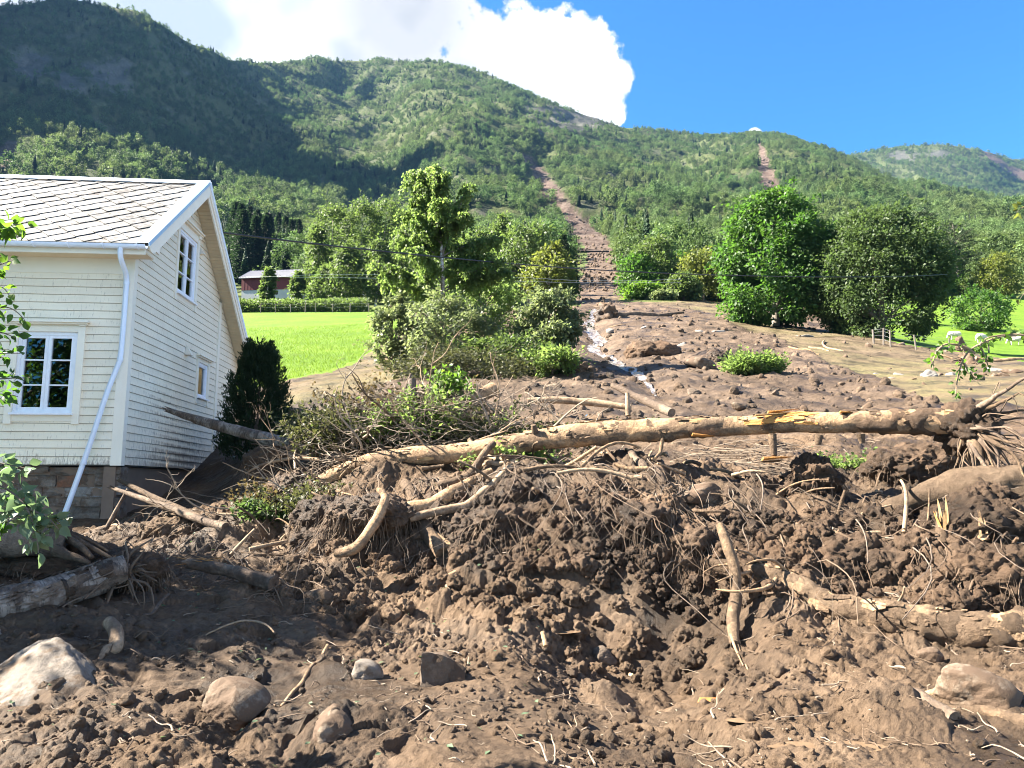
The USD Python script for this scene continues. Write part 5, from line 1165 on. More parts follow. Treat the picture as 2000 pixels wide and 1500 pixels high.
# 1 the long trunk across the picture
MAIN = [(1895,830,8.6),(1800,823,8.8),(1700,824,9.0),(1600,826,9.2),(1500,828,9.4),(1400,832,9.6),(1330,836,9.7),(1250,840,9.9),(1170,846,10.05),(1100,853,10.2),(1000,868,10.4),(900,885,10.6),(800,903,10.8),(720,922,11.0),(650,945,11.15),(590,975,11.2)]
t, Q, R = log('long bare muddy tree trunk lying across the whole debris heap', MAIN, [0.15,0.145,0.132,0.125,0.125,0.13,0.15,0.168,0.158,0.145,0.138,0.134,0.134,0.13,0.12,0.11], 'bark_tan', n=220, sides=32, lump=0.13, lscale=6, seed=3, wob=0.05)
n0 = Q[0]
def mudskin(t, Q, R, i0, i1, mat_, seed, k=1.10, amp=0.5, a0=0, a1=6.28):
    """A crust of clinging earth round part of a trunk."""
    v, f, u = tube(Q[i0:i1], R[i0:i1]*k, 26, lump=amp, lscale=7.0, seed=seed); obj('mud_crust', (v, f), mat_, t, smooth=60)
mudskin(t, Q, R, 0, 34, 'soil', 5, 1.02, 0.55); mudskin(t, Q, R, 66, 92, 'soil_dry', 6, 0.98, 0.42)
mudskin(t, Q, R, 34, 66, 'soil_dry', 8, 0.86, 0.40); mudskin(t, Q, R, 96, 118, 'soil_dry', 9, 0.90, 0.32)
def flakes(t, Q, R, n, mat_, seed, lmin=0.06, lmax=0.26):
    """Curling patches of torn bark standing off the trunk."""
    rg = np.random.default_rng(seed); N = len(Q); T = np.gradient(Q, axis=0); T /= np.linalg.norm(T, axis=1, keepdims=True)
    st = np.linalg.norm(Q[1]-Q[0])
    for _ in range(n):
        i = rg.integers(2, N-12); L = max(3, int(rg.uniform(lmin, lmax)/st)); L = min(L, N-i-2); a0 = rg.uniform(-0.4, 3.6); w = rg.uniform(0.25, 0.75); V_ = []
        ii = np.linspace(i, i+L, 6).astype(int)
        for k, q in enumerate(ii):
            n1 = np.cross(T[q], [0,0,1.0]); n1 /= np.linalg.norm(n1); n2 = np.cross(n1, T[q]); wk = w*(1-0.55*abs(k-2.5)/2.5)*rg.uniform(0.8,1.15)
            for j in range(4):
                a = a0+wk*(j/3-0.5); lift = 1.02+0.13*max(0, k-2)/3*rg.random()+(0.10*rg.random() if j in (0,3) else 0.02)
                V_.append(Q[q]+(n1*math.cos(a)+n2*math.sin(a))*R[q]*lift)
        V_ = np.array(V_); F_ = quads(split(None, V_, 4, 6)); obj('bark_flake', (np.vstack([V_, V_*1.0-np.array([0,0,0.004])]), np.vstack([F_, F_[:, ::-1]+len(V_)])), mat_, t)
flakes(t, Q, R, 46, 'bark_tan', 71); flakes(t, Q, R, 40, 'bark_muddy', 72); flakes(t, Q, R, 14, 'wood_raw', 73, 0.1, 0.4); flakes(t, Q[34:66], R[34:66], 22, 'wood_orange', 74, 0.15, 0.45)
for px, py, d, L, w, m, dd in ((1475,812,9.28,0.75,0.05,'wood_raw',(1,-0.05,0.07)),(1500,806,9.3,0.42,0.06,'wood_orange',(1,0,0.12)),(1640,806,9.0,0.18,0.06,'wood_orange',(1,0,0.02)),(1352,850,9.5,0.30,0.08,'wood_orange',(1,-0.1,-0.05))):
    splinter(t, at(px,py,d)-ctrl(MAIN)[0], dd, L, w, m, rg)
b0 = ctrl(MAIN)[0]
for pts, r in ((((1508,848,9.3),(1512,890,9.25)),0.055),(((1600,850,9.1),(1598,868,9.1)),0.05),(((1680,848,8.9),(1684,866,8.9)),0.05),(((1045,845,10.2),(1042,830,10.15)),0.05),(((1295,850,9.7),(1290,884,9.7),(1280,895,9.6)),0.03)):
    obj('branch_stub', tb(np.array([at(*p) for p in pts])-b0, np.linspace(r, r*0.7, len(pts)), 9, lump=0.3, lscale=10), 'bark_muddy', t, smooth=50)
splinter(t, at(1490,898,9.25)-b0, (1,0,0.1), 0.42, 0.10, 'wood_orange', rg); splinter(t, at(1525,900,9.2)-b0, (-1,0,-0.05), 0.35, 0.08, 'bark_muddy', rg)
RT = [ # root fan, in the picture: end points, distance, radius
 ([(1890,812,8.6),(1940,778,8.3),(2020,728,7.9)],0.045),([(1890,818,8.6),(1950,790,8.3),(2020,768,8.0)],0.04),([(1885,815,8.7),(1910,796,8.6),(1935,763,8.5)],0.02),([(1895,830,8.6),(1950,808,8.4),(2030,800,8.0)],0.028),
 ([(1900,834,8.6),(1960,820,8.4),(2030,815,8.1)],0.022),([(1900,822,8.6),(1960,812,8.5),(2010,790,8.3)],0.018),([(1895,832,8.5),(1940,845,8.2),(1990,868,8.0)],0.03),([(1895,836,8.5),(1950,860,8.2),(2020,885,8.0)],0.028),
 ([(1890,840,8.5),(1925,870,8.3),(1960,930,8.2),(1985,985,8.3)],0.04),([(1885,845,8.5),(1915,890,8.3),(1930,960,8.3)],0.04),([(1882,850,8.5),(1900,890,8.4),(1906,960,8.4)],0.03),([(1880,850,8.6),(1888,890,8.5),(1895,925,8.5)],0.03),
 ([(1895,845,8.5),(1945,880,8.2),(1955,960,8.1),(1950,1010,8.2)],0.022),([(1890,842,8.5),(1960,880,8.1),(2010,960,7.9)],0.035),([(1885,848,8.5),(1920,905,8.2),(1960,960,8.0),(1995,1015,8.0)],0.03),([(1880,845,8.6),(1880,870,8.5),(1870,905,8.6)],0.02),
 ([(1893,838,8.4),(1950,838,8.1),(2010,862,7.9)],0.018),([(1893,838,8.5),(1935,905,8.2),(1940,1000,8.2)],0.02)]
for i, (pts, r) in enumerate(RT):
    P = path(pts, 16)-b0; P += (np.stack([fbm((P+i)*3.1, 3, i+k) for k in range(3)], 1)-0.5)*0.26*np.linspace(0,1,16)[:,None]
    obj('root', tb(P, np.linspace(r, r*0.2, 16), 8, lump=0.45, lscale=11, seed=i), 'bark_muddy' if i % 2 else 'bark_wet', t, smooth=True)
roots_at(t, np.array([0.05,0,0.0]), (0.35,-0.2,-0.7), rg, 60, 0.7, 0.010, 'root', 'rootlet', 0.6, 0.4)
v, f = blob(np.array([0.02,0.05,-0.05]), (0.30,0.30,0.30), 4, 0.5, 2.2, 5); obj('root_plate', (v, f), 'soil', t, smooth=60)

# 2.. the other logs
log('birch log with a rotten dark end leaning up against the gable wall', [(335,803,13.3),(380,818,13.1),(440,835,12.9),(520,856,12.5),(630,884,12.0)], [0.05,0.085,0.10,0.105,0.11], 'birch_bark_dirty', n=50, lump=0.14, uv=True, seed=11, jag=(0.25,0))
t, Q, R = log('upper of two thin peeled birch poles in front of the foundation', [(238,940,11.6),(330,985,11.0),(445,1034,10.3)], [0.035,0.05,0.055], 'bark_muddy', n=30, sides=10, seed=12, name='pole', cat='pole', jag=(0.2,0), part='stem')
t, Q, R = log('lower of two thin birch poles in front of the foundation, splintered at its tip', [(230,957,11.4),(310,985,10.9),(440,1034,10.15)], [0.03,0.05,0.06], 'bark_wet', n=30, sides=10, seed=13, name='pole', cat='pole', jag=(0.3,0), part='stem')
log('thin dark stick propped under the birch poles', [(250,955,11.3),(225,1000,11.2),(195,1058,11.0)], [0.022,0.03,0.04], 'bark_wet', n=16, sides=8, seed=14, name='stick', cat='stick')
t, Q, R = log('thick birch log with peeling bark at the left edge', [(-90,1215,6.5),(0,1190,6.7),(80,1165,6.9),(160,1140,7.15),(245,1112,7.4)], [0.16,0.155,0.15,0.15,0.14], 'birch_bark_dirty', n=60, sides=26, lump=0.14, uv=True, seed=15)
roots_at(t, Q[-1], (0.4,0.0,-0.2), rg, 22, 0.5, 0.02, 'root'); flakes(t, Q, R, 30, 'birch_bark_dirty', 81, 0.08, 0.22); flakes(t, Q, R, 26, 'bark_wet', 82, 0.1, 0.3); mudskin(t, Q, R, 34, 60, 'soil', 83, 0.93, 0.5)
t, Q, R = log('big muddy log in the shade under the hanging leaves at the left edge', [(-120,1052,8.0),(0,1050,8.1),(70,1052,8.2),(130,1058,8.3)], [0.22,0.22,0.20,0.19], 'bark_wet', n=40, sides=22, seed=16)
for pts, r in (([(120,1045,8.3),(150,1062,8.2),(180,1090,8.1)],0.06),([(125,1040,8.3),(170,1065,8.3),(222,1092,8.3)],0.045),([(110,1075,8.1),(150,1090,8.0),(175,1100,8.0)],0.07),([(110,1035,8.4),(150,1045,8.4),(215,1080,8.5)],0.03)):
    obj('root', tb(path(pts,12)-ctrl([(-120,1052,8.0)])[0], np.linspace(r,r*0.35,12), 9, lump=0.35, lscale=8), 'bark_muddy', t, smooth=True)
t, Q, R = log('broken log stub with splintered orange wood lying on the shaded mud', [(376,1102,8.25),(430,1112,8.15),(490,1126,8.05),(535,1140,7.95)], [0.055,0.075,0.075,0.085], 'bark_wet', n=36, sides=18, lump=0.35, lscale=8, seed=17, jag=(0.15,0))
for i in range(9): splinter(t, np.array([rg.uniform(-.02,.35), rg.uniform(-.08,.0), rg.uniform(0.0,.07)]), (-1+rg.normal()*0.1, rg.normal()*0.1, 0.12+rg.normal()*0.12), rg.uniform(0.1,0.3), 0.03, 'wood_orange', rg)
roots_at(t, Q[-1], (0.2,-0.3,-0.5), rg, 6, 0.5, 0.008, 'root')
t, Q, R = log('short pale bent root stub sticking up behind the big pale boulder', [(212,1215,6.35),(228,1240,6.25),(224,1275,6.15),(205,1310,6.1),(190,1345,6.0)], [0.055,0.06,0.055,0.04,0.02], 'branch_pale', n=26, sides=14, seed=18, lump=0.2, name='root_stub', cat='root')
roots_at(t, Q[-8], (-0.1,-0.3,-1), rg, 12, 0.35, 0.008, 'root')
t, Q, R = log('forked split log lying at the front of the debris heap', [(668,1030,9.25),(730,1008,9.4),(800,995,9.5),(880,983,9.7),(960,965,9.95)], [0.085,0.10,0.10,0.085,0.05], 'bark_tan', n=50, seed=19, lump=0.18)
log('thin pale straight pole lying just below the forked log', [(800,1012,9.2),(850,1000,9.3),(920,988,9.5),(1000,978,9.75)], [0.05,0.055,0.055,0.045], 'branch_pale', n=36, sides=12, seed=20, name='pole', cat='pole', part='stem')
log('curved hooked branch standing out of the mud in front of the heap', [(656,1080,8.6),(690,1072,8.55),(716,1045,8.6),(738,1010,8.75),(752,975,8.9),(738,955,9.0)], [0.05,0.062,0.062,0.062,0.06,0.03], 'bark_tan', n=50, sides=14, seed=21, lump=0.18, name='branch', cat='branch', part='stem')
log('muddy branch slanting up in front of the long trunk', [(855,975,9.85),(890,952,9.9),(925,918,10.0),(950,880,10.1),(965,866,10.2)], [0.05,0.06,0.06,0.05,0.04], 'bark_muddy', n=36, sides=12, seed=22, lump=0.25, name='branch', cat='branch', part='stem')
log('pale thin branch running right from under the long trunk', [(925,915,10.2),(960,925,10.1),(1000,935,10.0),(1022,952,9.9)], [0.03,0.032,0.03,0.02], 'branch_pale', n=24, sides=10, seed=23, name='branch', cat='branch', part='stem')
log('thick muddy trunk end pointing down towards the viewer below the forked log', [(790,965,10.2),(815,1000,9.6),(835,1040,9.2),(862,1080,8.9)], [0.07,0.085,0.09,0.09], 'bark_muddy', n=36, seed=24, lump=0.25)
log('short brown log slanting under the heap beside the thick trunk end', [(815,1015,9.4),(850,1050,9.15),(880,1070,9.0)], [0.06,0.07,0.05], 'bark_tan', n=24, seed=25, lump=0.25)
log('short muddy log piece lying against the earth bank', [(870,1072,9.0),(910,1060,9.05),(945,1045,9.1)], [0.05,0.06,0.05], 'bark_tan', n=22, seed=26, lump=0.2)
t, Q, R = log('long mud-caked trunk at the lower right sinking into the mud', [(1385,1150,8.2),(1450,1158,8.05),(1530,1172,7.8),(1620,1190,7.5),(1720,1214,7.2),(1820,1234,6.95),(1930,1255,6.7),(2100,1300,6.4)], [0.11,0.115,0.125,0.14,0.15,0.16,0.175,0.19], 'bark_muddy', n=130, sides=34, lump=0.36, lscale=6.5, seed=27)
mudskin(t, Q, R, 70, 130, 'mud', 14, 1.0, 0.5); mudskin(t, Q, R, 24, 70, 'soil_dry', 16, 0.93, 0.42); flakes(t, Q, R, 60, 'bark_muddy', 84, 0.08, 0.3); flakes(t, Q, R, 30, 'bark_tan', 85, 0.1, 0.25); mudskin(t, Q, R, 0, 24, 'soil', 15, 0.95, 0.6)
for pts, r in (([(1470,1160,8.0),(1440,1170,7.7),(1400,1185,7.6)],0.025),([(1500,1165,7.9),(1470,1130,7.9),(1430,1118,8.0)],0.02),([(1520,1170,7.8),(1490,1200,7.5),(1440,1205,7.4),(1400,1200,7.5)],0.028),([(1540,1165,7.8),(1500,1140,7.7),(1460,1150,7.6)],0.02),([(1460,1155,8.0),(1410,1150,7.9),(1375,1165,7.9)],0.02)):
    P = path(pts,14)-ctrl([(1385,1150,8.2)])[0]; obj('root', tb(P, np.linspace(r,r*0.3,14), 8, lump=0.4, lscale=9), 'bark_tan', t, smooth=True)
roots_at(t, Q[20], (0,-0.4,-0.8), rg, 30, 0.35, 0.007, 'root', 'rootlet', 0.8); roots_at(t, Q[44], (0,-0.5,-0.8), rg, 26, 0.35, 0.007, 'root', 'rootlet', 0.5)
t, Q, R = log('upright mud-smeared stick standing in front of the earth bank on the right', [(1406,1026,8.0),(1420,1065,7.85),(1434,1110,7.75),(1437,1160,7.6),(1432,1215,7.35),(1436,1260,7.0)], [0.045,0.055,0.06,0.062,0.06,0.04], 'bark_muddy', n=46, sides=14, seed=28, lump=0.25, name='stick', cat='stick', part='stem')
for pts, r in (([(1434,1240,7.2),(1448,1280,6.8),(1470,1325,6.4)],0.018),([(1428,1235,7.2),(1440,1275,6.8),(1452,1300,6.6)],0.02),([(1440,1245,7.15),(1450,1275,6.9),(1449,1300,6.7)],0.014)):
    obj('root', tb(path(pts,12)-ctrl([(1406,1026,8.0)])[0], np.linspace(r,r*0.25,12), 7, lump=0.3, lscale=12), 'bark_tan', t, smooth=True)
t, Q, R = log('thick tan earth-coated trunk at the right edge below the root fan', [(1735,1005,8.7),(1790,978,8.5),(1860,955,8.35),(1940,945,8.2),(2100,948,8.0)], [0.09,0.16,0.20,0.22,0.23], 'soil_dry', n=60, sides=26, seed=29, lump=0.35, lscale=3.5)
t, Q, R = log('splintered standing stump with torn yellow wood at the right', [(1842,1090,7.75),(1840,1050,7.75),(1836,1020,7.8)], [0.075,0.07,0.04], 'bark_muddy', n=16, seed=30, name='stump', cat='stump')
for i in range(8): splinter(t, np.array([rg.uniform(-.08,.06), rg.uniform(-.08,0.0), rg.uniform(0.05,.2)]), (rg.normal()*0.18, rg.normal()*0.1, 1), rg.uniform(0.12,0.30), 0.03, 'wood_raw' if i % 3 else 'wood_orange', rg)
t, Q, R = log('second splintered root stump right of the torn yellow one', [(1925,1105,7.6),(1912,1075,7.65),(1900,1050,7.7)], [0.06,0.05,0.03], 'bark_tan', n=14, seed=31, name='stump', cat='stump')
for i in range(6): splinter(t, np.array([rg.uniform(-.06,.06), rg.uniform(-.06,0.0), rg.uniform(0.05,.2)]), (rg.normal()*0.3, rg.normal()*0.1, 1), rg.uniform(0.08,0.2), 0.025, 'bark_tan', rg)
log('smooth pale log lying flat behind the long trunk', [(1030,783,15.6),(1080,781,15.6),(1140,785,15.5),(1232,796,15.2)], [0.06,0.075,0.075,0.06], 'branch_pale', n=36, seed=32)
log('dark thin trunk slanting down behind the long trunk', [(1195,752,15.5),(1250,778,15.0),(1312,806,14.2)], [0.05,0.085,0.09], 'bark_wet', n=30, seed=33)
log('small upright pale post beside the slanting dark trunk', [(1225,768,14.6),(1227,812,14.5)], [0.045,0.055], 'branch_pale', n=12, sides=10, seed=34, name='post', cat='post', part='stem')
log('thick pale log end sticking out of the brush behind the long trunk', [(862,806,11.5),(900,790,11.6),(940,772,11.7),(965,758,11.8)], [0.10,0.125,0.125,0.11], 'bark_tan', n=30, seed=35)
t, Q, R = log('uprooted dark trunk lying far up the mud slope beside the stream', [(1192,622,56),(1240,622,57),(1300,615,58),(1335,610,59)], [0.32,0.24,0.18,0.08], 'bark_wet', n=40, seed=36, lump=0.3)
v, f = blob(np.array([-0.3,0,0.1]), (0.8,0.7,1.0), 3, 0.6, 2.0, 3); obj('root_plate', (v, f), 'soil', t, smooth=60); roots_at(t, np.array([-0.3,0,0.4]), (-0.3,-0.3,0.6), rg, 10, 1.4, 0.07, 'root')
log('dark log beside the conifer bush at the edge of the silt', [(535,808,18.5),(590,806,18.3)], [0.10,0.10], 'bark_wet', n=14, seed=37)
log('small upright rotten stump in the middle of the brush', [(806,800,11.6),(804,770,11.6),(805,742,11.65)], [0.06,0.075,0.065], 'bark_dark', n=16, seed=38, lump=0.3, name='stump', cat='stump')
log('short dark stake leaning at the back of the brush', [(790,770,11.9),(798,745,11.9),(803,730,11.9)], [0.04,0.04,0.02], 'bark_wet', n=10, sides=8, seed=39, name='stick', cat='stick')
log('dark mud-covered snag leaning in front of the grey boulder', [(1232,920,9.9),(1260,945,9.6),(1300,985,9.3)], [0.05,0.06,0.05], 'bark_wet', n=20, sides=12, seed=40, lump=0.4, name='snag', cat='branch', part='stem')
log('thin forked root leaning against the block-shaped rock side of the mud', [(640,1260,6.4),(600,1330,6.0),(548,1400,5.5)], [0.014,0.017,0.012], 'bark_tan', n=20, sides=8, seed=41, name='root_strand', cat='root')
log('thin broken stick on the shaded mud left of centre', [(330,1160,7.4),(300,1195,7.1),(278,1215,7.0)], [0.012,0.018,0.012], 'bark_wet', n=14, sides=7, seed=42, name='stick', cat='stick')
t, Q, R = log('light bare branch bundle at the lower right corner, upper stick', [(1735,1342,5.6),(1800,1368,5.4),(1860,1385,5.3),(1905,1412,5.15)], [0.018,0.03,0.03,0.02], 'bark_tan', n=30, sides=10, seed=43, name='branch', cat='branch', part='stem')
log('dark stick slanting across the pale branches at the lower right corner', [(1705,1328,5.7),(1750,1372,5.4),(1800,1420,5.1),(1870,1480,4.8)], [0.02,0.03,0.035,0.04], 'bark_wet', n=26, sides=10, seed=44, name='branch', cat='branch', part='stem')
log('thick pale branch running out of the lower right corner', [(1810,1405,5.2),(1880,1418,5.1),(1930,1440,5.0),(2040,1500,4.7)], [0.022,0.03,0.04,0.05], 'bark_muddy', n=30, sides=12, seed=45, name='branch', cat='branch', part='stem')
log('crooked bare twig rising from the mud below the broken stub', [(400,1245,6.7),(440,1222,6.75),(478,1212,6.8),(535,1235,6.6)], [0.006,0.009,0.010,0.006], 'branch_pale', n=24, sides=7, seed=46, name='twig', cat='twig', part='stem')
log('small pale forked root piece in the middle of the mud', [(880,1125,8.35),(872,1160,8.15),(878,1182,8.0)], [0.016,0.022,0.012], 'branch_pale', n=14, sides=8, seed=47, name='root_piece', cat='root', part='stem')
log('short barked stick under the pale forked root piece', [(838,1165,8.1),(860,1140,8.25),(890,1118,8.4)], [0.02,0.032,0.03], 'bark_tan', n=14, sides=10, seed=48, name='stick', cat='stick', part='stem')
log('small cut peg standing in the mud right of centre', [(1066,1262,6.75),(1060,1235,6.85)], [0.022,0.022], 'bark_tan', n=8, sides=9, seed=49, name='peg', cat='peg', part='stem')
log('long branch sticking out left of the debris heap over the root ball', [(480,925,11.8),(520,905,11.8),(580,895,11.7),(650,905,11.4)], [0.014,0.025,0.028,0.025], 'branch_pale', n=30, sides=10, seed=50, name='branch', cat='branch', part='stem')
log('stiff broken branch leaning left below the long trunk', [(605,942,10.8),(640,975,10.6),(665,1005,10.4)], [0.022,0.035,0.03], 'bark_muddy', n=18, sides=10, seed=51, name='branch', cat='branch', part='stem')
log('pale bare pole beneath the long trunk in the middle', [(1052,878,10.6),(1095,905,10.3),(1150,935,10.0)], [0.02,0.025,0.02], 'branch_pale', n=18, sides=9, seed=52, name='branch', cat='branch', part='stem')
log('flat tan plank-like branch on the left of the strip in front of the house', [(168,1046,11.2),(215,1028,11.3),(235,1036,11.2),(262,1048,11.0)], [0.012,0.02,0.02,0.01], 'branch_pale', n=20, sides=8, seed=53, name='branch', cat='branch', part='stem')

# bare branches sticking out of the heap
def fork(name, label, p, d, L, r, rg, mat_, group=None, cat='branch', depth=2):
    t = thing(name, label, cat, p, group=group)
    def limb(q, d, L, r, k, nm):
        d = d/np.linalg.norm(d); s = np.linspace(0,1,10)[:,None]; w = rg.normal(size=3)*0.18*L; w2 = rg.normal(size=3)*0.06*L
        P = q+d*L*s+w*np.sin(s*2.6)*s+w2*np.sin(s*8)*s
        obj(nm, tb(P, np.linspace(r, r*0.3, 10), 7, lump=0.25, lscale=15), mat_, t, smooth=True)
        if k:
            for _ in range(rg.integers(1,4)):
                i = rg.integers(3,9); limb(P[i], d+rg.normal(size=3)*0.65, L*rg.uniform(0.3,0.6), r*0.55, k-1, 'side_branch')
    limb(np.zeros(3), np.array(d, float), L, r, depth, 'stem')
    return t
spots = []
rb = np.random.default_rng(202)
for i in range(44):
    px, py = rb.uniform(560, 1180), 0
    d = rb.uniform(10.75, 12.0); p = np.array([at(px,900,d)[0], d, 0]); p[2] = base_z(p[0], p[1])+rb.uniform(0.0,0.8)
    fork('bare_branch', 'bare branch sticking out of the debris heap', p, (rb.normal()*0.9, rb.normal()*0.4-0.1, rb.uniform(0.15,0.8)), rb.uniform(0.5,1.5), rb.uniform(0.010,0.024), rb, rb.choice(['branch_pale','twig','twig','bark_muddy']), 'bare branches sticking out of the debris heap')
for i in range(12):
    px = rb.uniform(400, 660); d = rb.uniform(10.4, 12.0); p = np.array([at(px,900,d)[0], d, 0]); p[2] = base_z(p[0], p[1])+rb.uniform(0.05,0.3)
    fork('bare_branch', 'thin branch at the heap end near the house', p, (-abs(rb.normal())*0.8-0.2, -0.3, rb.uniform(0.1,0.5)), rb.uniform(0.5,1.1), rb.uniform(0.008,0.016), rb, rb.choice(['twig','branch_pale']), 'thin branches at the left end of the heap')
fork('bare_branch', 'tall whip-like bare branch bending right above the brush', at(965,905,11.0), (0.05,0.1,1.0), 1.6, 0.022, rb, 'branch_pale', depth=1)
fork('bare_branch', 'tall bent grey branch at the left above the brush', at(690,870,11.2), (-0.25,0.1,1.0), 1.15, 0.02, rb, 'twig', depth=1)
# leafy brush lying in the heap
def brush(label, px, py, d, w, h, dep, n, leafm, seed, ls=0.07, mat_='twig', up=0.0):
    rg = np.random.default_rng(seed); base = at(px, py, d); base[2] = base_z(base[0], base[1])+up
    t = thing('leafy_branch', label, 'branch', base); st, Ps, Ds = [], [], []
    for i in range(n):
        a = rg.uniform(0, 6.28); d0 = np.array([math.cos(a)*w, math.sin(a)*dep, rg.uniform(0.2,1.0)*h])*rg.uniform(0.4,1.0)
        s = np.linspace(0,1,9)[:,None]; q0 = np.array([rg.normal()*w*0.4, rg.normal()*dep*0.4, 0]); P = q0+d0*s+rg.normal(size=3)*0.12*np.sin(s*3)*s
        st.append(tb(P, np.linspace(0.010,0.003,9), 5))
        m = 60; u = rg.uniform(0.3,1.0,m); B = np.column_stack([np.interp(u, s[:,0], P[:,k]) for k in range(3)])+rg.normal(size=(m,3))*0.06
        Ps.append(B); Ds.append(d0*0.6+rg.normal(size=(m,3))*0.6+np.array([0,0,-0.15]))
    obj('stem', cat_meshes(st), mat_, t); P, D = np.vstack(Ps), np.vstack(Ds)
    obj('foliage', leaves(P, D, ls*rg.uniform(0.6,1.3,len(P)), rg, width=0.6), leafm, t)
brush('dusty green leafy branches at the left of the brush pile', 690, 860, 11.6, 0.75, 0.85, 0.35, 90, 'leaf_dusty', 1, up=0.35)
brush('dusty leafy branches at the left rear of the brush pile', 640, 820, 11.9, 0.6, 0.75, 0.3, 60, 'leaf_dusty', 2, up=0.5)
brush('fresh green leafy branches in the middle of the brush pile', 800, 850, 11.5, 0.85, 0.9, 0.35, 95, 'leaf_birch', 3, up=0.4)
brush('bright green leaf tuft at the top of the brush pile', 860, 800, 11.8, 0.3, 0.5, 0.3, 16, 'leaf_fresh', 4, 0.09, up=1.0)
brush('green leafy twigs behind the middle of the long trunk', 930, 870, 11.5, 0.7, 0.65, 0.35, 60, 'leaf_dusty', 5, up=0.3)
brush('green leafy twigs below the middle of the long trunk', 1010, 915, 10.5, 0.5, 0.3, 0.3, 26, 'leaf_birch', 6)
brush('leafy twigs at the right of the brush pile above the long trunk', 1040, 850, 11.4, 0.6, 0.5, 0.35, 34, 'leaf_dusty', 7, up=0.2)
brush('brown withered leafy twigs along the top of the brush pile', 760, 800, 11.9, 1.0, 0.6, 0.3, 50, 'leaf_withered', 14, up=0.75)
brush('dusty leafy twigs trapped below the left end of the long trunk', 640, 930, 10.6, 0.5, 0.4, 0.3, 40, 'leaf_dusty', 15)
brush('withered leafy twigs beside the earth ball near the house', 560, 930, 11.3, 0.5, 0.4, 0.3, 34, 'leaf_withered', 16)
brush('limp green leaves at the left end of the heap beside the root ball', 520, 985, 11.0, 0.45, 0.35, 0.3, 22, 'leaf_olive', 8, 0.09)
brush('light green sprouts beside the conifer bush', 562, 790, 16.5, 0.4, 0.8, 0.4, 20, 'leaf_yellow', 9, 0.09)
brush('spruce-green leafy twigs hanging behind the log end on the right', 1660, 895, 11.0, 0.4, 0.35, 0.3, 24, 'leaf_birch', 10, 0.06)
brush('green weed under the slanting dark trunk', 1255, 808, 14.3, 0.35, 0.25, 0.3, 14, 'leaf_dusty', 11)

# ------------------------------------------------------------------ earth lumps with hanging roots
def clump(label, c, size, seed, mat_='soil', nroot=40, rot=0, sub=5, name='earth_clump', amp=0.30, L=0.36, sc=2.6, group=None):
    t = thing(name, label, 'earth clump', c, group=group); v, f = blob(np.zeros(3), size, sub, amp, sc, seed, rot)
    v += (np.stack([fbm(v*16, 3, seed+k) for k in range(3)], 1)-0.5)*0.05
    obj('earth', (v, f), mat_, t, smooth=50)
    rg = np.random.default_rng(seed); ms = []
    for i in range(int(nroot*3.4)):
        q = v[rg.integers(0, len(v))]*1.0; 
        if q[2] > size[2]*0.5: continue
        l = L*rg.uniform(0.3,1.3); s = np.linspace(0,1,8)[:,None]; o = q/np.linalg.norm(q)*0.22+rg.normal(size=3)*0.22
        P = q*0.97+o*l*s**0.8+rg.normal(size=3)*0.09*l*np.sin(s*6)*s-np.array([0,0,1.0])*l*s**1.15
        ms.append(tb(P, np.linspace(0.0025+0.009*rg.random()**3, 0.0018, 8), 3, cap=False))
    obj('rootlet', cat_meshes(ms), 'root', t, kind='stuff')
clump('long overhanging bank of rooty earth in the middle of the heap', at(1130,1020,9.35), (1.05,0.42,0.30), 1, nroot=190)
clump('overhanging rooty earth at the right end of the middle bank', at(1310,1065,9.1), (0.65,0.40,0.32), 2, nroot=140)
clump('rooty earth under the forked log', at(940,1045,9.35), (0.55,0.35,0.28), 3, nroot=120)
clump('dark torn root plate standing upright under the long trunk', at(1585,955,9.4), (0.34,0.24,0.42), 4, nroot=90, amp=0.5)
clump('dark earth lump leaning on the upright root plate', at(1490,985,9.5), (0.30,0.25,0.32), 5, nroot=60, amp=0.5)
clump('round earth ball with hanging roots at the left end of the long trunk', at(520,915,12.2), (0.34,0.30,0.36), 6, nroot=70)
clump('earth heap with roots left of the trunk end', at(600,960,11.4), (0.55,0.4,0.30), 7, nroot=90)
clump('earth bank below the tan trunk at the right edge', at(1940,1040,8.0), (0.85,0.42,0.36), 8, nroot=160)
clump('broad rooty earth bank right of the upright stick', at(1660,1105,8.3), (0.75,0.42,0.34), 9, nroot=170)
clump('earth lump with a cave of shadow behind the root fan', at(1800,915,9.9), (0.75,0.4,0.30), 10, nroot=80)
clump('earth mound with twigs at the foot of the birch poles', at(350,1040,10.9), (0.55,0.4,0.22), 11, 'soil_dry', nroot=60)
clump('earth lump at the end of the thick birch log', at(265,1120,7.7), (0.28,0.26,0.2), 12, nroot=70)
clump('clod heap hung with roots left of the big mound', at(1010,1130,8.6), (0.20,0.18,0.20), 13, nroot=60, sub=4)
clump('smaller rooty clod beside the big mound', at(905,1100,8.9), (0.22,0.2,0.22), 14, nroot=50, sub=4)
clump('shaded earth bank behind the thick birch log', at(120,1110,8.6), (0.9,0.45,0.28), 15, nroot=110)
clump('earth bank with dead roots in the lower right', at(1960,1130,7.5), (0.7,0.4,0.3), 16, nroot=150)
clump('tangle of roots and earth beside the stream on the slope', at(1120,735,25), (0.9,0.6,0.5), 31, nroot=80, L=0.8, sub=4)
clump('dark earth heap right of the stream', at(1275,690,33), (1.3,0.8,0.5), 32, nroot=40, L=0.8, sub=4)
clump('dark earth clod in the middle of the slope', at(1400,705,30), (0.6,0.5,0.4), 33, nroot=40, L=0.6, sub=4)
clump('earth and roots under the hooked branch', at(720,1005,9.3), (0.55,0.35,0.24), 34, nroot=100)
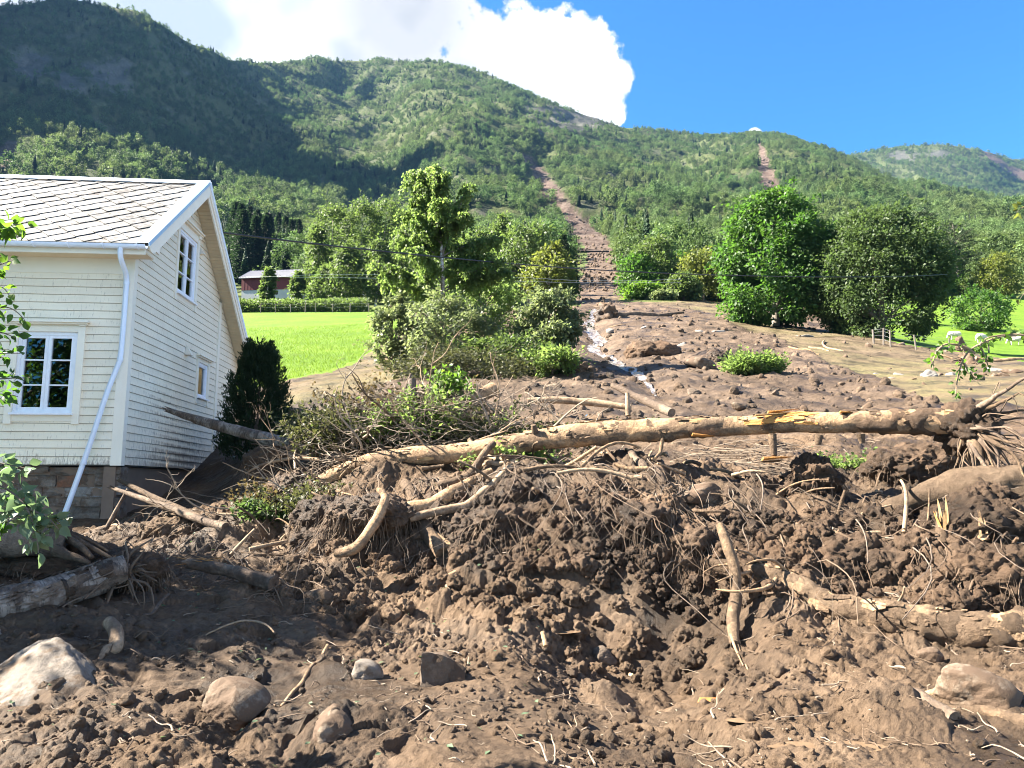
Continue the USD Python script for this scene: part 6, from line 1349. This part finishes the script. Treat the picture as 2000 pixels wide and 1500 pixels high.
clump('rooty earth hanging below the middle of the heap', at(1060,1075,9.0), (0.5,0.35,0.26), 35, nroot=120)
clump('rooty earth at the left front of the heap', at(640,1010,10.0), (0.45,0.35,0.24), 36, nroot=90)
clump('rooty earth above the upright stick', at(1420,1000,9.4), (0.5,0.4,0.28), 37, nroot=100)
rc0 = np.random.default_rng(88)
for i in range(15):
    px = 640+i*60+rc0.uniform(-20,20); dt = np.interp(px, [660,850,1000,1150,1300,1430],[9.9,9.7,9.25,9.1,8.8,8.65]); yt = np.interp(px, [660,850,1000,1150,1300,1430],[1000,990,985,985,1005,1030])
    clump('rooty clod of earth overhanging the middle bank', at(px, yt+rc0.uniform(10,75), dt-rc0.uniform(0.0,0.35)), (rc0.uniform(.22,.42), rc0.uniform(.2,.3), rc0.uniform(.14,.26)), 200+i, nroot=75, sub=4, amp=0.42, L=0.42, group='rooty clods along the middle bank')
for i in range(9):
    px = 1480+i*62+rc0.uniform(-20,20); dt = np.interp(px, [1430,1600,1760,1900,2000],[8.6,8.45,8.25,8.05,7.85]); yt = np.interp(px, [1430,1600,1760,1900,2000],[1030,1045,1060,1055,1060])
    clump('rooty clod of earth in the right bank', at(px, yt+rc0.uniform(15,110), dt-rc0.uniform(0.05,0.5)), (rc0.uniform(.22,.42), rc0.uniform(.2,.3), rc0.uniform(.14,.26)), 230+i, nroot=75, sub=4, amp=0.42, L=0.42, group='rooty clods along the right bank')
clump('mud mound under the middle bank', at(1140,1165,8.45), (0.36,0.28,0.22), 17, 'mud', nroot=10, amp=0.2)

# ------------------------------------------------------------------ boulders
def boulder(label, px, py, d, size, seed, mat_, sub=5, rot=0, rough=0.06, planes=14, name='boulder', group=None, cat='boulder', sharp=9, dz=0.0):
    rough = max(rough, 0.13) if group is None else rough
    c = at(px, py, d)+np.array([0,0,dz])
    if group is None and d < 13 and 'on top' not in label and 'wedged' not in label:
        r = ray(px, py); ds = np.linspace(max(3.6, d-2.5), d+3, 260); Q = C0+ds[:,None]*r
        below = Q[:,2] < ground_z(Q[:,0], Q[:,1])[0]+0.1*size[2]
        if below.any(): c = Q[int(np.argmax(below))]+np.array([0,0.25*size[1],-0.12*size[2]]); size = tuple(np.array(size)*c[1]/d)
    c = c.copy(); v, f = rock(np.zeros(3), size, seed, sub, planes, sharp, rough, rot)
    m = usdkit.mesh(stage, '/World/'+numbered('/World', name), (v, f), mats(mat_), smooth=50)
    m.AddTranslateOp().Set(Gf.Vec3d(*map(float, c))); tag(m, label, cat, group)
pb = np.array([at(*q) for q in ((112,1256,5.75),(78,1264,5.8),(-60,1345,5.7),(0,1345,5.35),(0,1395,5.15),(105,1395,5.15),(200,1385,5.35),(188,1345,5.6),(160,1290,5.8),(150,1320,6.3),(30,1330,6.4),(-60,1420,5.6),(100,1470,5.3),(210,1450,5.6),(60,1300,5.45),(135,1300,5.5))])
pc = pb.mean(0); pb = pc+(pb-pc)*1.15; hull = trimesh.convex.convex_hull(pb-pc).subdivide().subdivide().subdivide().subdivide(); hv = np.array(hull.vertices)
hv = np.array(trimesh.smoothing.filter_laplacian(trimesh.Trimesh(hv, hull.faces, process=False), iterations=4).vertices); hv += (np.stack([fbm(hv*4+k*7, 5, k) for k in range(3)], 1)-0.5)*0.10+(np.stack([fbm(hv*18+k*7, 3, k) for k in range(3)], 1)-0.5)*0.02
m = usdkit.mesh(stage, '/World/'+numbered('/World','boulder'), (hv, hull.faces), mats('stone_pale'), smooth=50); m.AddTranslateOp().Set(Gf.Vec3d(*map(float, pc))); tag(m, 'big pale pyramid-shaped boulder half buried in mud at the lower left', 'boulder')
clump('mud lying over the foot of the big pale boulder', at(130,1432,5.15), (0.55,0.28,0.17), 21, 'mud', nroot=8, amp=0.3)
boulder('round muddy boulder with a pale patch left of the block-shaped rock', 440, 1385, 5.55, (0.24,0.22,0.17), 5, 'stone_muddy', sharp=6)
boulder('small pale rounded stone left of the block-shaped rock', 705, 1320, 6.0, (0.13,0.12,0.10), 7, 'stone_pale', 4, sharp=6)
# block-shaped rock with sharp edges
b = trimesh.creation.box((0.36,0.30,0.34)).subdivide().subdivide().subdivide().subdivide(); v = np.array(b.vertices)
v[:,0] += v[:,2]*-0.10*np.sign(v[:,0]-0.05) ; v[:,2] -= np.clip(v[:,0], 0, 1)*0.75*(v[:,2] > 0); v += (np.stack([fbm(v*7, 4, k) for k in range(3)], 1)-0.5)*0.07
R_ = trimesh.transformations.rotation_matrix(0.12, (0,0,1))[:3,:3] @ trimesh.transformations.rotation_matrix(-0.15, (1,0,0))[:3,:3]
m = usdkit.mesh(stage, '/World/'+numbered('/World','boulder'), (v@R_.T, b.faces), mats('stone_brown'), smooth=35); m.AddTranslateOp().Set(Gf.Vec3d(*at(868,1322,5.95))); tag(m, 'brown block-shaped rock with a flat face in the foreground mud', 'boulder')
boulder('mud-covered boulder with a pale side at the right edge', 1905, 1358, 5.7, (0.30,0.26,0.20), 11, 'stone_muddy', sharp=6)
boulder('small pale stone beside the mud-caked trunk at the lower right', 1822, 1290, 6.1, (0.11,0.10,0.09), 12, 'stone_muddy', 4, sharp=6)
boulder('pale rounded boulder below the long trunk at the centre right', 1375, 965, 10.2, (0.40,0.32,0.20), 13, 'stone_muddy', sharp=6)
boulder('brown stone wedged under the tan trunk at the right', 1888, 1015, 7.9, (0.13,0.12,0.13), 14, 'stone_brown', 4)
boulder('muddy stone on top of the middle earth bank', 1180, 1000, 9.3, (0.17,0.15,0.11), 15, 'stone_muddy', 4, sharp=6)
boulder('tan boulder on the mud slope left of the green treetop', 1372, 712, 27, (0.55,0.45,0.28), 16, 'stone_muddy', 4)
boulder('smaller tan stone in front of the slope boulder', 1355, 730, 25.5, (0.28,0.25,0.16), 17, 'stone_muddy', 4)
boulder('rounded brown boulder by the lower end of the stream', 1355, 768, 20.5, (0.25,0.22,0.17), 18, 'stone_brown', 4)
boulder('grey brown stone low on the mud slope', 1447, 795, 17.8, (0.20,0.17,0.13), 19, 'stone_muddy', 4)
boulder('stone on the mud right below the green treetop', 1512, 770, 20, (0.16,0.14,0.10), 20, 'stone_brown', 4)
boulder('dark stone half sunk in the middle of the foreground mud', 1175, 1283, 6.5, (0.11,0.10,0.09), 22, 'stone_brown', 4)
boulder('wet pale stone in the shaded mud at the left centre', 620, 1165, 8.0, (0.17,0.15,0.12), 23, 'stone_muddy', 4, sharp=6)
boulder('lumpy mud-coated stone at the lower left of centre', 650, 1430, 5.05, (0.18,0.16,0.15), 24, 'stone_muddy', 4, sharp=6)
boulder('white washed stone at the right margin of the slope', 1942, 726, 30, (0.42,0.35,0.22), 25, 'stone_grey', 4)
boulder('flat brown stone in the green strip at the right margin', 1975, 727, 28, (0.40,0.3,0.16), 26, 'stone_muddy', 4)
boulder('leaning reddish stone block near the broken stump at the right', 1878, 676, 42, (0.40,0.3,0.45), 27, 'stone_muddy', 4)
boulder('grey stone in the row along the edge of the silt', 1815, 735, 27, (0.36,0.3,0.22), 28, 'stone_grey', 4)
boulder('pale flat stones on the silt below the maple', 1558, 662, 50, (0.9,0.6,0.3), 29, 'stone_grey', 4)
rs = np.random.default_rng(300)
for i in range(46):
    if i < 26: px = rs.uniform(1560, 1990); py = 725+(px-1560)*0.02+rs.normal()*9
    else: px = rs.uniform(1180, 1420); py = rs.uniform(612, 700)
    p = hit(px, py, 14, 110); d = p[1]; s = rs.uniform(5, 13)/FPX*d
    boulder('washed-out stone at the margin of the mud slope', px, py, d, (s,s*0.85,s*0.6), 400+i, rs.choice(['stone_grey','stone_muddy','stone_muddy']), 3, name='stone', group='stones scattered along the margin of the mud slope', cat='stone')
# broken stump and timber heap at the right margin
p0 = at(1885,722,38)
t, Q, R = log('broken stump with torn roots at the right margin of the slope', [(1895,735,37),(1888,715,37.2),(1876,694,37.5)], [0.42,0.34,0.12], 'bark_muddy', n=16, seed=61, lump=0.35, name='stump', cat='stump')
roots_at(t, np.array([0,0,0.2]), (-0.9,-0.2,0.25), rg, 14, 1.6, 0.05, 'root')
for i, (pts, lab) in enumerate(((((1830,690,40),(1860,700,39.5)),'pale plank among the timber at the right margin'),(((1905,700,38),(1960,712,38),(2020,716,39)),'grey beam lying behind the broken stump'),(((1395,640,62),(1420,622,62),(1440,612,63)),'leaning stake of the broken fence heap by the maple'),(((1410,618,62),(1455,640,60)),'pale plank sloping down from the broken fence heap'),(((1190,640,50),(1215,634,50)),'pale log end beside the stream'),(((1300,668,40),(1362,672,40)),'dark stick on the middle of the mud slope'),(((1610,665,44),(1630,690,40),(1650,700,39)),'pale branch lying on the silt below the fence'),(((1580,680,40),(1620,695,38)),'second pale branch lying on the silt'),(((1540,690,36),(1600,700,35)),'thin stick on the mud below the silt'))):
    log(lab, pts, [0.05,0.06,0.04] if i != 1 else [0.12,0.13,0.12], 'bark_tan' if i not in (5,2) else 'bark_wet', n=14, sides=8, seed=70+i, name='timber', cat='timber', part='stem')

# ------------------------------------------------------------------ litter: clods, pebbles, twigs (uncountable)
def instancer(name, label, protos, mat_, P, sc, rgn, tilt=True):
    pi = UsdGeom.PointInstancer.Define(stage, '/World/'+numbered('/World', name)); paths = []
    for i, m in enumerate(protos):
        path_ = f'{pi.GetPath()}/{name}_{i:03d}'; usdkit.mesh(stage, path_, m, mats(mat_), smooth=50); paths.append(Sdf.Path(path_))
    pi.CreatePrototypesRel().SetTargets(paths); n = len(P)
    pi.CreateProtoIndicesAttr(Vt.IntArray.FromNumpy(rgn.integers(0, len(protos), n).astype(np.int32)))
    pi.CreatePositionsAttr(Vt.Vec3fArray.FromNumpy(P.astype(np.float32))); q = rgn.normal(size=(n,4)); q /= np.linalg.norm(q, axis=1, keepdims=True)
    pi.CreateOrientationsAttr(Vt.QuathArray.FromNumpy(q.astype(np.float16))); pi.CreateScalesAttr(Vt.Vec3fArray.FromNumpy(np.repeat(sc[:,None], 3, 1).astype(np.float32)))
    tag(pi, label, None, None, 'stuff')
rc_ = np.random.default_rng(500)
cl = [blob(np.zeros(3), (1,0.85,0.7), 2, 0.5, 2.4, s) for s in range(8)]
n = 9000; y = np.exp(rc_.uniform(math.log(3.9), math.log(13.5), n)); x = y*rc_.uniform(-0.76, 0.76, n)
dens = fbm(np.column_stack([x*0.9, y*0.9, 0*x]), 3, 8); keep = dens > 0.40+0.12*rc_.random(n)
h_ = np.column_stack([x, y, 0*x])-HOUSE_P; keep &= ~((h_@HOUSE_U < 0.2) & (h_@HOUSE_V > -0.1))
x, y = x[keep], y[keep]; s = 0.006+0.018*rc_.random(len(x))**1.5+0.05*rc_.random(len(x))**14
instancer('mud_clod', 'loose mud clods strewn over the foreground', cl, 'mud', np.column_stack([x, y, ground_z(x, y)[0]+s*0.1]), s, rc_)
cl2 = [blob(np.zeros(3), (1,0.8,0.75), 3, 0.55, 2.6, 40+s) for s in range(6)]
for lab, x0, x1, n, pxs, dts, below, mt in (('broken clods of earth along the torn middle bank', 620, 1500, 620, [620,850,1000,1150,1300,1430,1500],[9.95,9.7,9.25,9.1,8.8,8.65,8.55], 0.95, 'soil'), ('broken clods of earth along the torn right bank', 1480, 2040, 420, [1430,1600,1760,1900,2000],[8.65,8.5,8.3,8.1,7.9], 1.1, 'soil'), ('broken clods of mud below the middle bank', 560, 1500, 300, [620,850,1000,1150,1300,1430,1500],[9.4,9.2,8.8,8.6,8.3,8.2,8.1], 1.6, 'mud')):
    px = rc_.uniform(x0, x1, n); y = np.interp(px, pxs, dts)+0.12-rc_.uniform(0, below, n); x = (px-1000)/FPX*y/cp; s = 0.025+0.11*rc_.random(n)**2.6
    instancer('earth_clod', lab, cl2, mt, np.column_stack([x, y, ground_z(x, y)[0]+s*0.15]), s, rc_)
n = 2600; y = np.exp(rc_.uniform(math.log(15), math.log(95), n)); x = y*rc_.uniform(0.02, 0.62, n); P = np.column_stack([x, y, base_z(x, y)])
keep = ~inside(MEADOW_R, P, .5) & ~inside(SILT_R, P); P = P[keep]; P[:,2] = ground_z(P[:,0], P[:,1])[0]; s = (0.02+0.15*rc_.random(len(P))**4)*(0.7+P[:,1]/70)
instancer('mud_clod', 'mud clods and small stones on the far slope', cl, 'mud_slope', P, s, rc_)
rk = [rock(np.zeros(3), (1,0.8,0.6), 900+i, 2) for i in range(5)]
n = 170; y = np.exp(rc_.uniform(math.log(15), math.log(105), n)); x = y*rc_.uniform(0.06, 0.66, n); P = np.column_stack([x, y, base_z(x, y)]); P = P[~inside(MEADOW_R, P, .5)]; P[:,2] = ground_z(P[:,0], P[:,1])[0]
instancer('pebble', 'small pale stones strewn on the mud slope', rk, 'stone_muddy', P, (0.04+0.16*rc_.random(len(P))**2.5)*(0.7+P[:,1]/60), rc_)
# debris on the slide track high above
n = 1500; idx = on_track(V1, 1.0, 0.0, [0,1]) & (V1[:,1] < 1400); Q_ = V1[idx]; Q2 = V[(on_track(V, 0.9, 0.0, [0])) & (V[:,1] > 110)]
Q_ = np.vstack([Q_, Q2]); P = Q_[rc_.integers(0, len(Q_), n)]+rc_.normal(size=(n,3))*np.array([2,2,0.1])
instancer('rubble', 'rubble in the landslide scar', rk, 'stone_muddy', P, (0.15+0.8*rc_.random(n)**3)*(0.4+P[:,1]/500), rc_)
# twigs and root fibres
ms = []
for i in range(1500):
    yy = float(np.exp(rc_.uniform(math.log(4.2), math.log(13.5)))); xx = yy*rc_.uniform(-0.72,0.75)
    if rc_.random() > 0.25+1.6*float(fbm(np.array([xx*0.7, yy*0.7, 3.0]), 3, 44))**2 : continue
    if xx < -5 and yy > 11.3: continue
    a = rc_.uniform(0, 3.14); L = 0.04+0.32*rc_.random()**2.5; d = np.array([math.cos(a), math.sin(a), rc_.uniform(-0.05,0.35)*rc_.random()]); s = np.linspace(0,1,7)[:,None]
    ms.append((np.array([xx,yy,0]), d, L))
bz = ground_z(np.array([m[0][0] for m in ms]), np.array([m[0][1] for m in ms]))[0]; tw = []
for (p, d, L), z in zip(ms, bz):
    s = np.linspace(0,1,7)[:,None]; w = rc_.normal(size=3)*0.07*L; p = np.array([p[0], p[1], z+0.012])
    tw.append(tb(p+d*L*s+w*np.sin(s*3)+rc_.normal(size=3)*0.05*L*np.sin(s*8), np.linspace(1,0.4,7)*rc_.uniform(0.002,0.006)*(1+L), 5))
h2 = len(tw)//2
obj('twig_litter', cat_meshes(tw[:h2]), 'twig', kind='stuff', label='pale twigs and root fibres littering the mud')
obj('twig_litter', cat_meshes(tw[h2:]), 'root', kind='stuff', label='dark twigs and roots littering the mud')
tw = []
for i in range(1100):
    px = rc_.normal(820, 150); d = rc_.uniform(10.95, 12.1); p = np.array([at(px,900,d)[0], d, 0]); p[2] = base_z(p[0], p[1])+rc_.uniform(0.02,1.15)*max(0.15, 1-((px-810)/300)**2); L = rc_.uniform(0.25,0.9)
    dd = np.array([rc_.normal(), rc_.normal()*0.6, rc_.normal()*0.35+0.12]); dd /= np.linalg.norm(dd); s = np.linspace(0,1,8)[:,None]; w = rc_.normal(size=3)*0.18*L
    tw.append(tb(p+dd*L*s+w*np.sin(s*3)*s+rc_.normal(size=3)*0.04*L*np.sin(s*9), np.linspace(1,0.35,8)*rc_.uniform(0.003,0.009), 4, cap=False))
for i in range(150):
    px = rc_.uniform(1300,1560); d = rc_.uniform(10.8, 13.0); p = np.array([at(px,900,d)[0], d, 0]); p[2] = base_z(p[0], p[1])+rc_.uniform(0.02,0.16); L = rc_.uniform(0.4,1.2)
    dd = np.array([1.0, rc_.normal()*0.4, -0.12+rc_.normal()*0.1]); s = np.linspace(0,1,8)[:,None]; tw.append(tb(p+dd*L*s+rc_.normal(size=3)*0.08*L*np.sin(s*3), np.linspace(1,0.5,8)*rc_.uniform(0.004,0.009), 5))
obj('twig_tangle', cat_meshes(tw), 'twig', kind='stuff', label='tangle of thin dead twigs filling the debris heap')
# small leaves on the mud
P = np.column_stack([rc_.uniform(-5,0.5,260), rc_.uniform(4.5,11,260), np.zeros(260)]); P[:,2] = ground_z(P[:,0], P[:,1])[0]+0.012; D = unit(260, rc_); D[:,2] *= 0.2
obj('fallen_leaves', leaves(P, D, rc_.uniform(0.03,0.07,260), rc_, N=np.tile([0,0,1.0],(260,1))), 'leaf_pale', kind='stuff', label='torn green leaves lying on the shaded mud')
# roots draped over the torn earth banks, and broken sticks stuck in them
rt = np.random.default_rng(610); ms = []; starts = []
for i in range(1420):
    if i < 760: px = rt.uniform(600, 1480); d = np.interp(px, [600,850,1150,1480],[10.0,9.6,9.2,8.85])+rt.uniform(-0.65,0.5)
    elif i < 1040: px = rt.uniform(1480, 2040); d = rt.uniform(7.3, 9.3)
    else: px = rt.uniform(120, 680); d = rt.uniform(8.0, 11.2)
    starts.append((at(px,900,d)[0], d))
starts = np.array(starts); ns_ = 9
dirs = np.column_stack([rt.normal(size=len(starts))*0.6, -np.abs(rt.normal(size=len(starts)))*0.7-0.15]); Ls = 0.15+0.75*rt.random(len(starts))**2
s = np.linspace(0,1,ns_); wob = rt.normal(size=(len(starts),2))*0.22
X_ = starts[:,0,None]+(dirs[:,0,None]*s+wob[:,0,None]*np.sin(s*4))*Ls[:,None]; Y_ = starts[:,1,None]+(dirs[:,1,None]*s+wob[:,1,None]*np.sin(s*5+1))*Ls[:,None]
Zg = ground_z(X_.ravel(), Y_.ravel())[0].reshape(X_.shape); lift = 0.03+0.16*rt.random(len(starts))**2
Z_ = np.maximum(Zg+0.012, Zg[:,:1]+lift[:,None]-Ls[:,None]*s**1.3*0.9); Z_[:,0] = Zg[:,0]+lift*0.5
rr0 = 0.0022+0.010*rt.random(len(starts))**3.5
tw = [tb(np.column_stack([X_[i], Y_[i], Z_[i]]), np.linspace(rr0[i], rr0[i]*0.4, ns_), 4, cap=False) for i in range(len(starts))]
obj('root_tangle', cat_meshes(tw[::2]), 'root', kind='stuff', label='matted roots hanging over the torn earth banks')
obj('root_tangle', cat_meshes(tw[1::2]), 'twig_dark', kind='stuff', label='dark matted roots hanging over the torn earth banks')
for i in range(84):
    if i >= 64: rt.random()
    px = rt.uniform(430, 720) if i >= 64 else rt.uniform(560, 1560) if i < 46 else rt.uniform(1560, 2000)
    d = rt.uniform(9.6, 11.4) if i >= 64 else (np.interp(px, [560,850,1150,1560],[10.6,10.2,9.7,9.3])+rt.uniform(-0.7,0.8)) if i < 46 else rt.uniform(7.4, 9.4)
    x = at(px,900,d)[0]; p = np.array([x, d, gz(x, d)+rt.uniform(0.02,0.12)]); L = rt.uniform(0.25,0.9); dd = np.array([rt.normal(), rt.normal()*0.7, abs(rt.normal())*0.35]); dd /= np.linalg.norm(dd)
    s = np.linspace(0,1,10)[:,None]; P = dd*L*(s-0.3)+rt.normal(size=3)*0.08*L*np.sin(s*3)
    r0 = rt.uniform(0.012,0.034)
    v, f = tb(P, np.linspace(r0, r0*rt.uniform(0.5,0.9), 10), 8, lump=0.3, lscale=14, seed=i)
    m_ = usdkit.mesh(stage, '/World/'+numbered('/World','broken_stick'), (v, f), mats(rt.choice(['bark_tan','bark_muddy','branch_pale','bark_muddy'])), smooth=50); m_.AddTranslateOp().Set(Gf.Vec3d(*map(float, p)))
    tag(m_, 'broken muddy stick stuck in the middle earth bank' if i < 46 else 'broken muddy stick in the right earth bank' if i < 64 else 'broken muddy stick in the debris in front of the house corner', 'stick', 'broken sticks in the middle earth bank' if i < 46 else 'broken sticks in the right earth bank' if i < 64 else 'broken sticks in the debris before the house corner')
# wood chips
def chip(label, px, py, d, L, w, rot, mat_):
    p = at(px, py, d); p[2] = gz(p[0], p[1])+0.03
    v = np.array([[-L/2,0.0,0],[-L/2+w*0.7,-w/2,0],[L/2,-w/2,0.004],[L/2-0.004,w/2,0.006],[-L/2+w*0.3,w/2,0.003]]); v = np.vstack([v, v*np.array([.97,.97,1])+[0,0,0.014]])
    m = trimesh.convex.convex_hull(v); R_ = trimesh.transformations.euler_matrix(0.85, 0.05, rot)[:3,:3]
    q = usdkit.mesh(stage, '/World/'+numbered('/World','wood_chip'), (np.array(m.vertices)@R_.T, m.faces), mats(mat_)); q.AddTranslateOp().Set(Gf.Vec3d(*p)); tag(q, label, 'wood chip')
chip('fresh orange wood chip lying on the open mud in the foreground', 1387, 1332, 5.95, 0.21, 0.075, 0.05, 'chip')
chip('pale yellow wood shard on the mud below the middle bank', 1222, 1212, 7.4, 0.14, 0.05, -0.6, 'wood_raw')
chip('second thin yellow shard beside the pale shard', 1232, 1220, 7.3, 0.09, 0.03, -0.9, 'wood_raw')
# puddles
for lab, px, py, d, w, l in (('small brown puddle at the bottom edge', 1620, 1480, 4.55, 0.32, 0.10),('brown puddle in the lower right mud', 1455, 1425, 4.95, 0.12, 0.05),('shallow brown puddle beside the big mound', 1085, 1205, 7.5, 0.25, 0.12)):
    c = at(px, py, d); a = np.linspace(0, 2*np.pi, 40, endpoint=False); r = 0.75+0.5*fbm(np.column_stack([np.cos(a)*1.5, np.sin(a)*1.5, 0*a+px]), 3, 2)
    x, y = c[0]+np.cos(a)*w*r, c[1]+np.sin(a)*l*r; z = np.full(40, np.percentile(ground_z(x, y)[0], 55))
    obj('puddle', (np.vstack([np.column_stack([x,y,z]), [[c[0],c[1],z[0]]]]), np.column_stack([np.arange(40), (np.arange(40)+1)%40, np.full(40,40)])), 'puddle', kind='structure', label=lab)

# ------------------------------------------------------------------ near foliage at the picture's edges
def big_leaves(name, label, stems, leafm, size, seed, cat='branch', per=9, mat_='twig_dark', rs=0.006, width=0.72, sub=0):
    rg = np.random.default_rng(seed); base = at(*stems[0][0]); t = thing(name, label, cat, base); Ps, Ds = [], []
    for st in stems:
        P = path(st, 24)-base; obj('stem', tb(P, np.linspace(rs, rs*0.35, 24), 7), mat_, t, smooth=True)
        m = per*len(st); u = rg.uniform(0.2, 1.0, m); s = np.linspace(0,1,24)
        B = np.column_stack([np.interp(u, s, P[:,k]) for k in range(3)]); o = unit(m, rg)
        Ps.append(B+o*size*0.45); Ds.append(o+np.array([0,0,-0.5]))
    P, D = np.vstack(Ps), np.vstack(Ds); n = len(P); sz = size*rg.uniform(0.6,1.15,n)
    # eight-sided pointed leaves with a fold along the middle
    D = D/np.linalg.norm(D, axis=1, keepdims=True); A = rg.normal(size=(n,3)); Sd = np.cross(D, A); Sd /= np.linalg.norm(Sd, axis=1, keepdims=True); U = np.cross(Sd, D)
    prof = [(0.0,0.0),(0.12,0.30),(0.35,0.5),(0.62,0.38),(0.85,0.14),(1.0,0.0)]
    V_, F_ = [], []
    for k, (a, w) in enumerate(prof):
        bend = -0.22*a**2
        for sgn in (-1, 0, 1): V_.append(P+D*(sz*a)[:,None]+Sd*(sz*w*width*sgn)[:,None]+U*(sz*(0.10*abs(sgn)*w*2+bend))[:,None])
    V_ = np.stack(V_, 1).reshape(-1,3); 
    for k in range(len(prof)-1):
        for c in (0,1): a = k*3+c; F_ += [[a,a+1,a+4],[a,a+4,a+3]]
    F_ = (np.arange(n)[:,None,None]*len(prof)*3+np.array(F_)[None]).reshape(-1,3)
    obj('foliage', (V_, F_), leafm, t, smooth=True)
    return t
big_leaves('hanging_branch', 'sunlit twigs of leaves reaching in over the roof from the left edge', [[(-60,420,4.2),(0,437,4.2),(45,437,4.15)],[(-40,450,4.2),(10,440,4.2),(35,465,4.2)]], 'leaf_fresh', 0.075, 1, per=8)
big_leaves('hanging_branch', 'small leafy twigs in front of the wall at the left edge', [[(-50,560,4.2),(5,515,4.2),(28,508,4.2)],[(-50,640,4.2),(10,600,4.2),(50,628,4.2)],[(-60,560,4.3),(0,560,4.3),(20,580,4.3)]], 'leaf_fresh', 0.06, 2, per=8)
big_leaves('hanging_branch', 'leafy twigs in front of the left window edge', [[(-60,700,4.2),(10,690,4.2),(40,690,4.2)],[(-60,770,4.2),(0,740,4.2),(58,738,4.2)],[(-50,800,4.3),(0,770,4.3),(35,775,4.3)],[(-50,640,4.2),(5,650,4.2),(30,660,4.2)]], 'leaf_maple', 0.06, 3, per=9)
big_leaves('hanging_branch', 'large pale green leaves hanging at the left edge before the foundation', [[(-80,900,4.6),(0,905,4.6),(50,915,4.6)],[(-60,930,4.6),(20,960,4.6),(60,1010,4.55),(75,1080,4.5)],[(-60,960,4.7),(30,985,4.7),(90,1000,4.7),(135,1020,4.7)],[(-60,920,4.7),(20,940,4.7),(70,975,4.7)],[(-40,1000,4.6),(40,1010,4.6),(50,1060,4.6)],[(40,990,4.6),(90,1010,4.6),(115,1035,4.6)]], 'leaf_pale', 0.085, 4, per=9, rs=0.008)
big_leaves('weed', 'soft green weeds at the left edge below the hanging leaves', [[(-80,1060,5.0),(-20,1010,5.0),(30,980,5.0)],[(-40,1070,5.0),(10,1020,5.0),(50,1000,5.0)],[(-60,1060,5.0),(0,1000,5.0),(10,960,5.0)]], 'leaf_maple', 0.06, 5, cat='plant', per=14)
big_leaves('hanging_branch', 'bent pale twig with small leaves hanging in front of the pasture at the right', [[(2040,668,6.2),(1980,653,6.2),(1935,658,6.2),(1912,672,6.2)],[(1985,655,6.2),(1900,680,6.2),(1878,710,6.2),(1868,780,6.2)],[(1905,690,6.2),(1850,672,6.2),(1828,690,6.2),(1822,720,6.2)],[(1912,672,6.2),(1925,700,6.2),(1930,715,6.2)],[(1880,705,6.2),(1900,735,6.2),(1905,742,6.2)]], 'leaf_fresh', 0.055, 6, per=9, mat_='branch_pale', rs=0.012)
big_leaves('hanging_branch', 'few yellow-green leaves peeping in at the upper right edge', [[(2060,395,6.0),(2005,402,6.0),(1985,415,6.0)],[(2060,560,6.2),(2005,570,6.2),(1992,585,6.2)]], 'leaf_yellow', 0.06, 7, per=7)
# the tree outside the picture on the left to which the twigs belong: it shades the lower left
LT = thing('shade_tree', 'leafy tree just outside the left edge whose twigs hang into view', 'tree', (-10.2, 7.7, gz(-10.2, 7.7)))
tm, cm = tree_parts(h=6.5, r=2.3, t0=0.35, prof='round', seed=140, ls=0.13, nclump=260, per=60, tr=0.17, rc=0.22, droop=0.3, gaps=0.4)
obj('trunk', tm, 'bark_tree', LT, smooth=60); obj('crown', cm, 'leaf_maple', LT)

# ------------------------------------------------------------------ repeats told apart by their place
ONES = ['','first','second','third','fourth','fifth','sixth','seventh','eighth','ninth','tenth','eleventh','twelfth','thirteenth','fourteenth','fifteenth','sixteenth','seventeenth','eighteenth','nineteenth']
TENS = {2:('twentieth','twenty'),3:('thirtieth','thirty'),4:('fortieth','forty'),5:('fiftieth','fifty')}
def ordinal(n):
    if n < 20: return ONES[n]
    t, o = divmod(n, 10); return TENS[t][0] if o == 0 else f'{TENS[t][1]}-{ONES[o]}'
alike = {}
for p_ in stage.GetPrimAtPath('/World').GetChildren():
    if p_.GetCustomDataByKey('group'): alike.setdefault((p_.GetCustomDataByKey('group'), p_.GetCustomDataByKey('label')), []).append(p_)
xc = UsdGeom.XformCache()
for (g_, l_), ps in alike.items():
    if len(ps) < 2: continue
    pos = [project(np.array(xc.GetLocalToWorldTransform(q).ExtractTranslation()))[0] for q in ps]
    for n_, k_ in enumerate(np.argsort(pos)):
        ps[int(k_)].SetCustomDataByKey('label', f'{l_}, {"leftmost" if n_ == 0 else "rightmost" if n_ == len(ps)-1 else ordinal(n_+1)+" from the left"}')

# ------------------------------------------------------------------ air

mat('haze', {"v": ("principled_volume", {"color": (0.24,0.52,1.0), "density": 0.000022, "anisotropy": 0.2})}, [], surface=None, volume="v.volume")
obj('haze', box(-2600, 2600, -60, 3600, -60, max(M1[...,2].max(), M2[...,2].max())+40), 'haze', kind='stuff', label='thin blue air between the viewer and the mountain')
